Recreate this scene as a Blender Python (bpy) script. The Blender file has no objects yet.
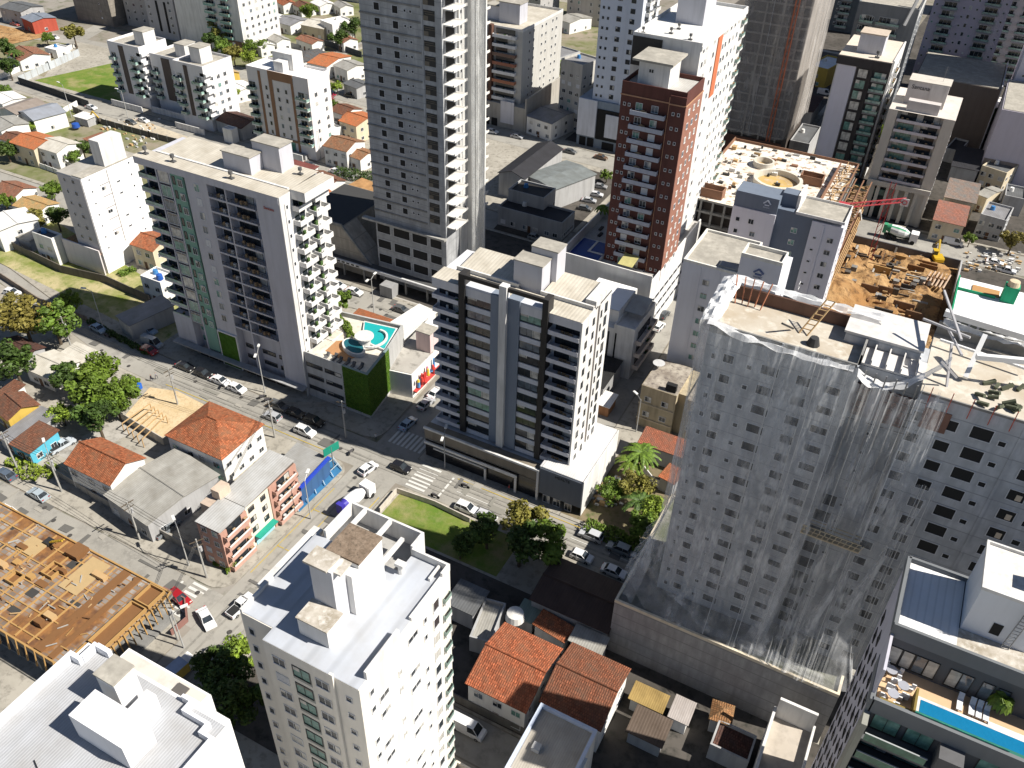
import bpy, math, random
from mathutils import Vector, Matrix, noise
random.seed(7)
R = math.radians
sc = bpy.context.scene
COL = sc.collection
# ---------------------------------------------------------------- camera
H = 110.0
FW = Vector((-0.35422, 0.70657, -0.6126)).normalized()
RT = Vector((0.88366, 0.46729, 0.02801)).normalized()
UP = RT.cross(FW).normalized()
FPX = 860.0
cd = bpy.data.cameras.new('camera'); cam = bpy.data.objects.new('camera', cd); COL.objects.link(cam)
m3 = Matrix((RT, UP, -FW)).transposed()
cam.matrix_world = Matrix.Translation((0, 0, H)) @ m3.to_4x4()
cd.sensor_width = 36.0; cd.lens = FPX / 1024 * 36.0; cd.clip_start = 1.0; cd.clip_end = 6000
sc.camera = cam
# ---------------------------------------------------------------- world, sun, exposure
SUN = Vector((0.94, 0.175, 1.0)).normalized()
w = bpy.data.worlds.new('World'); sc.world = w; w.use_nodes = True
nt = w.node_tree; bg = nt.nodes['Background']
sky = nt.nodes.new('ShaderNodeTexSky'); sky.sky_type = 'NISHITA'; sky.sun_disc = False
sky.sun_elevation = math.asin(SUN.z); sky.sun_rotation = math.atan2(SUN.x, SUN.y)
sky.air_density = 0.75; sky.dust_density = 0.4; nt.links.new(sky.outputs[0], bg.inputs[0]); bg.inputs[1].default_value = 0.052
sd = bpy.data.lights.new('sun', 'SUN'); sd.energy = 5.0; sd.angle = R(0.5); sd.color = (1.0, 0.95, 0.87)
so = bpy.data.objects.new('sun', sd); COL.objects.link(so)
so.rotation_euler = (-SUN).to_track_quat('-Z', 'Y').to_euler()
sc.view_settings.view_transform = 'Standard'; sc.view_settings.look = 'None'
sc.view_settings.exposure = 0.68; sc.view_settings.gamma = 1.0; sc.view_settings.use_curve_mapping = False
sc.render.engine = 'CYCLES'
sc.cycles.max_bounces = 6; sc.cycles.transparent_max_bounces = 12; sc.cycles.diffuse_bounces = 2

def at(px, py, z=0.0):
    'the world point at height z seen at photo position px, py (used while surveying the site)'
    d = FW * FPX + RT * (px - 512) - UP * (py - 384)
    t = (z - H) / d.z
    return (d.x * t, d.y * t)

# ---------------------------------------------------------------- materials
MC = {}
def newmat(name):
    m = bpy.data.materials.new(name); m.use_nodes = True
    b = m.node_tree.nodes['Principled BSDF']
    return m, m.node_tree.nodes, m.node_tree.links, b
def mixc(N, L, fac, a, b):
    x = N.new('ShaderNodeMix'); x.data_type = 'RGBA'
    if isinstance(fac, float): x.inputs[0].default_value = fac
    else: L.new(fac, x.inputs[0])
    for i, c in ((6, a), (7, b)):
        if isinstance(c, (tuple, list)): x.inputs[i].default_value = (*c[:3], 1)
        else: L.new(c, x.inputs[i])
    return x.outputs[2]
def ramp(N, L, src, lo, hi):
    r = N.new('ShaderNodeMapRange'); L.new(src, r.inputs[0]); r.inputs[1].default_value = lo; r.inputs[2].default_value = hi
    return r.outputs[0]
def nz(N, L, scale, coord='Object', st=(1, 1, 1), detail=4.0, rough=0.6):
    t = N.new('ShaderNodeTexCoord'); mp = N.new('ShaderNodeMapping'); mp.inputs['Scale'].default_value = st
    L.new(t.outputs[coord], mp.inputs[0])
    n = N.new('ShaderNodeTexNoise'); n.inputs['Scale'].default_value = scale; n.inputs['Detail'].default_value = detail
    n.inputs['Roughness'].default_value = rough
    L.new(mp.outputs[0], n.inputs['Vector'])
    return n.outputs[0]
def dk(c, k): return tuple(min(1, v * k) for v in c[:3])
def paint(c, dirt=0.25, rough=0.75, name='painted_wall'):
    k = ('p', c, dirt, rough)
    if k in MC: return MC[k]
    m, N, L, b = newmat(name)
    streak = ramp(N, L, nz(N, L, 0.9, st=(1, 1, 0.12)), 0.45, 0.75)
    blot = ramp(N, L, nz(N, L, 0.25), 0.35, 0.7)
    c1 = mixc(N, L, streak, c, dk(c, 1 - dirt))
    c2 = mixc(N, L, blot, c1, mixc(N, L, 0.35, c1, dk((c[0], c[1] * .97, c[2] * .92), 1 - dirt)))
    L.new(c2, b.inputs['Base Color']); b.inputs['Roughness'].default_value = rough
    b.inputs['Specular IOR Level'].default_value = 0.25
    MC[k] = m; return m
def concrete(c=(.3, .295, .28), v=0.45, lines=2.9, name='raw_concrete'):
    k = ('c', c, v, lines)
    if k in MC: return MC[k]
    m, N, L, b = newmat(name)
    a = ramp(N, L, nz(N, L, 0.35, detail=6), 0.3, 0.7)
    st = ramp(N, L, nz(N, L, 1.2, st=(1, 1, .15)), 0.4, 0.75)
    c1 = mixc(N, L, a, dk(c, 1 - v), c)
    c2 = mixc(N, L, st, c1, dk(c, .6))
    t = N.new('ShaderNodeTexCoord'); sx = N.new('ShaderNodeSeparateXYZ'); L.new(t.outputs['Object'], sx.inputs[0])
    md = N.new('ShaderNodeMath'); md.operation = 'PINGPONG'; md.inputs[1].default_value = lines / 2; L.new(sx.outputs[2], md.inputs[0])
    lt = N.new('ShaderNodeMath'); lt.operation = 'LESS_THAN'; lt.inputs[1].default_value = 0.07; L.new(md.outputs[0], lt.inputs[0])
    c3 = mixc(N, L, lt.outputs[0], c2, dk(c, .55))
    L.new(c3, b.inputs['Base Color']); b.inputs['Roughness'].default_value = .9; b.inputs['Specular IOR Level'].default_value = 0.15
    MC[k] = m; return m
def tile(c=(.42, .12, .055), name='clay_roof_tiles', v=.5, moss=.35):
    k = ('t', c, v, moss)
    if k in MC: return MC[k]
    m, N, L, b = newmat(name)
    t = N.new('ShaderNodeUVMap'); mp = N.new('ShaderNodeMapping'); L.new(t.outputs[0], mp.inputs[0])
    br = N.new('ShaderNodeTexBrick'); L.new(mp.outputs[0], br.inputs[0])
    br.inputs['Color1'].default_value = (*c, 1); br.inputs['Color2'].default_value = (*dk(c, 1 - v), 1)
    br.inputs['Mortar'].default_value = (*dk(c, .35), 1); br.inputs['Scale'].default_value = 1.0
    br.inputs['Mortar Size'].default_value = .035; br.inputs['Brick Width'].default_value = .32; br.inputs['Row Height'].default_value = .42
    a = ramp(N, L, nz(N, L, 0.45, 'UV', detail=7), 0.42, 0.7)
    g = ramp(N, L, nz(N, L, 1.7, 'UV', detail=5), 0.5, 0.72)
    c1 = mixc(N, L, a, br.outputs[0], dk((c[0] * .6, c[1] * .9, c[2] * 1.1), .75))
    f = N.new('ShaderNodeMath'); f.operation = 'MULTIPLY'; f.inputs[1].default_value = moss; L.new(g, f.inputs[0])
    c2 = mixc(N, L, f.outputs[0], c1, (.12, .085, .06))
    L.new(c2, b.inputs['Base Color']); b.inputs['Roughness'].default_value = .85; b.inputs['Specular IOR Level'].default_value = 0.2
    bp = N.new('ShaderNodeBump'); bp.inputs['Strength'].default_value = .6; bp.inputs['Distance'].default_value = .08
    wv = N.new('ShaderNodeTexWave'); wv.inputs['Scale'].default_value = 1.0; L.new(mp.outputs[0], wv.inputs[0]); L.new(wv.outputs[1], bp.inputs['Height'])
    L.new(bp.outputs[0], b.inputs['Normal'])
    MC[k] = m; return m
def sheet(c=(.5, .49, .46), name='corrugated_roof_sheet', rib=.9, dirt=.35, rough=.6, metal=0.0):
    k = ('s', c, rib, dirt, rough, metal)
    if k in MC: return MC[k]
    m, N, L, b = newmat(name)
    t = N.new('ShaderNodeUVMap')
    wv = N.new('ShaderNodeTexWave'); wv.bands_direction = 'X'; wv.inputs['Scale'].default_value = .314 / rib * 2.0; L.new(t.outputs[0], wv.inputs[0])
    a = ramp(N, L, nz(N, L, 0.3, 'UV', detail=6), 0.35, 0.72)
    s = ramp(N, L, nz(N, L, 1.0, 'UV', st=(1, .12, 1)), 0.45, 0.75)
    c1 = mixc(N, L, a, c, dk((c[0], c[1] * .96, c[2] * .9), 1 - dirt))
    f = N.new('ShaderNodeMath'); f.operation = 'MULTIPLY'; f.inputs[1].default_value = dirt; L.new(s, f.inputs[0])
    c2 = mixc(N, L, f.outputs[0], c1, dk(c, .5))
    w2 = ramp(N, L, wv.outputs[1], 0.0, .25)
    f2 = N.new('ShaderNodeMath'); f2.operation = 'MULTIPLY_ADD'; f2.inputs[1].default_value = -.22; f2.inputs[2].default_value = .22; L.new(w2, f2.inputs[0])
    c3 = mixc(N, L, f2.outputs[0], c2, dk(c, .35))
    L.new(c3, b.inputs['Base Color']); b.inputs['Roughness'].default_value = rough; b.inputs['Metallic'].default_value = metal
    b.inputs['Specular IOR Level'].default_value = 0.25
    bp = N.new('ShaderNodeBump'); bp.inputs['Strength'].default_value = .35; bp.inputs['Distance'].default_value = .05
    L.new(wv.outputs[1], bp.inputs['Height']); L.new(bp.outputs[0], b.inputs['Normal'])
    MC[k] = m; return m
def glass(c=(.02, .025, .03), rough=.12, name='window_glass'):
    k = ('g', c, rough)
    if k in MC: return MC[k]
    m, N, L, b = newmat(name)
    a = ramp(N, L, nz(N, L, .8, detail=3), .4, .65)
    L.new(mixc(N, L, a, c, dk(c, 1.9)), b.inputs['Base Color'])
    b.inputs['Roughness'].default_value = rough; b.inputs['Specular IOR Level'].default_value = .6
    MC[k] = m; return m
def plain(c, rough=.6, name='plain_surface', metal=0.0, coat=0.0, spec=.4):
    k = ('q', c, rough, metal, coat, name)
    if k in MC: return MC[k]
    m, N, L, b = newmat(name)
    a = nz(N, L, 1.3)
    L.new(mixc(N, L, a, c, dk(c, .8)), b.inputs['Base Color'])
    b.inputs['Roughness'].default_value = rough; b.inputs['Metallic'].default_value = metal
    b.inputs['Coat Weight'].default_value = coat; b.inputs['Specular IOR Level'].default_value = spec
    MC[k] = m; return m
def ground_mat(name, cols, scales, rough=.95, bump=0.0, thr=((.38, .62), (.5, .7), (.5, .65))):
    k = ('gm', name)
    if k in MC: return MC[k]
    m, N, L, b = newmat(name)
    cur = cols[0]
    for i, (c, s) in enumerate(zip(cols[1:], scales)):
        f = ramp(N, L, nz(N, L, s, detail=7, rough=.65), *thr[i % 3])
        cur = mixc(N, L, f, cur, c)
    L.new(cur, b.inputs['Base Color']); b.inputs['Roughness'].default_value = rough; b.inputs['Specular IOR Level'].default_value = 0.15
    if bump:
        bp = N.new('ShaderNodeBump'); bp.inputs['Distance'].default_value = bump; L.new(nz(N, L, 2.5, detail=6), bp.inputs['Height']); L.new(bp.outputs[0], b.inputs['Normal'])
    MC[k] = m; return m
def net_mat(lo=.2, hi=.75, name='safety_net', col=(.72, .72, .7), st=(1, 1, .1)):
    k = ('n', lo, hi, col)
    if k in MC: return MC[k]
    m, N, L, b = newmat(name)
    tr = N.new('ShaderNodeBsdfTransparent'); mx = N.new('ShaderNodeMixShader'); out = N['Material Output']
    folds = ramp(N, L, nz(N, L, .8, st=(st[0], st[1], .26), detail=5, rough=.62), .40, .68)
    pat = ramp(N, L, nz(N, L, .10, detail=3), .3, .62)
    f = N.new('ShaderNodeMath'); f.operation = 'MULTIPLY'; L.new(folds, f.inputs[0]); L.new(pat, f.inputs[1])
    r = N.new('ShaderNodeMapRange'); L.new(f.outputs[0], r.inputs[0]); r.inputs[3].default_value = lo; r.inputs[4].default_value = hi
    L.new(r.outputs[0], mx.inputs[0]); L.new(tr.outputs[0], mx.inputs[1]); L.new(b.outputs[0], mx.inputs[2]); L.new(mx.outputs[0], out.inputs[0])
    b.inputs['Base Color'].default_value = (*col, 1); b.inputs['Roughness'].default_value = .9; b.inputs['Specular IOR Level'].default_value = .1
    MC[k] = m; return m
def water(c, name='pool_water'):
    k = ('w', c)
    if k in MC: return MC[k]
    m, N, L, b = newmat(name)
    a = nz(N, L, 1.1)
    L.new(mixc(N, L, a, c, dk(c, .8)), b.inputs['Base Color']); b.inputs['Roughness'].default_value = .08; b.inputs['Specular IOR Level'].default_value = .4
    bp = N.new('ShaderNodeBump'); bp.inputs['Distance'].default_value = .03; L.new(nz(N, L, 3), bp.inputs['Height']); L.new(bp.outputs[0], b.inputs['Normal'])
    MC[k] = m; return m
def leafm(c, name='leaves'):
    k = ('l', c)
    if k in MC: return MC[k]
    m, N, L, b = newmat(name)
    oi = N.new('ShaderNodeObjectInfo')
    a = ramp(N, L, nz(N, L, 2.2, detail=3), .35, .65)
    c1 = mixc(N, L, a, dk(c, .45), dk((c[0] * 1.25, c[1] * 1.15, c[2]), 1.35))
    c2 = mixc(N, L, oi.outputs['Random'], c1, mixc(N, L, .5, c1, (c[0] * 1.3, c[1], c[2] * .6)))
    L.new(c2, b.inputs['Base Color']); b.inputs['Roughness'].default_value = .6; b.inputs['Specular IOR Level'].default_value = .25
    MC[k] = m; return m
WHITE = (.67, .66, .64); OFFW = (.66, .65, .63); LILAC = (.5, .5, .54)
GLD = glass(); GLG = glass((.10, .20, .17), .15); GLB = glass((.09, .11, .13), .08); CURT = glass((.35, .34, .31), .3)
INTR = plain((.05, .048, .045), .95, 'shaded_interior')
FRW = plain((.7, .7, .7), .5, 'white_frame'); FRD = plain((.03, .03, .03), .5, 'dark_frame')
BARK = plain((.10, .075, .05), .95, 'bark')
STEEL = plain((.3, .3, .3), .5, 'galvanised_steel', metal=.6)
RUST = plain((.28, .09, .04), .8, 'rusty_steel')
WOODL = plain((.5, .33, .16), .85, 'pale_timber')
CONC = concrete(); CONCL = concrete((.45, .44, .41), .3)
ASPH = ground_mat('asphalt', [(.265, .252, .225), (.325, .31, .275), (.19, .18, .162), (.30, .285, .255)], [.06, .3, 1.6], .9)

# ---------------------------------------------------------------- mesh builder
class MB:
    def __init__(s): s.v = []; s.f = []; s.m = []; s.uv = []; s.smooth = False
    def quad(s, pts, m=0):
        i = len(s.v); P = [Vector(p) for p in pts]; s.v += [tuple(p) for p in P]
        s.f.append(tuple(range(i, i + len(P)))); s.m.append(m)
        e = (P[1] - P[0]); e = e.normalized() if e.length > 1e-6 else Vector((1, 0, 0))
        n = e.cross(P[-1] - P[0]); n = n.normalized() if n.length > 1e-9 else Vector((0, 0, 1))
        t = n.cross(e)
        s.uv.append([((p - P[0]).dot(e), (p - P[0]).dot(t)) for p in P])
        return s
    def box(s, x0, x1, y0, y1, z0, z1, m=0, mt=None):
        if x0 > x1: x0, x1 = x1, x0
        if y0 > y1: y0, y1 = y1, y0
        mt = m if mt is None else mt
        s.quad([(x0, y0, z1), (x1, y0, z1), (x1, y1, z1), (x0, y1, z1)], mt)
        s.quad([(x0, y1, z0), (x1, y1, z0), (x1, y0, z0), (x0, y0, z0)], m)
        s.quad([(x0, y0, z0), (x1, y0, z0), (x1, y0, z1), (x0, y0, z1)], m)
        s.quad([(x1, y0, z0), (x1, y1, z0), (x1, y1, z1), (x1, y0, z1)], m)
        s.quad([(x1, y1, z0), (x0, y1, z0), (x0, y1, z1), (x1, y1, z1)], m)
        s.quad([(x0, y1, z0), (x0, y0, z0), (x0, y0, z1), (x0, y1, z1)], m)
        return s
    def prism(s, poly, z0, z1, m=0, mt=None):
        a = sum(poly[i][0] * poly[(i + 1) % len(poly)][1] - poly[(i + 1) % len(poly)][0] * poly[i][1] for i in range(len(poly)))
        if a < 0: poly = poly[::-1]
        n = len(poly)
        s.quad([(x, y, z1) for x, y in poly], m if mt is None else mt)
        s.quad([(x, y, z0) for x, y in poly[::-1]], m)
        for i in range(n):
            a, b = poly[i], poly[(i + 1) % n]
            s.quad([(*a, z0), (*b, z0), (*b, z1), (*a, z1)], m)
        return s
    def cyl(s, x, y, z0, z1, r0, r1=None, n=12, m=0, cap=True, mt=None):
        r1 = r0 if r1 is None else r1
        c = [(math.cos(2 * math.pi * i / n), math.sin(2 * math.pi * i / n)) for i in range(n)]
        for i in range(n):
            a, b = c[i], c[(i + 1) % n]
            s.quad([(x + a[0] * r0, y + a[1] * r0, z0), (x + b[0] * r0, y + b[1] * r0, z0), (x + b[0] * r1, y + b[1] * r1, z1), (x + a[0] * r1, y + a[1] * r1, z1)], m)
        if cap:
            s.quad([(x + a[0] * r1, y + a[1] * r1, z1) for a in c], m if mt is None else mt)
        return s
    def bar(s, p, q, w, m=0, n=4, w1=None):
        p, q = Vector(p), Vector(q); d = (q - p)
        if d.length < 1e-6: return s
        d.normalize(); a = d.cross(Vector((0, 0, 1)))
        if a.length < .01: a = Vector((1, 0, 0))
        a.normalize(); b = a.cross(d); w1 = w if w1 is None else w1
        o = math.pi / n
        c = [a * math.cos(2 * math.pi * i / n + o) + b * math.sin(2 * math.pi * i / n + o) for i in range(n)]
        k = w * .5 / math.cos(o); k1 = w1 * .5 / math.cos(o)
        for i in range(n):
            u, v = c[i], c[(i + 1) % n]
            s.quad([p + u * k, p + v * k, q + v * k1, q + u * k1][::-1], m)
        s.quad([q + u * k1 for u in c][::-1], m); s.quad([p + u * k for u in c], m)
        return s
    def mesh(s, name, mats):
        me = bpy.data.meshes.new(name); me.from_pydata(s.v, [], s.f)
        if not isinstance(mats, (list, tuple)): mats = [mats]
        for mt in mats: me.materials.append(mt)
        me.polygons.foreach_set('material_index', s.m)
        u = me.uv_layers.new(name='UVMap'); fl = [c for q in s.uv for p in q for c in p]
        u.data.foreach_set('uv', fl)
        if s.smooth: me.polygons.foreach_set('use_smooth', [True] * len(s.f))
        me.update(); return me
    def build(s, name, mats, parent=None, loc=(0, 0, 0), rz=0, label=None):
        o = bpy.data.objects.new(name, s.mesh(name, mats)); COL.objects.link(o); o.location = loc; o.rotation_euler[2] = rz
        if parent is not None: o.parent = parent
        if label: o['label'] = label
        return o
def tag(o, label=None, cat=None, group=None, kind=None):
    if label: o['label'] = label
    if cat: o['category'] = cat
    if group: o['group'] = group
    if kind: o['kind'] = kind
    return o
def empty(name, loc, label, cat, group=None, rz=0):
    o = bpy.data.objects.new(name, None); COL.objects.link(o); o.location = loc; o.rotation_euler[2] = rz
    o.empty_display_size = .5
    return tag(o, label, cat, group)
def inst(name, me, parent, loc, rz=0, sc_=None):
    o = bpy.data.objects.new(name, me); COL.objects.link(o); o.location = loc; o.rotation_euler[2] = rz
    if sc_: o.scale = sc_ if isinstance(sc_, tuple) else (sc_,) * 3
    if parent is not None: o.parent = parent
    return o
def copy_tree(o, loc=None, rz=None, parent=None):
    c = o.copy(); COL.objects.link(c)
    if parent is not None: c.parent = parent
    if loc is not None: c.location = loc
    if rz is not None: c.rotation_euler[2] = rz
    for ch in list(o.children): copy_tree(ch, parent=c)
    return c

# ---------------------------------------------------------------- windows, balconies
WM = {}
def win_mesh(w, h, kind='dark', frame='w'):
    w = round(w, 2); h = round(h, 2); k = (w, h, kind, frame, random.randrange(4) if w > .9 else 0)
    if k in WM: return WM[k]
    b = MB(); t = .07
    fm = FRW if frame == 'w' else FRD
    g = {'dark': GLD, 'green': GLG, 'blue': GLB, 'curt': CURT, 'shut': plain((.72, .72, .72), .6, 'white_shutter')}[kind]
    b.box(-w / 2 - t, w / 2 + t, -.10, .02, -t * 1.4, 0); b.box(-w / 2 - t, w / 2 + t, -.07, .02, h, h + t)
    b.box(-w / 2 - t, -w / 2, -.07, .02, 0, h); b.box(w / 2, w / 2 + t, -.07, .02, 0, h)
    if w > .9:
        n = 2 if w < 2.4 else int(w / 1.1)
        for i in range(1, n):
            x = -w / 2 + w * i / n; b.box(x - .025, x + .025, -.055, .0, 0, h)
    if kind == 'shut':
        for i in range(int(h / .25)): b.box(-w / 2, w / 2, -.05, -.03, .25 * i + .22, .25 * i + .25)
    elif w > .9 and k[4]:
        v = k[4]
        if v == 1: b.quad([(-w / 2, -.035, h * .6), (-w * .1, -.035, h * .6), (-w * .1, -.035, h), (-w / 2, -.035, h)], 2)
        elif v == 2: b.quad([(w * .12, -.035, 0), (w / 2, -.035, 0), (w / 2, -.035, h), (w * .12, -.035, h)], 2)
        else: b.quad([(-w / 2, -.035, h * .8), (w / 2, -.035, h * .8), (w / 2, -.035, h), (-w / 2, -.035, h)], 3)
    b.quad([(-w / 2, -.025, 0), (w / 2, -.025, 0), (w / 2, -.025, h), (-w / 2, -.025, h)], 1)
    WM[k] = b.mesh('window', [fm, g, CURT, plain((.25, .22, .19), .8, 'roller_blind')]); return WM[k]
def hole_mesh(w, h):
    'unglazed opening: dark recess with a raised concrete rim'
    k = ('hole', round(w, 2), round(h, 2))
    if k in WM: return WM[k]
    b = MB(); t = .09
    b.box(-w / 2 - t, w / 2 + t, -.06, .02, -t, 0); b.box(-w / 2 - t, w / 2 + t, -.06, .02, h, h + t)
    b.box(-w / 2 - t, -w / 2, -.06, .02, 0, h); b.box(w / 2, w / 2 + t, -.06, .02, 0, h)
    b.quad([(-w / 2, -.012, 0), (w / 2, -.012, 0), (w / 2, -.012, h), (-w / 2, -.012, h)], 1)
    WM[k] = b.mesh('window_opening', [plain((.62, .63, .65), .9, 'pale_rim'), plain((.018, .018, .018), .9, 'dark_interior')]); return WM[k]
def balc_mesh(w, d, style, col=WHITE, ph=1.0):
    k = ('b', round(w, 2), round(d, 2), style, col, ph)
    if k in WM: return WM[k]
    b = MB(); b.box(-w / 2, w / 2, -d, 0, 0, .2)
    t = .1
    if style in ('solid', 'step'):
        b.box(-w / 2, w / 2, -d - t, -d, 0, ph); b.box(-w / 2, -w / 2 + t, -d, 0, .2, ph); b.box(w / 2 - t, w / 2, -d, 0, .2, ph)
    elif style == 'glass':
        b.box(-w / 2, w / 2, -d - .04, -d, -.05, .35)
        b.box(-w / 2, w / 2, -d - .02, -d + .01, .37, ph, 1); b.box(-w / 2, w / 2, -d - .05, -d + .02, ph, ph + .05, 2)
        b.box(-w / 2, -w / 2 + .03, -d + .03, 0, .2, ph, 1); b.box(w / 2 - .03, w / 2, -d + .03, 0, .2, ph, 1)
    else:
        b.box(-w / 2, w / 2, -d - .04, -d, -.05, .3)
        b.box(-w / 2, w / 2, -d - .05, -d + .01, ph, ph + .06, 2); b.box(-w / 2, w / 2, -d - .04, -d, .62, .66, 2)
        n = max(2, int(w / .9))
        for i in range(n + 1):
            x = -w / 2 + .03 + (w - .06) * i / n; b.box(x - .025, x + .025, -d - .04, -d, .3, ph, 2)
    rnd = random.Random(len(WM))
    for i in range(int(w / 1.3)):      # chairs, planters and boxes kept on the balcony
        x = rnd.uniform(-w / 2 + .4, w / 2 - .4); y = rnd.uniform(-d + .3, -.3) if d > .8 else -d / 2
        s_ = rnd.uniform(.15, .3); b.box(x - s_, x + s_, y - s_ * .7, y + s_ * .7, .2, .2 + rnd.uniform(.3, .9), rnd.choice([3, 3, 4, 5]))
    pm = paint(col, .2)
    WM[k] = b.mesh('balcony', [pm, glass((.16, .24, .21), .1), FRD, plain((.4, .27, .15), .8, 'terracotta_pot'), plain((.06, .12, .03), .9, 'potted_plant'), plain((.6, .6, .6), .7, 'balcony_chair')])
    return WM[k]
class Bld:
    'a building: an Empty at its front left corner with every part as a child; F faces -y, R faces +x, L faces -x'
    def __init__(s, name, label, x, y, W, D, cat='building', group=None, rz=0, z=0):
        s.r = empty(name, (x, y, z), label, cat, group, rz); s.W = W; s.D = D; s.x = x; s.y = y; s.rz = rz; s.pend = {}
    def P(s, name, b, mats, label=None): return b.build(name, mats, s.r, label=label)
    def fr(s, face, u, n=0.0, W=None, D=None, x0=0, y0=0):
        W = s.W if W is None else W; D = s.D if D is None else D
        if face == 'F': return (x0 + u, y0 - n), 0
        if face == 'R': return (x0 + W + n, y0 + u), math.pi / 2
        return (x0 - n, y0 + D - u), -math.pi / 2
    def put(s, kind, me, face, u, z, n=0.0, **k):
        (x, y), r = s.fr(face, u, n, **k)
        s.pend.setdefault(kind, []).append((me, x, y, z, r))
    def win(s, face, u, z, w=1.2, h=1.2, kind=None, frame='w', n=0.0, **k):
        if kind is None: kind = random.choices(['dark', 'green', 'curt', 'shut', 'blue'], [6, 2, 1, .8, 2])[0]
        s.put('window', win_mesh(w, h, kind, frame), face, u, z, n, **k)
    def hole(s, face, u, z, w=1.5, h=1.3, n=0.0, **k): s.put('window_opening', hole_mesh(w, h), face, u, z, n, **k)
    def balc(s, face, u, z, w, d, style='glass', col=WHITE, n=0.0, ph=1.0, **k): s.put('balcony', balc_mesh(w, d, style, col, ph), face, u, z, n, **k)
    def done(s, cap=100):
        c, sn = math.cos(s.rz), math.sin(s.rz)
        for kind, L in s.pend.items():
            def dist(t): return (s.x + t[1] * c - t[2] * sn) ** 2 + (s.y + t[1] * sn + t[2] * c) ** 2 + (H - t[3]) ** 2
            L.sort(key=dist)
            for me, x, y, z, r in L[:cap]: inst(kind, me, s.r, (x, y, z), r)
            rest = L[cap:]
            if rest:
                mats = []; b = MB()
                for me, x, y, z, r in rest:
                    cr, sr = math.cos(r), math.sin(r)
                    ids = []
                    for mt in me.materials:
                        if mt not in mats: mats.append(mt)
                        ids.append(mats.index(mt))
                    for p in me.polygons:
                        b.quad([(x + v.x * cr - v.y * sr, y + v.x * sr + v.y * cr, z + v.z) for v in (me.vertices[i].co for i in p.vertices)], ids[p.material_index])
                tag(b.build(kind, mats, s.r), kind='stuff')
        return s.r
def roof_ring(b, x0, x1, y0, y1, z, ph=.8, t=.22, m=0):
    b.box(x0, x1, y0, y0 + t, z, z + ph, m); b.box(x0, x1, y1 - t, y1, z, z + ph, m)
    b.box(x0, x0 + t, y0 + t, y1 - t, z, z + ph, m); b.box(x1 - t, x1, y0 + t, y1 - t, z, z + ph, m)
# ================================================================ THE GROUND, ROADS AND BLOCKS
g = MB(); g.quad([(-2600, -700, 0), (2600, -700, 0), (2600, 4200, 0), (-2600, 4200, 0)])
tag(g.build('ground', ground_mat('ground_earth', [(.2, .175, .14), (.27, .25, .22), (.10, .11, .06)], [.03, .2])), kind='structure')
RZ = [0]
def road(pts, name='road', z=.006, m=ASPH):
    RZ[0] += 1; z = .004 + .004 * RZ[0]
    b = MB(); a = sum(pts[i][0] * pts[(i + 1) % len(pts)][1] - pts[(i + 1) % len(pts)][0] * pts[i][1] for i in range(len(pts)))
    b.quad([(x, y, z) for x, y in (pts if a > 0 else pts[::-1])])
    return tag(b.build(name, m), kind='structure')
road([(-420, 130), (-300, 118), (-200, 108), (-160, 99), (-126, 98), (60, 97.5), (60, 90.5), (-126, 90.5), (-140, 91), (-165, 96.5), (-205, 104), (-300, 113), (-420, 124)])
road([(-77.4, -50), (-68.2, -50), (-68.2, 91.4), (-77.4, 91.4)], z=.006)
road([(-77.4, 97.0), (-68.2, 97.0), (-71, 260), (-80, 260)], z=.006)
road([(-420, 49.5), (-77.5, 49.5), (-77.5, 56.5), (-420, 56.5)], z=.006)
road([(-38, 51.5), (-10, 51.5), (-10, 57.5), (-38, 57.5)], z=.006)
road([(-300, 134), (-79.2, 134), (-79.2, 141.5), (-300, 141.5)], z=.006)
road([(-46, 112), (-39.5, 112), (-41.5, 231.5), (-49, 231.5)], z=.006)
road([(-420, 196), (-300, 190), (-80.2, 184.5), (-80.2, 194), (-300, 197.5), (-420, 202)], z=.006)
road([(-420, 226), (-300, 236), (-200, 243), (-80, 237), (-50, 233), (-20, 232), (90, 233), (90, 244.5), (-20, 243.5), (-60, 246), (-200, 252), (-300, 246), (-420, 236)], z=.010)
road([(-310, 192), (-302, 192), (-330, 260), (-338, 260)], z=.014)
road([(-240, 250), (-232, 250), (-215, 420), (-225, 420)], z=.006)
road([(-40, 336), (90, 336), (90, 346), (-40, 346)], z=.006)
road([(-42, 244), (-34, 244), (-30, 400), (-38, 400)], z=.014)
# lane paint and crossings
WP = plain((.62, .61, .57), .8, 'road_paint'); YP = plain((.5, .36, .05), .8, 'yellow_paint')
def stripes(name, label, rects, z=.075, m=WP):
    b = MB()
    for x0, x1, y0, y1 in rects: b.quad([(x0, y0, z), (x1, y0, z), (x1, y1, z), (x0, y1, z)])
    o = b.build(name, m); tag(o, kind='structure'); return o
stripes('road_marking', '', [(-66.5, -62.5, 91 + .95 * i, 91.5 + .95 * i) for i in range(7)] + [(-59.9, -59.5, 91.2, 96.8)] + [(-75.8 + .95 * i, -75.3 + .95 * i, 99.2, 103.4) for i in range(8)]
        + [(-83.4, -80.4, 50.1 + .95 * i, 50.6 + .95 * i) for i in range(7)] + [(-85.2, -84.8, 50, 56)]
        + [(-57.5, -44, 94.0, 94.15), (-41.5, -38, 94.0, 94.15), (-35, -31.5, 94, 94.15), (-28, -24.5, 94, 94.15)]
        + [(-160, -156, 97.5, 97.65)])
stripes('road_marking', '', [(-125 + 0 * i, -84, 91.2, 91.35) for i in range(1)] + [(-59, -14, 96.9, 97.05)] + [(-68.75, -68.6, 10, 86)] + [(-77.0, -76.85, 62, 84), (-76.9, -73.6, 68.5, 68.65), (-73.75, -73.6, 68.7, 78), (-76.9, -73.6, 78, 78.15)], m=YP)
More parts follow.
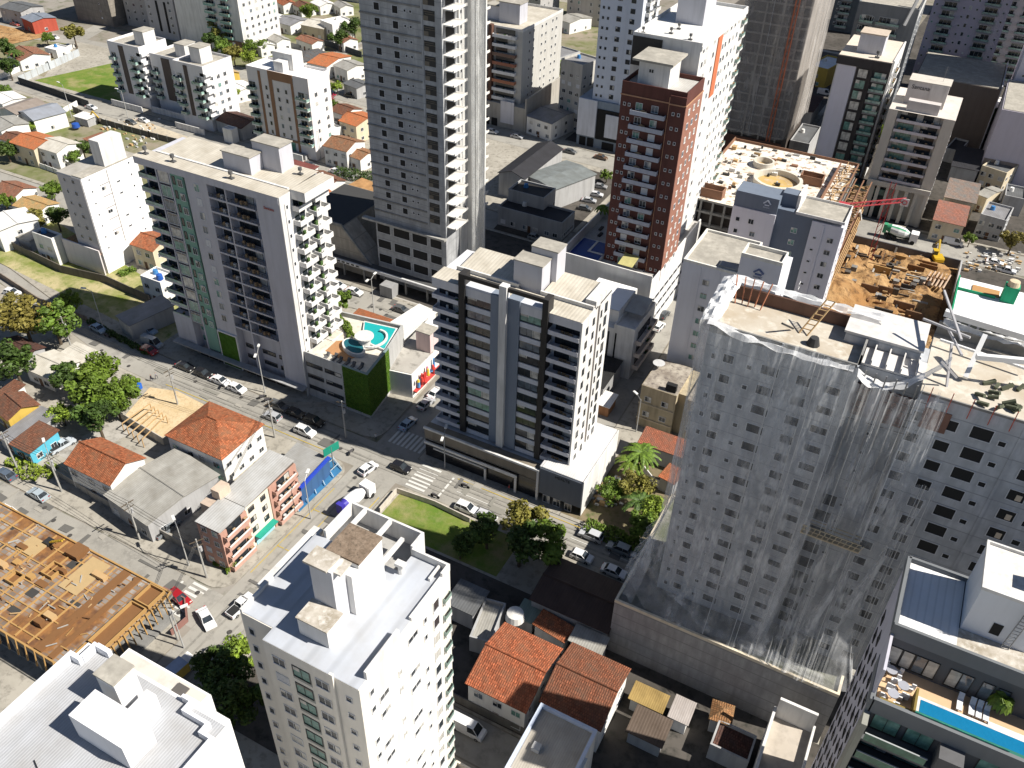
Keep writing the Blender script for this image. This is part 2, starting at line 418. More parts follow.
stripes('road_marking', '', [(-180.5 + .9 * i, -180.1 + .9 * i, 193.7, 197) for i in range(6)], m=YP, z=.15)
# pavements: every block is a raised slab with a kerb
PAV = ground_mat('pavement_slabs', [(.29, .268, .225), (.37, .345, .295), (.18, .165, .14)], [.12, .8])
def rr(x0, x1, y0, y1, c=(1, 1, 1, 1), r=2.5):
    P = []
    for (cx, cy, a0, k) in ((x1, y0, -90, c[1]), (x1, y1, 0, c[2]), (x0, y1, 90, c[3]), (x0, y0, 180, c[0])):
        if not k: P.append((cx, cy)); continue
        ox = cx + (-r if cx == x1 else r); oy = cy + (-r if cy == y1 else r)
        P += [(ox + r * math.cos(R(a0 + i * 15)), oy + r * math.sin(R(a0 + i * 15))) for i in range(7)]
    return P
def block(poly, z=.13, m=None, name='pavement'):
    b = MB(); b.prism(poly, 0.0, z); return tag(b.build(name, m or PAV), kind='structure')
block([(-420, 57), (-300, 57)] + rr(-300, -77.6, 56.7, 90.3, (0, 1, 1, 0), 3.5)[:14] + [(-126, 90.3), (-140, 90.8), (-165, 96.2), (-205, 103.5), (-300, 112.5), (-420, 123.5)])
block(rr(-420, -77.6, -100, 49.3, (0, 0, 1, 0), 3.5))
block(rr(-68.0, -38.4, 51.4, 90.3, (0, 0, 0, 1), 3))
block([(-38.4, 57.7), (-9.8, 57.7), (-9.8, 51.3), (60, 51.3), (60, 90.3), (-38.4, 90.3)])
block([(-68, -60), (60, -60), (60, 51.2), (-68, 51.2)])
block([(-79.6, 133.8), (-300, 133.8), (-300, 118.3), (-200, 108.2), (-160, 99.2), (-126, 98.2)] + [(-81, 98.2), (-78.6, 98.9), (-77.9, 100.2), (-77.6, 102)])
block([(-68, 97.8), (-38.9, 97.8), (-39.3, 111.8), (-46.2, 111.8), (-49.2, 184), (-69.5, 184), ])
block([(-39, 97.8), (60, 97.8), (60, 231.3), (-41, 231.3)])
block([(-420, 141.7), (-79.4, 141.7), (-80.1, 184.2), (-300, 189.7), (-420, 195.7)])
block([(-79.8, 194.3), (-300, 197.8), (-305, 200), (-325, 240), (-200, 242.6), (-80, 236.6)])
block([(-69.6, 184.5), (-49.4, 184.5), (-51, 232), (-69.8, 236)])
block([(-229, 253), (-60, 246.5), (-42.5, 245), (-38.5, 400), (-212, 420)])
block([(-33.8, 244.3), (90, 245), (90, 335.8), (-31, 335.8)])
block([(-300, 246.5), (-243, 249.5), (-228, 420), (-340, 420)])
# grass, earth and paved plots
GR = ground_mat('short_grass', [(.10, .17, .025), (.17, .2, .045), (.3, .25, .13)], [.25, .12], 1, .1)
GRD = ground_mat('dry_lawn', [(.16, .19, .04), (.42, .36, .2), (.12, .17, .03)], [.11, .35], 1, .1)
SAND = ground_mat('bare_sand', [(.5, .38, .22), (.58, .46, .3), (.4, .3, .17)], [.2, 1.2], 1, .1)
SOIL = ground_mat('red_soil', [(.29, .155, .06), (.42, .27, .13), (.08, .045, .025)], [.1, .45], 1, .25)
YARD = ground_mat('concrete_yard', [(.33, .31, .28), (.42, .40, .36), (.18, .17, .15)], [.1, .6])
DARKY = ground_mat('shade_toned_yard', [(.065, .058, .05), (.10, .09, .08), (.035, .035, .03)], [.1, .6])  # dark yard ground; shade between the blocks is also put into this colour
GARD = ground_mat('gardens', [(.13, .15, .05), (.26, .22, .17), (.09, .11, .03)], [.04, .2])
def plot(poly, m, name, z=.14):
    b = MB(); a = sum(poly[i][0] * poly[(i + 1) % len(poly)][1] - poly[(i + 1) % len(poly)][0] * poly[i][1] for i in range(len(poly)))
    b.quad([(x, y, z) for x, y in (poly if a > 0 else poly[::-1])])
    return tag(b.build(name, m), kind='structure')
plot([(-205, 107.5), (-136.5, 101.5), (-136.5, 114.5), (-205, 129)], GRD, 'grass_lawn')
plot([(-66, 80.5), (-42, 80.5), (-42, 89.4), (-66, 89.4)], GR, 'grass_plot')
plot([(-258, 199.5), (-300, 199.6), (-292, 228), (-262, 232)], GR, 'grass_plot')
plot([at(150, 388), at(178, 392), at(204, 405), at(183, 436), at(165, 445), at(122, 420)], SAND, 'sand_plot', .2)
plot([(-128, 66), (-122, 66), (-117, 86), (-123, 86)], YARD, 'gravel_drive')
plot([at(90, 140), at(135, 118), at(300, 178), at(230, 200)], ground_mat('pale_rubble', [(.5, .44, .34), (.42, .36, .27), (.32, .3, .26)], [.2, .8]), 'building_plot')
plot([(-340, 240), (-420, 236), (-420, 212), (-345, 216)], SOIL, 'soil_plot')
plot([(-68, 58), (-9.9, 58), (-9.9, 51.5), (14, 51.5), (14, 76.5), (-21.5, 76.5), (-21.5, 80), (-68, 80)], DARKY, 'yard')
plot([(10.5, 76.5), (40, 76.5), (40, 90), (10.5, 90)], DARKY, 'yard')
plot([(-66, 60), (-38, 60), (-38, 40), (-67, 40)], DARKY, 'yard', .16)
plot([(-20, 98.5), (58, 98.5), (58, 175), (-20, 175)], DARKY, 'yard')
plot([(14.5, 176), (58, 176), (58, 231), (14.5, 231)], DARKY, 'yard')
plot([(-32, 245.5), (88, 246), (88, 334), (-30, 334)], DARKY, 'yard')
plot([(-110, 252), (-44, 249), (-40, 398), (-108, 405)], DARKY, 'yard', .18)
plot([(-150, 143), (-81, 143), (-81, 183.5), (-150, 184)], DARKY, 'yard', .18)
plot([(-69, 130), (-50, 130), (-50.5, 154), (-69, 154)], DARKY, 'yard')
plot([(-300, 204), (-350, 204), (-340, 233), (-325, 236)], ground_mat('gardens', [], []), 'gardens')
plot([(-39, 98.5), (-22, 98.5), (-22, 122), (-35, 122)], ground_mat('garden_soil', [(.14, .12, .07), (.22, .17, .11), (.07, .09, .03)], [.2, .6]), 'garden_plot')
plot([(-105, 142.5), (-80, 142.5), (-80.5, 145), (-105, 145)], YARD, 'forecourt')
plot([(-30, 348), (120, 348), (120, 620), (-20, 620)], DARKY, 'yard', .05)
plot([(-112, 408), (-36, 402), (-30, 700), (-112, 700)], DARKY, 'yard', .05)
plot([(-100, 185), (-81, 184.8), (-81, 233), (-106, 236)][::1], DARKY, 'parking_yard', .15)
plot([(-236, 252), (-300, 249), (-340, 420), (-212, 420)], ground_mat('gardens', [(.13, .15, .05), (.3, .26, .2), (.1, .13, .03)], [.04, .2]), 'gardens', .16)
plot([(-226, 256), (-130, 252), (-110, 410), (-212, 410)], ground_mat('gardens', [], []), 'gardens', .16)
plot([(-300, 143), (-150, 143), (-150, 183), (-300, 188)], ground_mat('gardens', [], []), 'gardens', .16)

rnd = random.Random(17); b = MB(); zz = .080
def onroad(k):
    if k == 0: return rnd.uniform(-150, 0), rnd.uniform(91.3, 96.6)
    if k == 1: return rnd.uniform(-76.6, -69), rnd.uniform(20, 89)
    if k == 2: return rnd.uniform(-150, -80), rnd.uniform(50, 56)
    if k == 3: return rnd.uniform(-130, -80), rnd.uniform(134.6, 140.8)
    return rnd.uniform(-290, -90), rnd.uniform(187, 191)
for i in range(150):
    x, y = onroad(rnd.randrange(5)); w_, h_ = rnd.choice([(rnd.uniform(1, 6), rnd.uniform(.3, .8)), (rnd.uniform(.4, 1.2), rnd.uniform(1, 3)), (rnd.uniform(1.5, 3), rnd.uniform(1.2, 2.2))]); zz += .0004
    j = lambda: rnd.uniform(-.15, .15)
    b.quad([(x + j(), y + j(), zz), (x + w_ + j(), y + j(), zz), (x + w_ + j(), y + h_ + j(), zz), (x + j(), y + h_ + j(), zz)], rnd.choice([0, 0, 1, 2]))
tag(b.build('road_repairs', [plain((.13, .125, .115), .95, 'fresh_asphalt_patch'), plain((.24, .23, .2), .95, 'worn_asphalt_patch'), plain((.34, .32, .28), .95, 'concrete_patch')]), kind='structure')
b = MB()
for i in range(40):
    x, y = onroad(rnd.randrange(5)); n_ = 14; b.quad([(x + .38 * math.cos(2 * math.pi * k / n_), y + .38 * math.sin(2 * math.pi * k / n_), .150) for k in range(n_)])
tag(b.build('manhole_covers', plain((.07, .065, .06), .7, 'cast_iron')), kind='structure')
# tyre darkening along the lanes
b = MB(); 
for y in (92.4, 93.3, 95.0, 95.9): b.quad([(-125, y, .078), (20, y, .078), (20, y + .35, .078), (-125, y + .35, .078)])
for x in (-75.6, -74.2, -71.8, -70.4): b.quad([(x, 20, .0785), (x + .35, 20, .0785), (x + .35, 89, .0785), (x, 89, .0785)])
tag(b.build('tyre_marks', ground_mat('tyre_worn_asphalt', [(.225, .215, .19), (.28, .265, .235), (.17, .16, .145)], [.2, 1.2])), kind='structure')
# ================================================================ THE TOWERS
WALLW = paint(WHITE, .3); WALLL = paint(LILAC, .18); ROOFC = sheet((.56, .52, .44), rib=1.2, dirt=.3); ROOFCONC = concrete((.46, .43, .37), .4, 50, 'roof_concrete')
DARKP = paint((.035, .033, .032), .1, .6); BLACKIN = plain((.015, .015, .015), .9, 'dark_interior')
def vent(B, x, y, z, s=1.0):
    b = MB(); b.cyl(x, y, z, z + .9 * s, .12 * s, n=8); b.cyl(x, y, z + .9 * s, z + 1.5 * s, .4 * s, n=10); b.box(x - .5 * s, x + .5 * s, y - .35 * s, y + .35 * s, z, z + .25 * s)
    B.P('roof_vent', b, plain((.1, .1, .1), .7, 'dark_metal'))
def antenna(B, x, y, z, h=3):
    b = MB(); b.bar((x, y, z), (x, y, z + h), .07)
    for i in range(3): b.bar((x - .5, y, z + h * (.6 + .15 * i)), (x + .5, y, z + h * (.6 + .15 * i)), .04)
    B.P('antenna', b, STEEL)
def text(B, s, size, loc, rot, mat, name='sign_lettering', ext=.03, parent=None):
    c = bpy.data.curves.new(name, 'FONT'); c.body = s; c.size = size; c.extrude = ext; c.align_x = 'CENTER'; c.align_y = 'CENTER'
    o = bpy.data.objects.new(name, c); COL.objects.link(o)
    dg = bpy.context.evaluated_depsgraph_get(); me = bpy.data.meshes.new_from_object(o.evaluated_get(dg))
    bpy.data.objects.remove(o); me.materials.clear(); me.materials.append(mat)
    o = bpy.data.objects.new(name, me); COL.objects.link(o); o.location = loc; o.rotation_euler = rot
    if B is not None: o.parent = B.r
    elif parent is not None: o.parent = parent
    return o

# ---- A: the tall grey and green apartment block beside the avenue
B = Bld('apartment_building', 'tall grey and green apartment block with a planted wall panel at its foot', -132, 102.7, 34.2, 12.3, 'apartment block')
b = MB(); b.box(0, 34.2, 1.7, 12.3, 0, 43.0)
for u0, u1 in ((4.95, 5.25), (8.3, 8.65), (12.3, 17.6), (21.7, 22.0), (28.95, 34.2)): b.box(u0, u1, 0, 1.7, 1.2, 43.0)
b.box(0, 34.2, -.15, 1.7, 42.2, 43.6); b.box(0, 5, .02, 1.7, 2.6, 9.0)
B.P('wall', b, WALLL)
b = MB(); b.box(8.65, 11.7, .1, 1.7, 2.6, 42.2); B.P('green_panel', b, paint((.20, .36, .29), .1))
b = MB(); b.box(11.7, 12.3, .5, 1.7, 1.2, 42.2); b.box(28.4, 28.95, .5, 1.7, 1.2, 42.2); B.P('groove', b, DARKP)
b = MB(); b.box(12.6, 17.3, -.25, -.01, .3, 8.4, 0); B.P('planted_panel', b, ground_mat('planted_wall', [(.045, .10, .01), (.06, .14, .02), (.03, .07, .01)], [1.0, 3.0]))
b = MB(); b.box(12.35, 17.5, -.2, -.005, .05, .3); b.box(12.35, 12.6, -.28, -.005, .3, 8.6); b.box(17.3, 17.55, -.28, -.005, .3, 8.6); b.box(12.35, 17.55, -.28, -.005, 8.6, 8.85); B.P('panel_frame', b, FRW)
b = MB(); b.box(34.2, 34.45, -.05, 12.3, 0, 43.6); b.box(34.45, 34.6, 1.0, 1.3, .2, 42); B.P('side_wall', b, WALLW)
# dark shopfront strip at street level
b = MB()
for i in range(9): b.box(5.6 + i * 2.6, 7.8 + i * 2.6, -.06, 0.01, .1, 2.0) if not 12 < 5.6 + i * 2.6 < 18 else None
B.P('shopfront', b, BLACKIN)
b = MB(); b.box(-.3, 34.6, -1.6, -.02, 2.2, 2.45); B.P('street_canopy', b, paint((.35, .35, .35)))
for i in range(12):
    z = 8.3 + i * 2.83
    B.balc('F', 2.5, z, 4.7, 1.6, 'glass', LILAC, n=-1.65); B.win('F', 2.5, z + .25, 3.6, 2.1, 'dark', 'd', n=-1.7)
    B.win('F', 6.8, z + .35, 2.4, 2.2, random.choice(['curt', 'green', 'green', 'curt', 'blue']), 'w', n=-.1)
    B.win('F', 9.3, z + .7, .55, 1.5, 'dark', 'd', n=-.1)
    B.win('F', 10.9, z + .6, 1.0, 1.3, None, 'w', n=-.0)
    if z > 9: B.win('F', 15.0, z + .6, 1.15, 1.4, None, 'w')
    if z > 9:
        B.balc('F', 19.65, z, 4.1, 1.6, 'rail', LILAC, n=-1.65); B.win('F', 19.6, z + .25, 3.2, 2.1, 'dark', 'd', n=-1.7)
        B.balc('F', 25.2, z, 6.4, 1.6, 'rail', LILAC, n=-1.65); B.win('F', 24.6, z + .25, 4.2, 2.1, 'dark', 'd', n=-1.7); B.win('F', 27.6, z + .7, .7, 1.3, 'blue', n=-1.7)
for i in range(12):
    z = 8.9 + i * 2.83
    if i % 1 == 0 and z < 42:
        B.balc('R', 4.6, z, 3.6, 1.5, 'solid', WHITE, n=.25, ph=1.0); B.balc('R', 8.9, z + .3, 3.9, 1.9, 'solid', WHITE, n=.25)
        B.win('R', 4.6, z + .3, 2.8, 2.0, 'dark', n=.25); B.win('R', 8.9, z + .5, 2.8, 2.0, 'dark', n=.25); B.win('R', 1.6, z + .8, .5, .7, 'dark', n=.25)
for zz in (2.9, 5.6):
    B.win('F', 19.7, zz, 3.4, .8, 'dark', 'd', n=-1.65); B.win('F', 24.0, zz, 3.2, .8, 'dark', 'd', n=-1.65); B.win('F', 27.4, zz, 1.4, .8, 'dark', 'd', n=-1.65); B.win('F', 6.8, zz, 2.4, 1.4, 'green', n=-1.65)
b = MB(); b.quad([(-.2, -.2, 43.66), (34.4, -.2, 43.66), (34.4, 3.3, 43.66), (-.2, 3.3, 43.66)]); b.quad([(2.2, 3.9, 43.3), (33.5, 3.9, 43.3), (33.5, 12.2, 43.62), (2.2, 12.2, 43.62)])
b.quad([(34.45, 3, 44.0), (37.6, 3, 44.0), (37.6, 11.2, 44.0), (34.45, 11.2, 44.0)])
B.P('roof', b, ROOFC)
b = MB(); b.box(34.46, 37.6, 3, 11.2, 42.2, 43.95); b.box(2.2, 33.5, 3.4, 3.9, 43, 43.75); B.P('parapet', b, WALLW)
b = MB(); b.box(17.6, 24.0, 5.0, 8.2, 43.3, 46.6, 0); b.box(22.0, 28.2, 8.3, 11.8, 43.3, 48.2); B.P('stair_house', b, WALLL)
b = MB(); b.box(17.4, 24.2, 4.8, 8.25, 46.6, 46.8); b.box(21.8, 28.4, 8.26, 12.0, 48.2, 48.4); B.P('stair_house_roof', b, ROOFCONC)
for x in (1.6, 8.5, 22.4): vent(B, x, 1.6, 43.66, 1.0)
vent(B, 31.5, 9.5, 43.6, .9)
text(B, 'Santana', .75, (31.8, -.12, 40.9), (R(90), 0, 0), plain((.45, .08, .06), .6, 'red_lettering'))
B.done()
# ---- its podium with the pool deck
B = Bld('podium_building', 'low garage podium with dark green planted corner carrying the curved turquoise pool', -97.4, 103.1, 15.0, 16.0, 'podium')
b = MB(); b.prism([(.0, 0), (15.0, 0), (13.6, 9.0), (11.6, 17.2), (-4.2, 14.8), (-.1, 12)][0:6], 0, 10.0)
b.prism([(0, 0), (9.2, 0), (9.2, .2), (0, .2)], 10.0, 11.0); B.P('wall', b, paint((.48, .48, .47), .3))
pts = [(9.2, -.12), (15.15, -.12), (13.75, 9.0)]
b = MB(); b.prism([(9.2, -.15), (15.15, -.15), (13.75, 9.0), (13.35, 9.0), (14.7, .2), (9.2, .2)], 1.0, 11.0); B.P('planted_wall', b, ground_mat('planted_wall', [], []))
b = MB(); rnd = random.Random(2)
for i in range(9000):
    t = rnd.random() * 15; z = rnd.uniform(.95, 11.0) - (rnd.random() ** 6) * .0
    if t < 5.95: p = Vector((9.2 + t, -.2, z)); n_ = Vector((0, -1, 0))
    else: k_ = (t - 5.95) / 9.05; p = Vector((15.2 - 1.4 * k_, -.15 + 9.1 * k_, z)); n_ = Vector((.99, .15, 0))
    n_ = (n_ + Vector((rnd.gauss(0, .5), rnd.gauss(0, .5), rnd.gauss(.3, .4)))).normalized(); u_ = n_.cross(Vector((.3, .2, 1))).normalized(); w_ = n_.cross(u_); l = rnd.uniform(.04, .10)
    b.quad([p - u_ * l, p + w_ * l * .7, p + u_ * l, p - w_ * l * .7])
B.P('climbing_leaves', b, leafm((.075, .15, .015)))
b = MB(); b.prism([(9.2, -.2), (15.2, -.2), (13.8, 9.0), (13.3, 9.0), (14.6, .25), (9.2, .25)], 11.01, 11.15); B.P('coping', b, paint((.2, .27, .27)))
b = MB(); b.prism([(13.75, 9.05), (11.7, 17.3), (11.3, 17.2), (13.3, 9.0)], 0, 11.1); b.prism([(11.6, 17.35), (-4.3, 15), (-4.3, 14.6), (11.4, 16.95)], 9.5, 11.0); B.P('parapet', b, paint((.42, .42, .41)))
for z in (2.2, 5.0, 7.8):
    B.win('F', 2.2, z, 3.8, .8, 'dark', 'd'); B.win('F', 6.7, z, 3.8, .8, 'dark', 'd')
b = MB(); b.quad([(.2, .3, 10.04), (14.5, .3, 10.04), (13.2, 9, 10.04), (11.2, 16.8, 10.04), (-4, 14.4, 10.04), (.1, 12, 10.04)]); B.P('deck', b, ground_mat('deck_tiles', [(.55, .5, .42), (.62, .58, .5), (.4, .36, .3)], [.3, 1]))
b = MB(); b.quad([(2.6, 3.2, 10.08), (8.2, 2.2, 10.08), (9.5, 5.5, 10.08), (4.5, 8.6, 10.08), (2.4, 7, 10.08)]); B.P('timber_deck', b, plain((.42, .22, .10), .7, 'decking'))
def blob(cx, cy, rx, ry, rot, n=28, a0=0, a1=360):
    c, s = math.cos(R(rot)), math.sin(R(rot)); P = []
    for i in range(n):
        a = R(a0 + (a1 - a0) * i / n); x, y = rx * math.cos(a), ry * math.sin(a); P.append((cx + x * c - y * s, cy + x * s + y * c))
    return P
b = MB(); b.prism([(3.4, 15.2), (10.9, 16.4), (13.0, 8.7), (9.2, 9.0), (6.8, 10.3), (5.0, 12.5)], 10.05, 10.55); B.P('pool_edge', b, WALLW)
b = MB(); b.quad([(3.8, 14.9, 10.58), (5.2, 12.7, 10.58), (7.0, 10.6, 10.58), (9.4, 9.3, 10.58), (12.7, 9.0, 10.58), (10.7, 16.0, 10.58)]); B.P('pool', b, water((.02, .38, .38)), 'turquoise swimming pool')
b = MB(); b.prism(blob(7.2, 6.4, 3.2, 1.9, -25), 10.1, 10.9); B.P('spa_edge', b, paint((.6, .6, .58)))
b = MB(); b.quad([(x, y, 10.93) for x, y in blob(7.2, 6.4, 2.8, 1.55, -25)]); B.P('spa_water', b, water((.02, .12, .15)))
b = MB(); b.cyl(8.3, 8.6, 10.1, 12.2, 1.1, 1.3, 20); b.cyl(8.3, 8.6, 12.2, 12.5, 1.9, 1.9, 20); B.P('round_bar', b, paint((.62, .62, .6)))
b = MB()
for i in range(14):
    a = R(100 - i * 13); a2 = R(100 - (i + 1) * 13)
    b.bar((9.0 + 2.6 * math.cos(a), 10.4 + 3.2 * math.sin(a), 10.9), (9.0 + 2.6 * math.cos(a2), 10.4 + 3.2 * math.sin(a2), 10.9), .4)
B.P('curved_walkway', b, WALLW)
for i in range(6):
    b = MB(); x, y = 4.2 + i * 1.55, 1.2 + (i % 2) * .5; b.box(x - .3, x + .3, y - .9, y + .9, 10.1, 10.4); b.bar((x, y + .8, 10.4), (x, y + 1.2, 10.9), .5); B.P('pool_lounger', b, plain((.12, .12, .12), .8, 'dark_fabric'))
B.done()

# ---- C: the grey block with black frame on the street corner
B = Bld('apartment_building', 'grey apartment block with black U-shaped frame and white central fin on the crossing corner', -66.5, 102, 26.7, 11.6, 'apartment block')
b = MB(); b.box(0, 26.7, 1.6, 11.6, 7.0, 37.2); b.box(0, 26.7, .1, 1.6, 36.0, 37.6)
B.P('wall', b, paint((.62, .62, .64), .15))
b = MB(); b.box(11.1, 12.9, -.1, 1.6, 7.2, 38.0); b.box(14.2, 16.3, -.1, 1.6, 7.2, 38.2); B.P('grey_pier', b, paint((.20, .235, .29), .1))
b = MB(); b.box(12.9, 14.2, -.75, .5, 7.2, 40.4); B.P('white_fin', b, WALLW)
b = MB(); b.box(5.3, 6.4, -.35, 1.6, 7.2, 40.1); b.box(20.3, 21.3, -.35, 1.6, 7.2, 40.1); b.box(6.4, 12.9, -.35, .15, 39.4, 40.1); b.box(14.2, 20.3, -.35, .15, 39.4, 40.1)
B.P('black_frame', b, DARKP)
b = MB(); b.box(26.7, 27.0, 0, 6.0, 7.2, 37.6); b.box(26.7, 27.0, 6.9, 11.6, 7.2, 37.6); b.box(26.72, 26.8, 6.0, 6.9, 7.2, 37.2, 1); B.P('side_wall', b, [WALLW, paint((.25, .22, .2))])
for i in range(11):
    z = 7.4 + i * 2.65
    B.balc('F', 2.6, z, 5.0, 1.6, 'step', (.62, .62, .66), n=-1.55, ph=.8); B.win('F', 2.6, z + .25, 4.0, 2.0, 'dark', 'd', n=-1.6)
    B.balc('F', 24.0, z, 5.3, 1.6, 'step', (.62, .62, .66), n=-1.55, ph=.8); B.win('F', 24.1, z + .25, 4.2, 2.0, 'dark', 'd', n=-1.6)
    for u, w_ in ((8.85, 4.3), (18.15, 3.6)):
        B.put('window', win_mesh(w_, 1.5, random.choice(['dark', 'dark', 'blue', 'green']), 'd'), 'F', u, z + .8, -.2); 
    for v, w_ in ((2.0, .7), (4.6, .6), (7.7, .4), (9.6, .9)):
        B.win('R', v, z + .7 + (.3 if v == 4.6 else 0), w_, 1.1 if v != 9.6 else 1.6, 'dark', 'd', n=.3)
for i in range(12):
    z = 7.2 + i * 2.65; t_ = 38.0 if i == 11 else z + .72
    for u0, u1 in ((6.4, 11.1), (16.3, 20.3)): B.P('spandrel', MB().box(u0, u1, .12, 1.6, z - .25, t_), paint((.56, .58, .63), .1))
b = MB(); b.quad([(0, .1, 37.66), (26.9, .1, 37.66), (26.9, 4.0, 37.66), (0, 4.0, 37.66)]); b.quad([(2.6, 4.6, 38.0), (13.5, 4.6, 38.0), (13.5, 11.4, 38.5), (2.6, 11.4, 38.5)]); b.quad([(18, 4.6, 38.0), (26.9, 4.6, 38.0), (26.9, 11.4, 38.4), (18, 11.4, 38.4)])
B.P('roof', b, ROOFC)
b = MB(); b.box(2.3, 13.8, 4.2, 4.55, 37.2, 38.3, 0); b.box(17.7, 26.9, 4.2, 4.55, 37.2, 38.3); b.box(25.2, 27, 5, 11.5, 37.3, 38.8); B.P('parapet', b, WALLW)
b = MB(); b.box(12.6, 17.6, 4.7, 8.0, 37.3, 42.2); b.box(14.0, 18.6, 8.01, 11.3, 37.3, 43.4); B.P('lift_house', b, paint((.5, .5, .53), .15))
b = MB(); b.box(12.5, 17.7, 4.6, 8.0, 42.2, 42.4); b.box(13.9, 18.7, 8.01, 11.4, 43.4, 43.6); B.P('lift_house_roof', b, ROOFCONC)
B.done()
B = Bld('shop_podium', 'white banded shop podium with grey sign wall under the black framed block', -67.5, 99.2, 31.8, 15.6, 'shop podium')
b = MB(); b.box(0, 31.8, 2.2, 15.6, 0, 6.6); b.box(23.6, 31.6, .25, 2.2, 2.0, 8.2); b.box(27.2, 31.8, 2.2, 15.6, 6.6, 8.2); b.box(0, 23.5, .3, 2.2, 4.4, 6.8, 1)
B.P('wall', b, [paint((.55, .55, .56)), paint((.22, .19, .15))])
b = MB(); b.box(.0, 23.6, -.1, .3, 6.9, 7.3); b.box(.2, 19.4, -.3, .0, 3.6, 4.1); b.box(23.2, 23.6, -.1, .3, .1, 6.9); b.box(19.0, 19.4, -.3, 0, .1, 3.6); b.box(12.8, 13.2, -.2, .1, .1, 2.9); b.box(2, 13, -.1, .1, 2.7, 2.95); B.P('white_band', b, WALLW)
b = MB(); b.quad([(.1, .29, .2), (23.3, .29, .2), (23.3, .29, 4.3), (.1, .29, 4.3)]); B.P('shopfront', b, glass((.012, .012, .014), .2))
b = MB(); b.box(23.7, 31.75, .1, .24, 2.1, 7.9); B.P('grey_fascia', b, paint((.13, .145, .17), .1))
b = MB(); b.box(31.8, 31.95, .2, 15.7, .2, 8.3); B.P('side_wall', b, WALLW)
text(B, 'HEALTE', .8, (28, .07, 7.1), (R(90), 0, 0), plain((.02, .02, .02), .6, 'black_lettering'))
for u in (25.2, 27.2, 29.4): B.win('F', u, .2, 1.2, 1.6, 'dark', n=-.3)
b = MB(); b.quad([(24, .3, 8.24), (31.7, .3, 8.24), (31.7, 15.5, 8.5), (27.3, 15.5, 8.5), (27.3, 3, 8.24), (24, 3, 8.24)]); B.P('roof', b, sheet((.62, .62, .62), rib=.8, dirt=.15))
B.done()

# ---- the concrete tower under construction
B = Bld('concrete_tower', 'raw concrete tower under construction with bare balcony slabs stacked up its sunlit side', -111.5, 148, 22.0, 17, 'unfinished tower')
HT = 73
b = MB(); b.box(0, 18.2, 0, 17, 0, HT); b.box(18.2, 19.5, -.25, .6, 0, HT); b.box(14.6, 15.0, -.12, 0.01, 18, HT)
b.box(18.2, 19.2, .6, 17, 0, HT)
B.P('wall', b, concrete((.47, .48, .49), .45, 2.9))
b = MB(); b.box(19.2, 19.5, 6.2, 9.2, 0, HT); b.box(19.3, 24.0, 9.25, 9.7, 8, HT); B.P('white_core', b, paint((.74, .73, .7), .25))
b = MB()
for i in range(19):
    z = 18.6 + i * 2.9; b.box(-.14, 14.6, -.14, 0.01, z, z + .35)
B.P('floor_band', b, CONC)
for i in range(19):
    z = 18.9 + i * 2.9
    if z + 2.9 > HT: break
    B.hole('F', 4.2, z + .8, 1.3, 1.4); B.hole('F', 8.6, z + .8, 1.3, 1.4); B.hole('F', 10.9, z + 1.4, .45, .45); B.hole('F', 12.2, z + 1.4, .45, .45)
    B.put('window_opening', WM.setdefault('deep', MB().box(-1.3, 1.3, -.02, 0, 0, 2.0).box(-1.3, -.2, -.05, -.02, 0, .9, 1).box(-.9, 1.3, -.06, -.02, 1.2, 1.32, 1).box(-1.3, 1.0, -.06, -.02, 1.6, 1.7, 1).mesh('window_opening', [INTR, paint((.16, .14, .11), .3)])), 'F', 16.5, z + .5)
    B.put('balcony', SLABM if 'SLABM' in globals() else globals().setdefault('SLABM', MB().box(-2.7, 2.7, -2.6, 0, 0, .22).box(-2.7, 2.7, -2.6, -2.45, .22, .5).mesh('balcony', [paint((.72, .7, .66), .3)])), 'R', 3.0, z, 0.0, W=19.2)
    B.put('balcony', SLABM, 'R', 12.4, z + .4, 0.0, W=19.2)
    B.hole('R', 3.2, z + .35, 3.4, 2.0, W=19.2); B.hole('R', 12.2, z + .6, 3.6, 2.0, W=19.2); B.hole('R', 7.0, z + .9, .5, .6, W=19.5); B.hole('R', 8.3, z + 1.6, .5, .5, W=19.5)
b = MB(); b.box(-3.0, 19.6, -1.2, 0, 16.0, 16.5); B.P('ledge', b, CONCL)
for i, z in enumerate((.3, 4.2, 8.1, 12.2)):
    for u, w_ in ((2.2, 3.6), (7.2, 4.4), (12.2, 4.0), (16.6, 3.0)): B.hole('F', u, z + .9, w_, 2.2)
b = MB(); b.box(0, 18.2, 0, 17, HT, HT + .5); B.P('roof', b, CONCL)
b = MB(); b.smooth = False
for k in range(26):
    a0, a1 = k / 26, (k + 1) / 26
    f = lambda a: (23.2 + .5 * math.sin(a * 21) + .25 * math.sin(a * 47), 5.0 + a * 5.5 + .4 * math.sin(a * 30))
    p, q = f(a0), f(a1)
    b.quad([(p[0], p[1], 8), (q[0], q[1], 8), (q[0] - .3, q[1], HT), (p[0] - .3, p[1], HT)])
B.P('safety_net', b, net_mat(.15, .55))
B.done()
B = Bld('garage_podium', 'bare concrete podium with blank wall and sloping edge beside the concrete tower', -135, 147, 23.2, 20, 'podium')
b = MB(); b.prism([(0, 0), (14, 0), (14, 20), (0, 20)], 0, 12); 
for (x0, x1, z0, z1) in ((14, 23.2, 12, 2.0),):
    b.quad([(x0, 0, 0), (x1, 0, 0), (x1, 0, z1), (x0, 0, z0)]); b.quad([(x0, 0, z0), (x1, 0, z1), (x1, 6, z1), (x0, 6, z0)])
B.P('wall', b, concrete((.42, .38, .32), .35, 3.0))
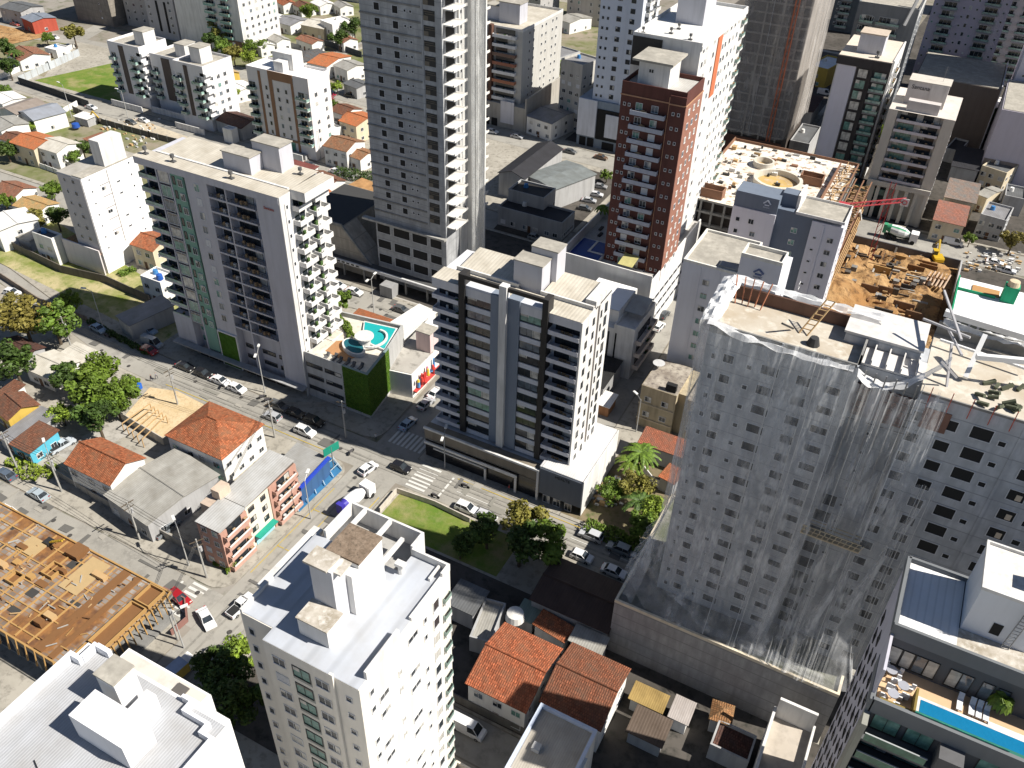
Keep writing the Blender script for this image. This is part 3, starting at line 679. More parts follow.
b = MB(); b.box(-.3, 14.2, -.2, .15, 12, 12.8); b.bar((14, 0, 12.4), (23.2, 0, 2.4), .5); B.P('coping', b, CONC)
b = MB(); b.quad([(.2, .3, 12.05), (13.8, .3, 12.05), (13.8, 19.8, 12.05), (.2, 19.8, 12.05)]); B.P('roof', b, plain((.05, .05, .05), .9, 'bitumen'))
B.done()
B = Bld('street_canopy', 'long flat white beam canopy running along the shaded street below the concrete tower', -140, 144.6, 51, 3.0, 'canopy')
b = MB(); b.box(0, 51, 0, .5, 3.6, 4.4); B.P('beam', b, paint((.6, .6, .6)))
b = MB(); b.box(0, 51, .5, 3.0, 3.8, 3.95); B.P('roof', b, plain((.08, .08, .08), .9, 'bitumen'))
for i in range(9): B.P('pillar', MB().box(2 + i * 6, 2.4 + i * 6, .2, .6, 0, 3.6), CONC)
for i in range(5): B.P('beam_panel', MB().box(18.5 + i * 1.4, 19.4 + i * 1.4, -.05, -.01, 3.8, 4.2), DARKP)
B.P('guard_booth', MB().box(33, 36.5, -3, -.3, .1, 3), paint((.3, .3, .3)))
B.done()

# ---- the brown brick tower on its white podium
BRK = paint((.115, .045, .036), .25, name='brown_render'); BRK2 = BRK
B = Bld('brick_tower', 'dark brown-red tower with stacked balconies and pale tank house on top', -58.8, 161, 13.4, 10.6, 'tower')
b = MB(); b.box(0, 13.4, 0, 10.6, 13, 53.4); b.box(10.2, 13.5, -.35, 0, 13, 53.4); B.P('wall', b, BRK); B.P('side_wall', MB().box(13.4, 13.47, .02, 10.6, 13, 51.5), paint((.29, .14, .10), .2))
b = MB(); b.box(-.12, 10.2, -.12, .0, 51.6, 51.85); b.box(10.1, 13.65, -.47, -.35, 51.6, 51.85); b.box(13.5, 13.62, -.47, 10.6, 51.6, 51.85); b.box(10.1, 10.2, -.42, -.35, 14, 53); B.P('string_course', b, paint((.45, .25, .15)))
for i in range(13):
    z = 13.9 + i * 2.88
    B.win('F', 4.0, z + .8, 1.3, 1.3); B.win('F', 7.3, z + .8, 1.3, 1.3); B.win('F', .9, z + 1.2, .4, .5, 'dark'); B.win('F', 1.9, z + 1.2, .4, .5, 'dark')
    B.win('F', 11.2, z + 1.2, .4, .5, 'dark', n=.35); B.win('F', 12.3, z + 1.2, .4, .5, 'dark', n=.35)
    if i < 13: B.balc('F', 6.1, z - .1, 7.2, .9, 'solid', (.42, .44, .5), ph=.9)
    for v in (2.4, 5.4, 8.2): B.win('R', v, z + .9, .9, 1.1, random.choice(['curt', 'curt', 'blue']), n=.08)
b = MB(); roof_ring(b, 0, 13.4, 0, 10.6, 53.4, .9); B.P('parapet', b, BRK)
b = MB(); b.quad([(.2, .2, 53.44), (13.2, .2, 53.44), (13.2, 10.4, 53.44), (.2, 10.4, 53.44)]); B.P('roof', b, sheet((.5, .49, .47), dirt=.25))
b = MB(); b.box(2.2, 8.6, 2.4, 8.8, 53.4, 58.2); B.P('water_tank_house', b, WALLW)
b = MB(); b.box(1.2, 9.5, .9, 9.6, 58.2, 58.6); B.P('tank_roof', b, ROOFCONC)
for x in (4.4, 4.9): B.P('vent_opening', MB().box(x, x + .35, 2.35, 2.4, 56.0, 56.6), DARKP)
B.done()
B = Bld('podium_building', 'white garage podium with a blue pool on its deck around the brown-red tower', -67.3, 155, 22.0, 35, 'podium')
b = MB(); b.box(0, 22.0, .3, 35, 0, 14.4); B.P('wall', b, WALLW)
b = MB(); b.box(0, 22.0, 0, .3, 0, 17); b.box(21.7, 22.0, .3, 34, 14.4, 15.6); b.box(0, .3, .3, 34, 14.4, 16.8); B.P('parapet', b, paint(WHITE, .15))
b = MB(); b.quad([(.3, .3, 14.44), (21.7, .3, 14.44), (21.7, 34.8, 14.44), (.3, 34.8, 14.44)]); B.P('deck', b, ground_mat('pool_deck', [(.4, .38, .35), (.46, .44, .42), (.3, .29, .28)], [.3, 1]))
b = MB(); b.box(.6, 8.2, 1.2, 12.4, 14.45, 14.9); B.P('pool_edge', b, WALLW)
b = MB(); b.quad([(.9, 1.5, 14.93), (7.9, 1.5, 14.93), (7.9, 12.1, 14.93), (.9, 12.1, 14.93)]); B.P('pool', b, water((.005, .03, .2)), 'deep blue swimming pool')
b = MB(); b.box(4.2, 4.7, 6.5, 12.1, 14.95, 15.05); b.box(4.7, 7.9, 6.5, 7.0, 14.95, 15.05); B.P('pool_divider', b, WALLW)
b = MB(); b.quad([(13.6, 1, 17.2), (17, 1, 17.2), (17, 5.3, 17.8), (13.6, 5.3, 17.8)]); B.P('translucent_roof', b, sheet((.5, .46, .2), rib=.6))
for x, y in ((3, 15), (5, 17), (7, 14.5), (2, 18)): B.P('pool_lounger', MB().box(x, x + .7, y, y + 1.9, 14.5, 14.8), plain((.03, .03, .03), .8, 'dark_fabric'))
for i in range(10):
    for zz in (3, 6, 9): B.hole('R', 2.6 + i * 3, zz, 2.4, .9)
B.done()

# ---- white tower with the long side behind the brown one
B = Bld('apartment_building', 'long white tower with an orange stripe, right behind the brown-red tower', -61.7, 172.5, 14.3, 33, 'tower')
b = MB(); b.box(0, 14.3, 0, 33, 0, 59.7); B.P('wall', b, WALLW)
b = MB(); b.box(14.3, 14.5, 12, 15, 46, 59.7); B.P('orange_stripe', b, paint((.55, .17, .08)))
b = MB(); b.box(0, 6.3, -.2, .0, 54, 59.7); B.P('dark_panel', b, DARKP)
b = MB(); roof_ring(b, 0, 14.5, 0, 33, 59.7, .7, .3); b.box(14.3, 14.6, 0, 33, 58.9, 59.7); B.P('parapet', b, WALLW)
b = MB(); b.quad([(.3, .3, 59.74), (14, .3, 59.74), (14, 32.7, 59.74), (.3, 32.7, 59.74)]); B.P('roof', b, sheet((.7, .7, .68), dirt=.12))
b = MB(); b.box(4.0, 10.0, 14, 22, 59.7, 66); B.P('lift_house', b, WALLL)
for x, y in ((1.2, 2.2), (6.2, 5), (11, 3), (6.5, 9)): vent(B, x, y, 59.8, .8)
for i in range(20):
    z = 3 + i * 2.85
    for v in (2.2, 4.4, 9.8, 16.6, 18.6, 21.6, 24.4, 27.2): B.win('R', v, z + .8, .9, 1.1, random.choice(['dark', 'dark', 'curt', 'blue']))
    B.balc('R', 31, z, 2.4, .7, 'glass'); 
B.done()
# ---- pale blue white tower with dark window grid
B = Bld('apartment_building', 'pale blue-white tower with small dark windows above a blue-grey podium', -101.5, 252, 13.5, 14, 'tower')
b = MB(); b.box(0, 13.5, 0, 14, 15, 60); b.box(9.2, 13.5, -.6, 0, 15, 60); B.P('wall', b, paint((.62, .66, .74), .08))
for i in range(15):
    z = 15.5 + i * 2.9
    for u, w_, n_ in ((1.2, .5, 0), (2.8, .5, 0), (6.2, 1.3, 0), (10.6, 1.3, .6)): B.win('F', u, z + 1.0, w_, .6 if w_ < 1 else 1.2, 'dark', 'd', n=n_)
    B.balc('R', 4, z, 4, 1.2, 'solid'); B.balc('R', 10, z, 4, 1.2, 'solid'); B.win('R', 4, z + .3, 3, 1.9, 'dark'); B.win('R', 10, z + .3, 3, 1.9, 'dark')
B.P('roof', MB().box(-.2, 13.7, -.7, 14, 60, 60.5), ROOFCONC)
B.done()
B = Bld('podium_building', 'blue-grey podium with white panels and black recess under the pale blue-white tower', -105.5, 250.6, 24, 16, 'podium')
b = MB(); b.box(0, 24, .5, 16, 0, 15.4); B.P('wall', b, paint((.25, .30, .36)))
b = MB(); b.box(0, 6.3, 0, .5, 3.6, 15.4); b.box(9.6, 16, 0, .5, 4.4, 11.8); B.P('white_panel', b, paint((.66, .68, .74)))
b = MB(); b.box(6.5, 23.5, .3, .49, 3.2, 13); b.box(1, 3.2, .3, .49, .2, 3.0); b.box(3.8, 6, .3, .49, .2, 3.0); b.box(9, 13, .3, .49, .2, 2.6); B.P('recess', b, BLACKIN)
B.done()

# ---- grey and white banded block far centre
B = Bld('apartment_building', 'grey and white banded block with a brown strip, right of the raw concrete tower', -148, 253, 20.6, 30, 'apartment block')
b = MB(); b.box(0, 20.6, 0, 30, 8, 31.2); B.P('wall', b, paint((.5, .49, .46), .2))
for i in range(8):
    z = 8.8 + i * 2.85
    for u, w_ in ((4.6, 7.6), (14.5, 8.4)):
        B.balc('F', u, z, w_, 1.3, 'solid', [(.7, .7, .7), (.7, .7, .7), (.4, .17, .1), (.7, .7, .7), (.33, .14, .09), (.2, .13, .1), (.7, .7, .7), (.7, .7, .7)][i]); B.win('F', u, z + 1.05, w_ * .8, 1.5, 'dark', 'd')
    for v in (5, 8, 14, 17, 22, 25): B.win('R', v, z + .8, .8, .9, 'dark')
b = MB(); b.box(9, 10.2, -1.6, 0, 8, 32.4); B.P('brown_strip', b, paint((.13, .07, .05)))
b = MB(); roof_ring(b, 0, 20.6, 0, 30, 31.2, .8); B.P('parapet', b, WALLW)
b = MB(); b.quad([(.2, .2, 31.24), (20.4, .2, 31.24), (20.4, 29.8, 31.24), (.2, 29.8, 31.24)]); B.P('roof', b, ROOFC)
b = MB(); b.box(8.5, 16.0, 6.5, 12, 31.3, 37.4); b.box(3.5, 8.4, 7.5, 12, 31.3, 35.5); B.P('lift_house', b, WALLL)
b = MB(); b.box(8.3, 16.2, 6.3, 12.2, 37.4, 37.7); b.box(3.3, 8.29, 7.3, 12.2, 35.5, 35.8); B.P('lift_house_roof', b, ROOFCONC)
B.done()
B = Bld('podium_building', 'grey walled podium with a white slab wall below the banded grey block', -150, 250.5, 26, 34, 'podium')
b = MB(); b.box(0, 26, .2, 34, 0, 8.0); b.box(25.5, 26, .2, 34, 8, 11.2); B.P('wall', b, paint((.4, .38, .34), .3))
b = MB(); b.box(16.5, 21.5, -.1, .2, 1.8, 9.2); b.box(25.4, 26.1, 30, 34.2, 0, 12); B.P('white_panel', b, paint((.66, .65, .68)))
for i in range(5): B.P('garage_opening', MB().box(1 + i * 3, 3.2 + i * 3, .1, .19, .2, 2.8), BLACKIN)
B.done()
# ---- the white tower in the foreground, bottom centre
ROOFB = sheet((.45, .475, .52), rib=5.0, dirt=.12, name='white_roof_sheet')
B = Bld('apartment_building', 'white foreground tower with pale metal roof and brown-topped stair house, pergola beams behind', -45.2, 32.8, 14.8, 15.4, 'apartment block')
b = MB(); b.box(3.9, 14.8, 0, 12.8, 0, 42.0); b.box(0, 3.9, 1.4, 12.8, 0, 42.0); b.box(10.4, 14.8, 12.8, 15.4, 0, 42.0); b.box(1.2, 10.4, 12.8, 17.6, 0, 40.6); b.box(11.7, 12.1, -.25, 0, 0, 42.6)
B.P('wall', b, paint((.70, .67, .61), .15))
b = MB(); b.quad([(3.9, .02, 42.05), (14.7, .02, 42.05), (14.7, 15.3, 42.1), (10.4, 15.3, 42.1), (10.4, 12.8, 42.1), (3.9, 12.8, 42.1)]); b.quad([(.05, 1.5, 42.05), (3.9, 1.5, 42.05), (3.9, 12.8, 42.1), (.05, 12.8, 42.1)]); B.P('roof', b, ROOFB)
b = MB(); b.quad([(1.3, 12.9, 40.65), (10.3, 12.9, 40.65), (10.3, 17.5, 40.65), (1.3, 17.5, 40.65)]); B.P('terrace', b, ground_mat('terrace_floor', [(.34, .33, .31), (.4, .39, .37), (.28, .27, .26)], [.3, 1]))
b = MB(); b.box(14.5, 14.8, 1.2, 6.4, 42, 43.1); b.box(14.5, 14.8, 8.4, 14.0, 42, 42.5)
b.box(1.2, 10.4, 17.35, 17.6, 40.6, 43.2); b.box(1.2, 1.45, 12.8, 17.35, 40.6, 43.2); b.box(10.15, 10.4, 15.4, 17.35, 40.6, 43.2); b.box(10.4, 14.8, 15.2, 15.45, 42, 43.0); b.box(14.55, 14.8, 14, 15.2, 42, 43.0); b.box(13.6, 13.85, 13.2, 15.2, 42.05, 42.5)
b.box(0, .25, 1.4, 6.0, 42, 42.5); b.box(-1.2, -.01, 5, 14, 41.0, 41.5)
B.P('parapet', b, WALLW)
b = MB(); b.bar((3.2, 11.3, 43.0), (3.2, 17.4, 43.0), .42); b.bar((6.4, 11.3, 43.0), (6.4, 17.4, 43.0), .42); b.bar((8.8, 11.3, 42.9), (8.8, 16.0, 42.9), .4); B.P('pergola_beam', b, WALLW)
b = MB(); b.box(6.3, 9.9, 7.5, 11.2, 42.1, 48.1); b.box(7.2, 9.88, 6.42, 7.5, 42.1, 47.6); B.P('stair_house', b, paint((.74, .73, .71), .1))
b = MB(); b.box(6.2, 9.95, 7.5, 11.3, 48.1, 48.35); B.P('stair_house_roof', b, ground_mat('gravel_roof', [(.17, .125, .09), (.25, .19, .14), (.1, .08, .06)], [1.5, 4], 1, .1))
b = MB(); b.box(6.7, 9.2, 4.62, 6.4, 42.1, 49.6); B.P('lift_house', b, paint((.6, .6, .62), .15))
b = MB(); b.box(6.2, 8.8, 4.4, 6.5, 49.6, 49.85); b.box(8.82, 9.95, 4.9, 6.6, 49.3, 49.5); B.P('lift_house_roof', b, ground_mat('stained_concrete', [(.5, .46, .4), (.3, .26, .2), (.6, .57, .52)], [.5, 1.5]))
b = MB(); b.box(6.5, 9.9, 2.2, 4.6, 42.1, 44.4); B.P('tank_box', b, paint((.68, .67, .65), .15))
b = MB(); b.box(6.4, 9.95, 2.1, 4.6, 44.4, 44.55); B.P('tank_box_roof', b, ground_mat('stained_concrete', [], []))
b = MB(); b.cyl(10.7, 12.8, 42.1, 43.2, .35, .3, 8); b.box(10.2, 11.2, 12.4, 13.1, 43.2, 43.6); B.P('roof_vent', b, WALLW)
for i in range(15):
    z = 39.2 - i * 2.72
    if z < 1: break
    B.win('F', 1.0, z, .6, .9, 'dark', n=-1.4); B.win('F', 5.5, z, 1.4, 1.1); B.win('F', 10.5, z, 1.4, 1.1); B.win('F', 13.5, z + .2, .6, .6, 'dark')
    B.put('window', win_mesh(1.9, 1.5, 'green', 'd'), 'F', 8.1, z - .3)
    for v, w_, k_ in ((1.6, .5, 'dark'), (3.3, 1.3, 'dark'), (6.0, .4, 'curt'), (8.4, 1.5, 'dark'), (10.6, .4, 'dark')): 
        if (i + int(v)) % 3: B.win('R', v, z, w_, .8, k_)
    B.win('R', 12.6, z - .2, .9, 1.5, random.choice(['curt', 'dark', 'curt']))
    B.balc('R', 14.5, z - .9, 1.2, .3, 'glass', n=0.0)
    for v in (4, 9): B.win('L', v, z, 1.0, 1.0)
b = MB()
for i in range(14):
    z = 38.9 - i * 2.72; b.box(7.0, 9.2, -.02, .01, z - .6, z + 1.5)
B.P('recess_panel', b, paint((.33, .34, .32), .15))
B.done()
B = Bld('annex', 'beige low annex wall with an open yard at the foot of the foreground white tower', -30.3, 41.5, 3.6, 7.0, 'annex')
b = MB(); roof_ring(b, 0, 3.6, 0, 7, 0, 5.2, .25); B.P('wall', b, paint((.7, .64, .54), .2))
B.P('floor', MB().box(.25, 3.35, .25, 6.75, 0, .4), paint((.6, .36, .2)))
B.done()
# ---- white tower bottom left
B = Bld('apartment_building', 'white tower roof in the bottom left corner with ribbed white sheets and stepped parapet', -53.3, 3, 16.5, 21.2, 'apartment block')
b = MB(); b.box(0, 16.5, 0, 21.2, 0, 44.0); b.box(2.8, 12.5, 21.2, 22.9, 0, 43.0); b.box(11.2, 16.0, 21.2, 21.6, 0, 43.9); B.P('wall', b, paint((.78, .77, .75), .08))
b = MB(); b.quad([(.3, .3, 44.05), (16.2, .3, 44.05), (16.2, 20.9, 44.05), (.3, 20.9, 44.05)]); B.P('roof', b, sheet((.43, .44, .46), rib=.5, dirt=.2, name='white_ribbed_roof'))
b = MB(); b.quad([(3.0, 21.2, 43.04), (12.3, 21.2, 43.04), (12.3, 22.7, 43.04), (3.0, 22.7, 43.04)]); B.P('terrace', b, paint((.6, .56, .5)))
b = MB(); b.box(0, .35, 0, 19.2, 44, 44.9); b.box(0, 1.4, 19.2, 19.6, 44, 44.9); b.box(1.1, 1.5, 19.6, 21.2, 44, 44.9); b.box(1.5, 3.0, 20.9, 21.3, 44, 44.9)
b.box(11.5, 12.4, 20.9, 21.2, 44, 44.8); b.box(12.4, 12.7, 20.0, 21.2, 44, 44.8); b.box(12.7, 15.0, 20.0, 20.3, 44, 44.8); b.box(15.0, 15.3, 19.2, 20.3, 44, 44.8); b.box(15.3, 16.5, 19.2, 19.5, 44, 44.8); b.box(16.15, 16.5, 0, 19.2, 44, 44.8)
B.P('parapet', b, paint((.7, .72, .76), .1))
b = MB(); b.box(6.6, 12.4, 14.6, 17.2, 44.1, 47.2); b.box(9.4, 10.4, 17.3, 19.6, 44.1, 46.0); B.P('lift_house', b, paint((.74, .74, .75), .1))
b = MB(); b.box(6.0, 8.1, 17.9, 19.9, 44.1, 47.8); B.P('stair_house', b, paint((.74, .73, .72), .1))
B.P('stair_house_roof', MB().box(5.9, 8.2, 17.8, 20.0, 47.8, 48.0), ROOFCONC)
b = MB(); b.box(9.4, 10.6, 21.4, 22.4, 43.1, 43.25); B.P('skylight', b, plain((.12, .11, .1), .5, 'skylight_pane'))
B.P('cable', MB().bar((5.2, 11.5, 44.15), (16, 7, 44.15), .08), FRD)
for i in range(14):
    for v in (3, 7, 12, 17): B.win('R', v, 40 - i * 2.8, 1.0, 1.1)
B.done()
# ---- small grey block at the bottom edge
x, y = at(566, 768, 12)
B = Bld('small_block', 'small grey block with ribbed roof and pale blue coping at the bottom edge', -22.7, 47.0, 8.6, 9.6, 'building')
b = MB(); b.box(0, 7.6, 0, 9.6, 0, 12); b.box(7.6, 8.0, 0, 6.0, 0, 12); B.P('wall', b, paint((.62, .61, .58)))
b = MB(); b.quad([(.4, .4, 12.05), (7.2, .4, 12.05), (7.2, 9.2, 12.05), (.4, 9.2, 12.05)]); B.P('roof', b, sheet((.42, .39, .34), rib=.6, dirt=.3))
b = MB(); roof_ring(b, -.05, 7.65, -.05, 9.65, 11.8, .75, .4); B.P('coping', b, paint((.5, .56, .68), .15))
B.P('roof_hatch', MB().box(1.6, 2.6, 3.6, 4.6, 12.1, 12.8), paint((.45, .45, .45)))
for i in range(3):
    for u in (2, 5.5): B.win('F', u, 1.5 + i * 3.4, 1.4, 1.2)
B.done()

# ---- netted tower under construction, right foreground
B = Bld('netted_tower', 'huge grey concrete tower wrapped in torn white netting, right foreground', -16.6, 82.1, 34.6, 18.5, 'unfinished tower')
B.r.scale = (.945, .945, 1.0); HW = 57.1; CW = concrete((.54, .56, .59), .42, 2.85)
b = MB(); b.box(0, 17.2, 0, 9.6, 11, HW - 1.2); b.box(17.2, 24.0, 2.2, 9.6, 11, HW - 1.2); b.box(14.6, 23.0, 6.0, 12.2, HW - 1.2, HW + .1); b.box(24.0, 41.5, 0, 13.5, 11, HW - 1.2); b.box(17.0, 17.2, -.3, 2.2, 11, HW); b.box(8.6, 8.8, -.1, 0, 11, HW)
for x in (26.2, 34.6, 40.6): b.box(x, x + .35, -.08, 0.01, 11, HW - 1.5)

B.P('wall', b, CW)
b = MB(); b.quad([(.2, .2, HW - 1.15), (17.0, .2, HW - 1.15), (17.0, 9.4, HW - 1.15), (.2, 9.4, HW - 1.15)]); b.quad([(24.0, .2, HW - 1.15), (41.3, .2, HW - 1.15), (41.3, 13.3, HW - 1.15), (24.0, 13.3, HW - 1.15)])
B.P('roof', b, ground_mat('roof_slab', [(.5, .46, .39), (.40, .34, .26), (.6, .57, .5)], [.14, .6]))
b = MB(); roof_ring(b, 0, 17.2, 0, 9.6, HW - 1.2, 1.2, .25); b.box(24.0, 41.5, 13.2, 13.5, HW - 1.2, HW + .6); b.box(24, 41.5, 0, .2, HW - 1.2, HW - .9); B.P('parapet', b, CONC)
b = MB(); b.box(.6, 14.4, 9.0, 9.3, HW - 1.1, HW + .5); B.P('brick_upstand', b, paint((.16, .09, .065), .3, name='hollow_brick'))
b = MB(); b.box(14.4, 23.2, 5.9, 12.4, HW + .1, HW + .35)
b.box(17.3, 24, 2.25, 5.85, HW - 1.15, HW - .9)
for k in range(4): b.box(18.2 + k * 1.6, 18.35 + k * 1.6, 2.2, 5.9, HW - .9, HW - .3)
B.P('core_roof', b, paint((.62, .6, .58), .25))
for i in range(6): B.P('steel_column', MB().box(18.0 + i * 1.1, 18.15 + i * 1.1, .3, .5, 40, HW - .6), STEEL)
# white hoist frame on the right wing
for p, q, w_ in (((24.2, 13.6, HW + 1.6), (35.5, 12.6, HW + 1.6), .7), ((24.6, 10.5, HW - .2), (34.2, 9.2, HW - .2), .25), ((28.6, 8.9, HW + 2.6), (28.0, 4.6, HW - .6), .5), ((28.2, 5.0, HW + 2.0), (38, 7.6, HW + 2.6), .55)):
    B.P('white_beam', MB().bar(p, q, w_), paint((.74, .74, .74), .1))
b = MB()
rnd = random.Random(5)
for i in range(34):
    x, y = rnd.uniform(29.6, 34), rnd.uniform(1.2, 6.4); B.P('timber_scrap', MB().bar((x - .5, y, HW - 1), (x + rnd.uniform(-.3, .7), y + rnd.uniform(-.8, .8), HW - .8 + rnd.random() * .4), .35), plain((.10, .11, .07), .9, 'old_boards')) if i < 16 else None
for i in range(5): B.P('red_prop', MB().bar((25 + i * 2.1, -.25, HW - 2.4), (25 + i * 2.1, -.25, HW + .1), .09), plain((.5, .1, .06), .7, 'red_steel'))
b = MB(); b.bar((9.6, 5.0, HW - 1.1), (11.4, 8.0, HW + 2.4), .14); b.bar((10.6, 4.9, HW - 1.1), (12.4, 7.9, HW + 2.4), .14)
for k in range(7): b.bar((9.9 + k * .27, 5.4 + k * .4, HW - .6 + k * .5), (10.8 + k * .27, 5.4 + k * .4, HW - .6 + k * .5), .1)
B.P('site_ladder', b, WOODL)
b = MB(); b.cyl(11.6, 3.4, HW - 1.1, HW - .2, .8, .5, 10); b.bar((8.8, 5.2, HW - .9), (7.6, 3.4, HW + .4), .2); B.P('winch', b, plain((.04, .04, .04), .8, 'dark_metal'))
for k in range(5): B.P('scaffold_pole', MB().bar((1.0 + k * .8, 7.6 + .3 * (k % 2), HW - 1.1), (.4 + k * 1.1, 8.4, HW + 2.2), .12), plain((.45, .18, .1), .8, 'red_steel'))
b = MB(); b.box(17.3, 23.8, 1.9, 2.2, HW - 7.5, HW - 3.4); b.box(25.0, 27.8, -.1, 0.0, HW - 5.2, HW - 2.6); B.P('brick_infill', b, paint((.22, .12, .09), .35, name='hollow_brick'))
for i in range(6): B.P('rebar', MB().bar((17.6, 1.6, HW - 8 + i * .9), (25.0, -.8, HW - 6.2 + i * .9), .07), plain((.05, .04, .04), .8, 'dark_steel'))
# suspended work platform
b = MB(); b.box(17.0, 24.2, -2.6, -1.2, 33.6, 33.8); 
for zz in (34.4, 35.0): b.bar((17, -2.6, zz), (24.2, -2.6, zz), .1); b.bar((17, -1.2, zz), (24.2, -1.2, zz), .1)
for i in range(12): b.bar((17 + i * .65, -2.6, 33.8), (17.33 + i * .65, -2.6, 35.0), .07)
B.P('work_platform', b, plain((.55, .45, .3), .7, 'platform_metal'))
for x in (17.2, 24.0): B.P('platform_cable', MB().bar((x, -1.9, 35), (x, -1.6, HW + 1), .06), FRW)
# window openings, 14 floors
for i in range(15):
    z = 12.6 + i * 2.85
    if z > HW - 4.0: continue
    for u, w_, h_ in ((1.2, .5, .7), (3.0, 1.2, 1.1), (5.6, .55, .55), (8.0, 2.0, 1.2), (12.0, 1.6, 1.2), (15.2, 1.9, 1.0)): B.hole('F', u, z, w_, h_)
    B.hole('F', 20.6, z + .4, .5, .4, n=-2.2); B.hole('F', 18.8, z - .2, 2.0, 1.8, n=-2.2) if i < 9 else None
    for u, w_, h_ in ((24.8, 1.4, 1.2), (28.0, 1.5, 1.3), (31.2, 2.1, 1.5), (33.4, .7, .6), (37.0, 1.7, 1.4), (39.2, .8, .7)): B.hole('F', u, z - (.5 if u > 34 else 0), w_, h_)
    if i > 5: B.P('painted_lit_reveal', MB().box(37.0, 37.6, -.03, -.015, z - .4, z + .4), paint((.62, .52, .4)))  # pale patch over the opening; sunlight on the reveal painted as colour
# netting: folded sheets hung a little off the walls
def net(B, pts, z0, z1, mat, amp=.35, seg=40, top=None, nz_=22, flare=0.0):
    b = MB(); b.smooth = True
    L = [0.0]
    for p, q in zip(pts, pts[1:]): L.append(L[-1] + math.dist(p, q))
    def pos(s_):
        for i in range(len(pts) - 1):
            if s_ <= L[i + 1] + 1e-6:
                t = (s_ - L[i]) / (L[i + 1] - L[i]); p, q = pts[i], pts[i + 1]
                n = Vector((q[1] - p[1], -(q[0] - p[0]))).normalized()
                return p[0] + (q[0] - p[0]) * t, p[1] + (q[1] - p[1]) * t, n
    rows = []
    for j in range(nz_ + 1):
        fz = j / nz_; row = []
        for i in range(seg + 1):
            s_ = L[-1] * i / seg; x, y, n = pos(s_)
            a = amp * (noise.noise(Vector((s_ * 1.1, fz * 2.0, 3.1))) + .6 * noise.noise(Vector((s_ * 3.1, fz * 1.2, 9))) + .3) + flare * (1 - fz) ** 7 + .4
            zz = z0 + (z1 - z0) * fz + (.8 * noise.noise(Vector((s_ * .4, 7.7, fz))) if j in (0, nz_) else 0)
            row.append((x + n.x * a, y + n.y * a, zz))
        rows.append(row)
    for j in range(nz_):
        for i in range(seg): b.quad([rows[j][i], rows[j][i + 1], rows[j + 1][i + 1], rows[j + 1][i]])
    o = B.P('safety_net', b, mat)
    c = MB(); st_ = max(3, seg // 12)
    for i in sorted(random.Random(seg).sample(range(2, seg), max(3, seg // 13))):
        for j in range(nz_):
            p, q = Vector(rows[j][i]), Vector(rows[j + 1][i]); c.bar(p, q, .045, n=3)
    tag(c.build('net_cords', plain((.6, .6, .6), .8, 'cord'), o), kind='stuff')
    return o
NET1 = net_mat(.12, .68, col=(.76, .77, .78)); NET2 = net_mat(.6, .95, col=(.82, .82, .82)); NET3 = net_mat(.08, .5, col=(.7, .7, .7))
net(B, [(-.5, 10.2), (-.5, -.6), (17.6, -.6)], 12, HW + .6, NET1, .5, 90, flare=4.4)
net(B, [(17.6, -.6), (18.0, -1.0), (25.9, -1.0), (26.6, -.4)], 12, HW - 1.0, NET1, .7, 60, flare=4.6)
net(B, [(26.6, -.4), (29.5, -.5)], 12, HW - 12, NET3, .5, 16)
b = MB(); b.smooth = True
def scarf(b, P_, Q, w0, w1, drop=1.2, n=24, seed=0):
    P_, Q = Vector(P_), Vector(Q); d = (Q - P_).normalized(); s_ = d.cross(Vector((0, 0, 1))).normalized(); rr_ = []
    for i in range(n + 1):
        t = i / n; c = P_.lerp(Q, t) - Vector((0, 0, drop * 4 * t * (1 - t))); row = []
        for j in range(7):
            a = (j / 6 - .5); k = (w0 + (w1 - w0) * t)
            row.append(c + s_ * a * k + Vector((0, 0, .5 * noise.noise(Vector((t * 9 + seed, j * .9, seed))) - abs(a) * k * .5)))
        rr_.append(row)
    for i in range(n):
        for j in range(6): b.quad([rr_[i][j], rr_[i + 1][j], rr_[i + 1][j + 1], rr_[i][j + 1]])
scarf(b, (-.2, .0, HW + .5), (16.8, -.2, HW - .2), 1.6, 1.2, .5, 40, 1); scarf(b, (-.2, .2, HW + .3), (-.2, 9.8, HW + 1.4), 2.2, 2.4, -.3, 24, 2); scarf(b, (0, 9.9, HW + 1.4), (18.5, 9.9, HW + 1.2), 1.6, 1.3, .2, 40, 3)
scarf(b, (17.2, .2, HW - .6), (25.8, 2.4, HW + 2.6), 2.0, .8, 2.6, 24, 4); scarf(b, (24.4, 13.4, HW + .9), (34.6, 13.4, HW + .9), 1.4, 1.4, .3, 24, 5)
B.P('rolled_net', b, NET2)
b = MB(); b.smooth = True
scarf(b, (17.5, -2.4, 36), (15.4, -3.6, 13), 2.2, 3.6, .2, 20, 6); scarf(b, (24.6, -1.6, 36), (20.5, -3.2, 12), 1.2, 3.0, .4, 20, 7); scarf(b, (28.6, -1.0, 44), (23.5, -2.6, 12), 1.4, 2.6, .3, 24, 8); scarf(b, (25.8, -.8, HW), (24.4, -1.6, 37), .8, 1.2, 0, 18, 9)
scarf(b, (2.0, -2, 14), (9.0, -4, 12.3), 1.2, 1.8, -.6, 16, 10); scarf(b, (9, -4.4, 12.4), (26, -4.8, 12.4), 1.2, 1.6, -.3, 30, 11); scarf(b, (-1.5, -1, 22), (-3.4, -4.5, 12), 2.0, 2.6, .3, 16, 12)
B.P('torn_net', b, NET1)
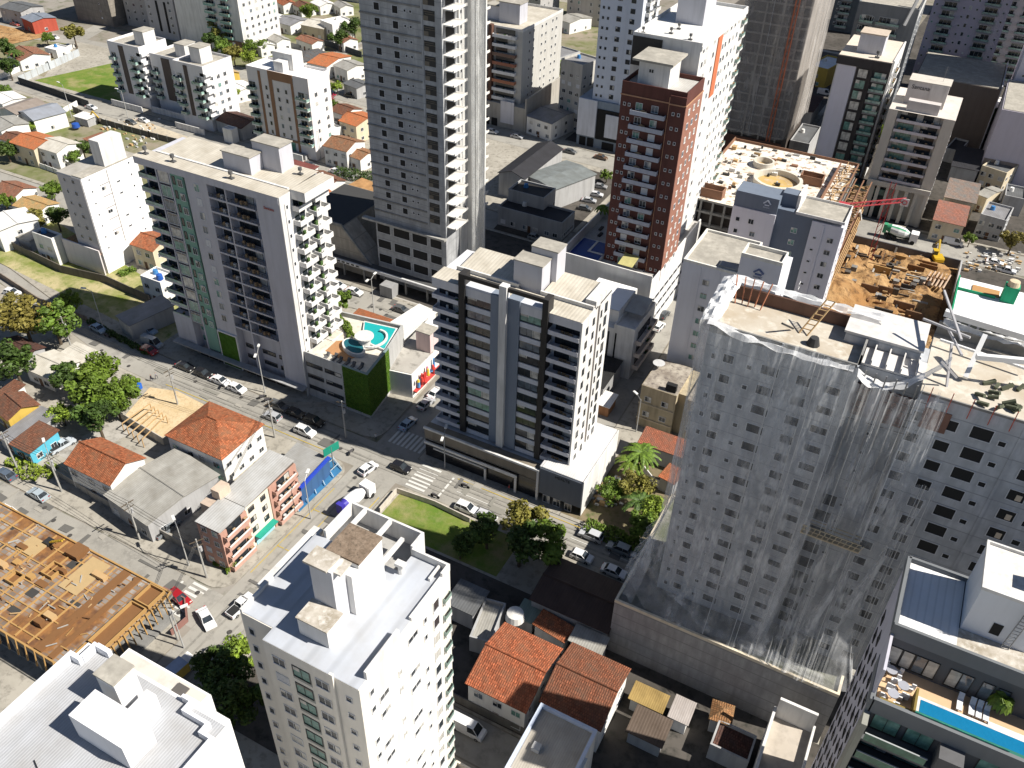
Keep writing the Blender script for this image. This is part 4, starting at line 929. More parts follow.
for p, q in (((26.6, 2.6, HW + 3), (24.8, 8.6, HW + 2.4)), ((24.8, 1.4, HW + 2.4), (27.0, 2.8, HW + .2)), ((22, 8.5, HW + 2.8), (27, 6.0, HW + 3.4)), ((27.4, 1.0, HW - 5), (25.4, 4.6, HW + 3)), ((23.4, 16, HW + 3), (26.2, 5.0, HW + 3.4))):
    B.P('net_pole', MB().bar(p, q, .22), plain((.45, .44, .45), .6, 'grey_pole'))
B.done()
B = Bld('concrete_podium', 'windowless grey concrete podium wall with a sunlit rim below the netted tower', -20.9, 76.6, 31.2, 24, 'podium')
b = MB(); b.box(0, 31.2, 0, 24, 0, 11.2); B.P('wall', b, concrete((.40, .39, .385), .35, 2.2))
b = MB(); roof_ring(b, -.02, 31.22, -.02, 24, 11.2, .55, .35); B.P('rim', b, paint((.7, .62, .48), .3))
b = MB(); b.quad([(.3, .3, 11.25), (30.9, .3, 11.25), (30.9, 23.7, 11.25), (.3, 23.7, 11.25)]); B.P('deck', b, ground_mat('podium_deck', [(.2, .19, .175), (.1, .11, .07), (.28, .27, .25)], [.15, .7]))
b = MB(); b.quad([(-.6, 23, 0), (-.6, 6, 0), (-.1, 6, 11), (-.1, 23, 11)]); B.P('side_net', b, net_mat(.4, .8, col=(.12, .16, .18)))
B.done()
B = Bld('yard_walls', 'white walled narrow yard between the concrete podium and the tower with the terrace pool', 3.4, 60, 5.6, 13.4, 'yard wall')
b = MB(); b.box(0, .35, 0, 13.4, 0, 8.4); b.box(5.2, 5.5, 0, 13.4, 0, 8.0); b.box(.35, 5.2, 13.0, 13.4, 0, 10.8); B.P('wall', b, WALLW)
B.P('floor', MB().box(.35, 5.2, 0, 13, .1, 6.9), paint((.45, .4, .34)))
B.done()
# ---- dark tower with the terrace pool, bottom right
B = Bld('apartment_building', 'dark grey tower with a sunny timber terrace, pool and sun loungers, bottom right corner', 9.9, 54.3, 22, 14, 'tower')
DG = paint((.095, .10, .11), .1)
b = MB(); b.box(0, 22, .0, 5.0, 0, 41.0); b.box(0, 22, 5.0, 14.0, 0, 46.0); B.P('wall', b, DG)
b = MB(); b.box(-.25, -.01, 0.5, 14, 0, 45.4); B.P('side_wall', b, paint((.5, .49, .55), .15))
b = MB(); b.box(-.02, 22, -.25, .1, 40.2, 42.1); b.box(-.3, .1, -.25, 5.0, 40.2, 42.0); b.box(-.3, 22, 4.8, 5.1, 45.0, 46.7); b.box(-.35, 0, 5.1, 14, 45.4, 46.6); b.box(-.2, 22, 13.8, 14.1, 46.0, 46.6)
B.P('parapet', b, paint((.16, .17, .18), .1))
b = MB(); b.quad([(0, 5.1, 46.1), (5.0, 5.1, 46.1), (5.0, 13.8, 46.1), (0, 13.8, 46.1)]); b.quad([(10.6, 5.1, 46.1), (22, 5.1, 46.1), (22, 13.8, 46.1), (10.6, 13.8, 46.1)]); B.P('roof', b, sheet((.76, .76, .76), rib=1.4, dirt=.06))
b = MB(); b.quad([(5.0, 5.15, 46.1), (10.5, 5.15, 46.1), (10.5, 7.8, 46.1), (5.0, 7.8, 46.1)]); B.P('service_roof', b, ground_mat('stained_concrete', [], []))
b = MB(); b.box(5.1, 10.6, 7.8, 13.8, 46.0, 51.6); B.P('machine_house', b, paint((.66, .68, .72), .08))
b = MB(); roof_ring(b, 5.0, 10.7, 7.7, 13.9, 51.6, .35, .2); B.P('machine_house_rim', b, WALLW)
b = MB(); b.quad([(5.2, 7.9, 51.65), (10.5, 7.9, 51.65), (10.5, 13.7, 51.65), (5.2, 13.7, 51.65)]); B.P('machine_house_roof', b, ground_mat('pale_slab', [(.6, .57, .53), (.68, .66, .62), (.5, .46, .42)], [.4, 1]))
b = MB(); b.box(9.2, 11.4, 9.6, 11.2, 51.7, 53.6); B.P('roof_box', b, paint((.4, .42, .45)))
b = MB(); b.box(7.2, 8.0, 7.74, 7.79, 46.9, 48.3); B.P('access_hatch', b, BLACKIN)
b = MB(); b.bar((8.5, 7.4, 46.1), (8.9, 7.6, 52.2), .07); b.bar((9.1, 7.4, 46.1), (9.5, 7.6, 52.2), .07)
for k in range(14): b.bar((8.52 + k * .03, 7.45, 46.5 + k * .42), (9.12 + k * .03, 7.45, 46.5 + k * .42), .05)
B.P('wall_ladder', b, plain((.25, .25, .25), .6, 'dark_metal'))
b = MB(); b.quad([(.3, .1, 41.05), (21.5, .1, 41.05), (21.5, 5, 41.05), (.3, 5, 41.05)]); B.P('deck', b, plain((.62, .42, .25), .7, 'timber_decking'))
b = MB(); b.box(3.6, 9.4, .15, 2.6, 41.0, 41.4); b.box(9.4, 13.5, .15, 3.0, 41.0, 41.4); B.P('pool_edge', b, WALLW)
b = MB(); b.quad([(3.85, .9, 41.43), (13.2, .9, 41.43), (13.2, 2.3, 41.43), (3.85, 2.3, 41.43)]); B.P('pool', b, water((.01, .17, .34)), 'narrow blue terrace pool')
b = MB(); b.box(3.6, 13.4, .3, .85, 41.4, 41.55); B.P('pool_grating', b, plain((.02, .16, .12), .5, 'green_grating'))
b = MB(); b.box(3.4, 11, .1, .14, 41.0, 42.3); B.P('glass_balustrade', b, glass((.03, .22, .16), .1))
b = MB(); b.box(.5, 3.2, .15, .5, 41.05, 41.8); b.box(3.2, 3.4, .12, 2.6, 41, 42.4); B.P('planter', b, plain((.22, .16, .04), .9, 'planter'))
for x in (.8, 1.9, 3.0, 4.0, 5.9, 6.9, 8.6, 9.9): B.put('window', win_mesh(.9, 2.2, 'curt' if x in (.8, 1.9, 4.0, 5.9) else 'blue', 'd'), 'F', x, 41.5, -4.99)
for i, (x, y) in enumerate(((1.0, 3.9), (2.2, 2.7), (1.5, 1.4))):
    t = MB(); t.cyl(x, y, 41.1, 41.8, .05, n=6); t.cyl(x, y, 41.8, 41.86, .5, n=20); B.P('terrace_table', t, plain((.35, .36, .4), .4, 'grey_tabletop'))
    for k in range(4):
        a = k * 1.57 + .5; cx, cy = x + .78 * math.cos(a), y + .78 * math.sin(a)
        t = MB(); t.box(cx - .2, cx + .2, cy - .2, cy + .2, 41.1, 41.5); t.box(cx + .2 * math.cos(a) - .18, cx + .2 * math.cos(a) + .18, cy + .2 * math.sin(a) - .06, cy + .2 * math.sin(a) + .06, 41.2, 41.95)
        B.P('terrace_chair', t, plain((.72, .72, .72), .6, 'white_plastic'))
for x in (7.0, 8.0, 8.6, 9.2):
    t = MB(); t.box(x - .24, x + .24, 2.9, 4.0, 41.3, 41.42)
    t.quad([(x - .24, 4.0, 41.42), (x + .24, 4.0, 41.42), (x + .24, 4.5, 41.9), (x - .24, 4.5, 41.9)])
    for ax in (x - .22, x + .18):
        for ay in (3.0, 3.9): t.box(ax, ax + .04, ay, ay + .04, 41.05, 41.3)
    B.P('sun_lounger', t, plain((.72, .72, .74), .7, 'white_canvas'))
for i in range(13):
    z = 37.6 - i * 2.9
    b = MB(); b.box(.2, 21.5, -1.6, 0.0, z, z + .25); B.P('balcony_slab', b, paint((.1, .105, .11)))
    B.put('glass_rail', globals().setdefault('GRM', MB().box(-2.6, 2.6, -.03, .03, .25, 1.25).box(-2.65, 2.65, -.06, .06, 1.25, 1.32, 1).mesh('glass_rail', [glass((.03, .10, .07), .1), paint((.4, .42, .42))])), 'F', 3.0, z, 1.57)
    B.put('glass_rail', GRM, 'F', 12.2, z, 1.57)
    for u in (1.8, 4.6): B.win('F', u, z + .4, 2.2, 2.1, 'green', 'd'); 
    for u in (11, 14.4): B.win('F', u, z + .4, 3.0, 2.1, 'green', 'd')
    for v in (1.8, 4.6, 7.4, 10, 12.4): B.win('L', v, z + .9, 1.1 if v != 7.4 else .6, 1.1, 'dark', 'd', n=.25)
B.P('pier', MB().box(6.2, 8.2, -1.9, 0, 0, 40.2), paint((.12, .12, .125)))
B.P('pier', MB().box(-.3, .2, -1.8, 0, 0, 40.2), paint((.3, .3, .26)))
B.done()
# ---- white block with green windows, right of centre
B = Bld('apartment_building', 'white block with green-tinted windows and a raised logo wall, just behind the netted tower', -35.5, 140, 20.4, 14, 'apartment block')
b = MB(); b.box(0, 11.2, 0, 14, 0, 31.0); b.box(10.2, 17.6, -.02, 4.5, 31, 35.0); b.box(11.2, 17.6, 0, 12, 0, 31.0)
for u in (3.4, 7.0): b.box(u, u + .25, -.12, 0, 1, 30.6)
B.P('wall', b, paint((.66, .66, .70), .1))
b = MB(); roof_ring(b, 0, 11.2, 0, 14, 31.0, .5, .35); roof_ring(b, 10.2, 17.6, -.04, 4.5, 35.0, .7, .3); B.P('parapet', b, paint((.74, .72, .66)))
b = MB(); b.quad([(.3, .3, 31.04), (10.9, .3, 31.04), (10.9, 13.7, 31.04), (.3, 13.7, 31.04)]); b.quad([(10.4, .2, 35.04), (17.4, .2, 35.04), (17.4, 4.3, 35.04), (10.4, 4.3, 35.04)]); B.P('roof', b, ROOFCONC)
B.P('roof_notch', MB().box(6.6, 11.0, .4, 2.4, 31.1, 31.9), paint((.3, .3, .3)))
# emblem: a rounded roof mark over a line of lettering
em = MB(); em.bar((13.0, -.08, 32.6), (13.9, -.08, 33.4), .28); em.bar((13.9, -.08, 33.4), (14.8, -.08, 32.6), .28); em.bar((13.3, -.08, 32.3), (14.5, -.08, 32.3), .28); B.P('emblem', em, plain((.12, .16, .3), .6, 'navy_paint'))
text(B, 'INVESC', .5, (13.9, -.07, 31.7), (R(90), 0, 0), plain((.12, .16, .3), .6, 'navy_paint'))
for i in range(10):
    z = 1.6 + i * 2.85
    B.win('F', 4.9, z, 1.2, 1.1, random.choice(['green', 'dark', 'green'])); B.win('F', 8.6, z, 1.2, 1.1, random.choice(['green', 'dark', 'green'])); B.win('F', 10.3, z, .5, .6, 'dark')
    B.win('F', 13.5, z, 1.2, 1.1) if z < 27 else None
    B.win('R', 4, z, 1.2, 1.1); B.win('R', 8, z, 1.2, 1.1)
B.done()
# ---- white and slate block behind it
B = Bld('apartment_building', 'white and slate-blue block in front of the sunlit podium deck with round pit', -36.6, 180, 24.0, 9.5, 'apartment block')
b = MB(); b.box(0, 9.6, 0, 9.5, 0, 25.2); b.box(17.4, 24, 0, 9.5, 0, 26.0); b.box(19.8, 20.2, -.15, 0, 1, 25.6); B.P('wall', b, paint((.62, .62, .68), .1))
b = MB(); b.box(9.6, 17.4, .8, 9.5, 0, 26.6); b.box(0, 9.6, .3, 6, 25.2, 28.8); b.box(9.6, 13, 3, 6, 26.6, 29.5); B.P('slate_wall', b, paint((.14, .17, .22), .1))
b = MB(); b.box(13.0, 13.6, 2.5, 9.2, 26.6, 29.8); roof_ring(b, 13.6, 24, .0, 9.5, 26.6, .6, .2); B.P('parapet', b, WALLW)
b = MB(); b.quad([(13.8, .2, 26.65), (23.8, .2, 26.65), (23.8, 9.3, 26.65), (13.8, 9.3, 26.65)]); B.P('roof', b, ROOFCONC)
em = MB(); em.bar((6.4, .24, 27.3), (7.2, .24, 28.1), .26); em.bar((7.2, .24, 28.1), (8, .24, 27.3), .26); em.bar((6.7, .24, 27.0), (7.7, .24, 27.0), .26); B.P('emblem', em, plain((.5, .55, .65), .6, 'pale_blue_paint'))
text(B, 'INVESC', .45, (7.2, .27, 26.4), (R(90), 0, 0), plain((.5, .55, .65), .6, 'pale_blue_paint'))
for i in range(8):
    z = 1.6 + i * 2.9
    B.win('F', 4.6 if i % 2 else 5.4, z, 1.1, 1.1); B.win('F', 1.6, z, .8, .9, 'dark'); B.win('F', 14, z, 1.2, 1.1, 'green', n=-.8); B.win('F', 18.7, z + .2, .6, .4, 'dark'); B.win('F', 22, z, 1.2, 1.1)
    B.win('R', 3, z, 1.0, 1.0); B.win('R', 6.5, z, 1.0, 1.0)
B.done()
# ---- big podium under construction with round ramp
PX0, PY0, PW, PD, PZ = -50.0, 190.6, 33.0, 40.2, 20.0
B = Bld('podium_building', 'half built podium with a bright white deck, round ramp pit and orange edge boards', PX0, PY0, PW, PD, 'unfinished building')
b = MB()
for i in range(6): b.box(0, PW, 0, PD, i * 3.3, i * 3.3 + .45)
b.box(0, PW, 0, PD, PZ - .5, PZ); b.box(.2, PW - .2, 1.2, PD - .2, 0, PZ - .5, 1)
B.P('slab', b, [CONC, plain((.05, .042, .036), .95, 'dark_interior')])
b = MB()
for i in range(12): b.box(.4 + i * 2.9, .9 + i * 2.9, .1, .6, 0, PZ - .5)
for i in range(12): b.box(PW - .5, PW - .1, .4 + i * 3.5, .9 + i * 3.5, 0, PZ - .5)
B.P('column', b, CONC)
b = MB(); b.quad([(0, 0, PZ + .02), (PW, 0, PZ + .02), (PW, PD, PZ + .02), (0, PD, PZ + .02)]); B.P('deck', b, ground_mat('fresh_deck', [(.62, .56, .48), (.72, .68, .62), (.34, .25, .17)], [.16, .55], thr=((.4, .6), (.52, .6), (.5, .6))))
ob = plain((.24, .125, .075), .85, 'orange_board')
b = MB(); b.box(-.1, .15, 8, PD, PZ, PZ + 1.0); b.box(0, PW, PD - .2, PD + .1, PZ, PZ + .7); b.box(PW - .2, PW + .1, 0, PD, PZ, PZ + .7); b.box(PW - 4.2, PW - 3.9, 6, PD - 4, PZ, PZ + 1.6); B.P('edge_board', b, ob)
def L20(px, py): x, y = at(px, py, PZ); return x - PX0, y - PY0
for (px, py, w_, d_) in ((709, 195, 7, 3.2), (811, 183, 5.5, 3.4)):
    x0, y0 = L20(px, py); b = MB(); roof_ring(b, x0 - w_ / 2, x0 + w_ / 2, y0 - d_ / 2, y0 + d_ / 2, PZ + .03, 2.2, .2); B.P('formwork_box', b, ob)
for (px, py, r0, r1) in ((777, 184, 6.0, 5.2), (763, 166, 2.7, 2.2)):
    cx, cy = L20(px, py); b = MB(); n = 36
    P4 = lambda r, t: (cx + r * math.cos(t), cy + r * math.sin(t))
    for i in range(n):
        a, c = 2 * math.pi * i / n, 2 * math.pi * (i + 1) / n
        b.prism([P4(r1, a), P4(r0, a), P4(r0, c), P4(r1, c)], PZ + .04, PZ + 1.5)
    B.P('ramp_wall', b, paint((.62, .58, .5), .3))
    b = MB(); b.quad([(*P4(r1, 2 * math.pi * i / n), PZ + .08) for i in range(n)]); B.P('ramp_floor', b, ground_mat('ramp_floor', [(.5, .34, .12), (.3, .21, .12), (.5, .42, .32)], [.1, .4]))
rnd = random.Random(11)
for i in range(95):
    x, y = rnd.uniform(1, PW - 1), rnd.uniform(2, PD - 2); h_ = rnd.uniform(.15, .9); w_ = rnd.uniform(.3, 1.8)
    B.P('stacked_material', MB().box(x, x + w_, y, y + rnd.uniform(.2, 1.2), PZ + .05, PZ + .05 + h_), rnd.choice([WOODL, CONCL, ob, paint((.2, .18, .15)), WALLW, INTR]))
for i in range(20):
    x, y = PW - 3.2 + rnd.uniform(0, 2.5), 3 + i * 1.8; b = MB(); b.bar((x - 1.6, y, PZ + .2), (x + 2.2, y + rnd.uniform(-1, 1), PZ + .7), .2); b.bar((x, y - 1, PZ + .5), (x + rnd.uniform(-1, 1), y + 2, PZ + .9), .18); B.P('loose_timber', b, WOODL)
B.done()
# ---- netted tower far right of centre
B = Bld('netted_tower', 'tall tower shrouded in grey-brown netting with one sunlit side, beyond the long white tower', -60.5, 262, 18.2, 30, 'unfinished tower')
b = MB(); b.box(0.6, 17.6, .6, 30, 0, 66); B.P('core', b, paint((.09, .075, .065), .4))
b = MB()
for i in range(23): b.box(.3, 17.9, .3, .6, 2 + i * 2.9, 2.5 + i * 2.9)
for u in (.3, 5.2, 10.2, 15.4): b.box(u, u + .5, .1, .3, 0, 66)
b.box(17.6, 17.9, .6, 30, 11, 66)
B.P('frame', b, paint((.30, .27, .24), .3))
net(B, [(-.4, 10), (-.4, -.5), (18.3, -.5), (18.3, 30)], 11, 66, net_mat(.28, .62, col=(.5, .47, .44)), .6, 90)
b = MB(); b.box(-.3, 17.9, .0, .29, 0.2, 9.5); B.P('boarded_base', b, paint((.13, .065, .045)))
b = MB(); b.box(13.2, 13.5, -1.3, -1.0, 10, 66); b.box(14.2, 14.5, -1.3, -1.0, 10, 66)
for k in range(28): b.bar((13.35, -1.15, 10 + k * 2), (14.35, -1.15, 12 + k * 2), .12)
B.P('hoist_mast', b, plain((.5, .14, .06), .7, 'red_steel'))
B.done()
# ---- white slab and green glass block
B = Bld('apartment_building', 'block with blank white slab beside green glass balconies, beige boxed roof', -31.4, 252, 13.9, 22, 'apartment block')
b = MB(); b.box(0, 13.9, .6, 22, 3, 40.4); b.box(13.9, 14.3, 1, 22, 3, 41); B.P('wall', b, [WALLW])
b = MB(); b.box(.4, 5.2, 0, .6, 9, 38.4); B.P('white_slab', b, paint((.64, .62, .68), .08))
b = MB(); b.box(-.2, 13.9, -.3, .6, 38.4, 40.6); b.box(5.4, 13.9, .2, .6, 3, 38.4); b.box(9, 9.6, -.1, .2, 9, 38.4); B.P('dark_frame', b, paint((.05, .045, .045)))
for i in range(10):
    z = 9.3 + i * 2.9; B.balc('F', 11.7, z, 3.8, 1.0, 'glass', (.2, .2, .2), n=-.2); B.win('F', 11.7, z + .3, 3, 2, 'green', 'd', n=-.15); B.win('F', 7.2, z + .3, 2.4, 2.2, random.choice(['green', 'curt', 'green']), 'd', n=-.15)
    for v in (3, 8, 13, 18): B.win('R', v, z + .4, 2.0, 1.6, 'dark', n=.4)
    B.balc('R', 10, z, 6, .8, 'solid', n=.4)
b = MB(); b.quad([(0, .2, 40.7), (14, .2, 40.7), (14, 22, 40.7), (0, 22, 40.7)]); B.P('roof', b, paint((.62, .55, .46), .2))
b = MB(); b.box(3.6, 10.2, 5, 11, 40.7, 45.6); B.P('lift_house', b, WALLL)
B.P('lift_house_roof', MB().box(3.4, 10.4, 4.8, 11.2, 45.6, 45.9), paint((.5, .42, .34), .2))
vent(B, 9.5, 2.4, 40.8, 1.2)
b = MB(); b.box(-2, 22, -4, 0, 0, 8.5); B.P('podium', b, paint((.035, .05, .05)))
b = MB(); b.box(-2, 22, -4.2, -4, 6.6, 8.2); B.P('podium_fascia', b, glass((.03, .09, .08), .2))
B.done()
# ---- cream balcony block
B = Bld('apartment_building', 'cream block with stacked balconies and black lettering on its roof house', -14.8, 247, 16.6, 20, 'apartment block')
CR = paint((.55, .51, .45), .15)
b = MB(); b.box(0, 16.6, 1.5, 20, 0, 30.6); b.box(0, 2.4, 0, 1.5, 0, 30.6); b.box(13.8, 16.6, 0, 1.5, 0, 30.6); B.P('wall', b, CR)
for i in range(8):
    z = 11.4 + i * 2.75
    if z > 29: break
    B.balc('F', 8.1, z, 11.0, 1.6, 'step', (.6, .57, .6), n=-1.4, ph=.75); B.win('F', 5.2, z + .4, 4.0, 1.9, random.choice(['green', 'dark']), 'd', n=-1.5); B.win('F', 11.0, z + .4, 4.0, 1.9, 'dark', 'd', n=-1.5)
for i in range(7): B.P('pier', MB().box(.4 + i * 2.5, 1.3 + i * 2.5, -.5, 1.5, 0, 10.6), CR)
B.P('lintel', MB().box(0, 16.6, -.9, -.5, 9.8, 11.2), CR)
b = MB(); b.quad([(0, 0, 30.7), (16.6, 0, 30.7), (16.6, 20, 30.7), (0, 20, 30.7)]); B.P('roof', b, paint((.6, .55, .5), .2))
b = MB(); b.box(2.6, 12.6, 7, 13, 30.7, 36.6); b.box(4, 12, 1.0, 3.4, 30.7, 33.4); B.P('lift_house', b, paint((.55, .51, .49), .12))
b = MB(); b.box(8.3, 12.6, 6.7, 7.0, 30.7, 36.6); B.P('lift_house_panel', b, paint((.6, .56, .53)))
B.P('lift_house_roof', MB().box(2.4, 12.8, 6.8, 13.2, 36.6, 36.9), CR)
antenna(B, 10.5, 10, 36.9, 4)
text(B, 'Santana', 1.5, (5.8, 6.93, 35.2), (R(90), 0, 0), plain((.03, .03, .03), .6, 'black_lettering'))
for i in range(8): B.win('R', 4, 3 + i * 3, 1.4, 1.2); B.win('R', 10, 3 + i * 3, 1.4, 1.2)
B.done()
# ---- white and green building on the right edge
B = Bld('commercial_building', 'white roofed building with green rim and green tank house beside the soil pit', 13.9, 189.2, 18, 18, 'building')
b = MB(); b.box(0, 18, 0, 18, 0, 8.0); b.box(.2, 18, -3.0, 0, 0, 5.0); B.P('wall', b, paint((.4, .4, .42)))
b = MB(); b.quad([(.1, .1, 8.05), (18, .1, 8.05), (18, 18, 8.05), (.1, 18, 8.05)]); B.P('roof', b, paint((.78, .78, .78), .06))
b = MB(); b.box(-.3, 0, 0, 18, 6.5, 8.6); b.box(0, 8, 11.5, 11.8, 8.1, 8.7); B.P('green_rim', b, paint((.02, .30, .15)))
b = MB(); b.box(9, 12, 11, 13.5, 8, 12); B.P('tank_house', b, paint((.02, .34, .17)))
B.P('tank', MB().cyl(10.5, 12.2, 12, 13.2, 1.3, 1.1, 16), paint((.6, .5, .35)))
b = MB(); b.box(3.0, 8.8, 12.4, 15.5, 8.05, 8.3); B.P('timber_deck', b, plain((.45, .25, .1), .8, 'decking'))
for i in range(9): B.P('window', MB().box(.6 + i * 1.9, 2.0 + i * 1.9, -.06, -.01, 5.4, 7.0), glass((.04, .05, .04), .2)); B.P('window', MB().box(.6 + i * 1.9, 2.0 + i * 1.9, -3.06, -3.01, 2.2, 4.2), glass((.04, .05, .04), .2))
B.done()
B = Bld('grey_block', 'narrow ribbed grey block cut by the right edge below the white roofed green building', 31.8, 168, 12, 20, 'building')
B.P('wall', MB().box(0, 12, 0, 20, 0, 17), sheet((.36, .36, .38), rib=.8)); B.P('roof', MB().box(-.1, 12, -.1, 20, 17, 17.4), ROOFCONC); B.done()

# ---- towers along the top right edge
def simple_tower(label, x, y, W, D, h, wallm, front, right=(), fl=2.9, z0=2, name='apartment_building', cat='tower', balcF=(), balcR=(), roofbox=True, col=WHITE, strips=(), n_top=None, roofm=None, sm='dark', bs='solid', left=(), group=None):
    B = Bld(name, label, x, y, W, D, cat, group)
    B.P('wall', MB().box(0, W, 0, D, 0, h), wallm)
    n = int((h - z0 - .6) / fl)
    for i in range(n):
        if n_top and i < n - n_top: continue
        z = z0 + i * fl
        for u in front:
            u, w_ = u if isinstance(u, tuple) else (u, 1.2)
            B.win('F', u, z + .8, w_, 1.2 if w_ > .7 else .6, sm if random.random() < .6 else None)
        for u in right:
            u, w_ = u if isinstance(u, tuple) else (u, 1.2)
            B.win('R', u, z + .8, w_, 1.2 if w_ > .7 else .6, sm if random.random() < .6 else None)
        for u in left: B.win('L', u, z + .8, 1.1, 1.1)
        for u, w_ in balcF: B.balc('F', u, z, w_, 1.3, bs, col); B.win('F', u, z + .3, w_ * .8, 2.0, 'dark')
        for u, w_ in balcR: B.balc('R', u, z, w_, 1.3, bs, col); B.win('R', u, z + .3, w_ * .8, 2.0, 'dark')
    for u0, u1, c in strips: B.P('coloured_strip', MB().box(u0, u1, -.12, -.002, z0 * .2, h), paint(c, .15))
    b = MB(); roof_ring(b, 0, W, 0, D, h, .8); B.P('parapet', b, wallm)
    b = MB(); b.quad([(.2, .2, h + .05), (W - .2, .2, h + .05), (W - .2, D - .2, h + .05), (.2, D - .2, h + .05)]); B.P('roof', b, roofm or ROOFCONC)
    if roofbox:
        B.P('lift_house', MB().box(W * .3, W * .62, D * .35, D * .7, h, h + 4.5), wallm); B.P('lift_house_roof', MB().box(W * .29, W * .63, D * .34, D * .71, h + 4.5, h + 4.7), ROOFCONC)
    return B
LP = paint((.42, .38, .46), .12)
x, y = at(905, 100, 0)
for lab, X, Y, W_, D_, h_, wm, fr_, bf in (
    ('mauve tower with two balcony columns rising behind the cream block, cut by the top edge', -17, 352, 24, 24, 62, paint((.5, .45, .52), .1), [(1.2, .6), (10, .6), (12, .8), (14.2, .6), (22.6, .6)], [(5.5, 5), (18.5, 5)]),
    ('pale lilac tower with dark slot windows in the top right corner', 15, 325, 26, 26, 66, paint((.56, .55, .62), .1), [(2, .6), (5.5, 1.6), (9.5, 1.8), (15, .6), (19, 1.6), (23, 1.6)], [(12.4, 3)]),
    ('grey white tower with shallow balconies between the mauve and lilac towers', 2, 395, 18, 20, 64, paint((.5, .49, .5), .1), [(1.5, .8)], [(5, 6), (13, 6)])):
    simple_tower(lab, X, Y, W_, D_, h_, wm, fr_, (5, 10, 15), balcF=bf, bs='glass', col=(.3, .3, .32)).done()
B = simple_tower('grey glass tower with a white slanted frame at the top edge', -36, 305, 18, 20, 42, paint((.2, .21, .22)), [2, 5], (4, 10, 15), balcF=[(10, 7), (3.5, 4)], bs='glass', col=(.3, .3, .3), roofbox=False)
b = MB(); b.bar((15, -1, 38), (17.5, 0, 50), .8); b.bar((17.4, 3, 38), (19, 6, 50), .8); B.P('slanted_frame', b, WALLW)
for i in range(5): B.P('slot_window', MB().box(2 + i * 2, 2.8 + i * 2, -1.6, -1.5, 12, 19), BLACKIN)
B.P('lower_front', MB().box(0, 14, -1.5, 0, 0, 21), paint((.16, .16, .17))); B.done()
B = Bld('podium_building', 'plain brown-grey podium wall between the two blocks at upper right', -14, 318, 26, 30, 'podium')
B.P('wall', MB().box(0, 26, 0, 30, 0, 20), paint((.16, .13, .11), .15)); B.P('roof', MB().box(.3, 25.7, .3, 29.7, 20, 20.2), ROOFCONC); B.P('side_wall', MB().box(26, 26.3, 0, 30, 0, 21), WALLL); B.done()
B = Bld('podium_building', 'pale lilac blank podium wall at the right edge near the top', 13.2, 292, 45, 32, 'podium')
B.P('wall', MB().box(0, 45, 0, 32, 0, 22), paint((.56, .52, .58), .1)); B.P('wall_base', MB().box(.2, 10, -.2, -.01, 0, 7), paint((.3, .25, .22), .4)); B.P('roof', MB().box(.3, 44, .3, 31, 22, 22.2), ROOFCONC); B.done()
# ---- blocks along the top edge, left half
B = simple_tower('tall white block with brown podium columns at the top left edge', -289, 262, 34, 22, 33, WALLW, (), (3, 6.5, 10, 13.5, 17, 20), balcF=[(19.5, 5), (27, 5)], fl=2.9, z0=6, bs='glass', col=(.2, .4, .33), roofbox=False)
B.P('brown_base', MB().box(14, 34.1, -.3, 0, 0, 5.5), paint((.2, .12, .08), .2))
for i in range(4): B.P('white_pillar', MB().box(15 + i * 4.5, 16.2 + i * 4.5, -.6, -.3, .2, 5), WALLW)
B.done()
B = simple_tower('grey block with two black slots at the top left edge', -306, 262, 16, 18, 27, paint((.42, .41, .42), .15), [2, 13.5], (4, 8), fl=2.9, roofbox=False)
for u in (6, 10.5): B.P('black_slot', MB().box(u, u + 1.2, -.1, -.01, 3, 15), BLACKIN)
B.done()
simple_tower('rounded grey block with rows of small windows at the top left edge', -326, 268, 18, 18, 25, paint((.42, .4, .38), .2), [2, 6, 10.5, 15], (4, 8, 13), roofbox=False).done()
simple_tower('old windowless concrete block at the top left, left of the rounded grey block', -350, 262, 22, 18, 20, concrete((.3, .27, .23), .4), [(16, .6)], (), roofbox=False).done()
for lab, px, py, W_, D_, h_, c_, bf in (
    ('grey mid-rise block at the top edge right of the concrete tower balconies', 500, 22, 20, 20, 24, (.4, .39, .38), [(10, 6)]),
    ('beige block with two window columns at the top edge left of the blue-white tower', 566, 22, 18, 18, 30, (.5, .46, .42), []),
    ('brown shaded block at the top edge behind the long white tower roof', 745, 20, 18, 20, 34, (.22, .17, .15), [(9, 5)]),
    ('dark glazed block at the top edge between shrouded tower and the slanted frame tower', 828, 30, 20, 20, 30, (.12, .14, .15), [(5, 5), (14, 5)]),
    ('pale block at the top edge behind the mauve tower', 1000, 22, 26, 20, 40, (.5, .48, .5), []),
    ('low cream block behind the tall white block at the top edge', 330, -2, 22, 12, 9, (.6, .57, .5), [])):
    X, Y = at(px, py, 0); simple_tower(lab, X, Y, W_, D_, h_, paint(c_, .2), [2, 6, W_ - 6, W_ - 2], (4, 9, 14), balcF=bf, col=(.4, .4, .4), bs='glass').done()
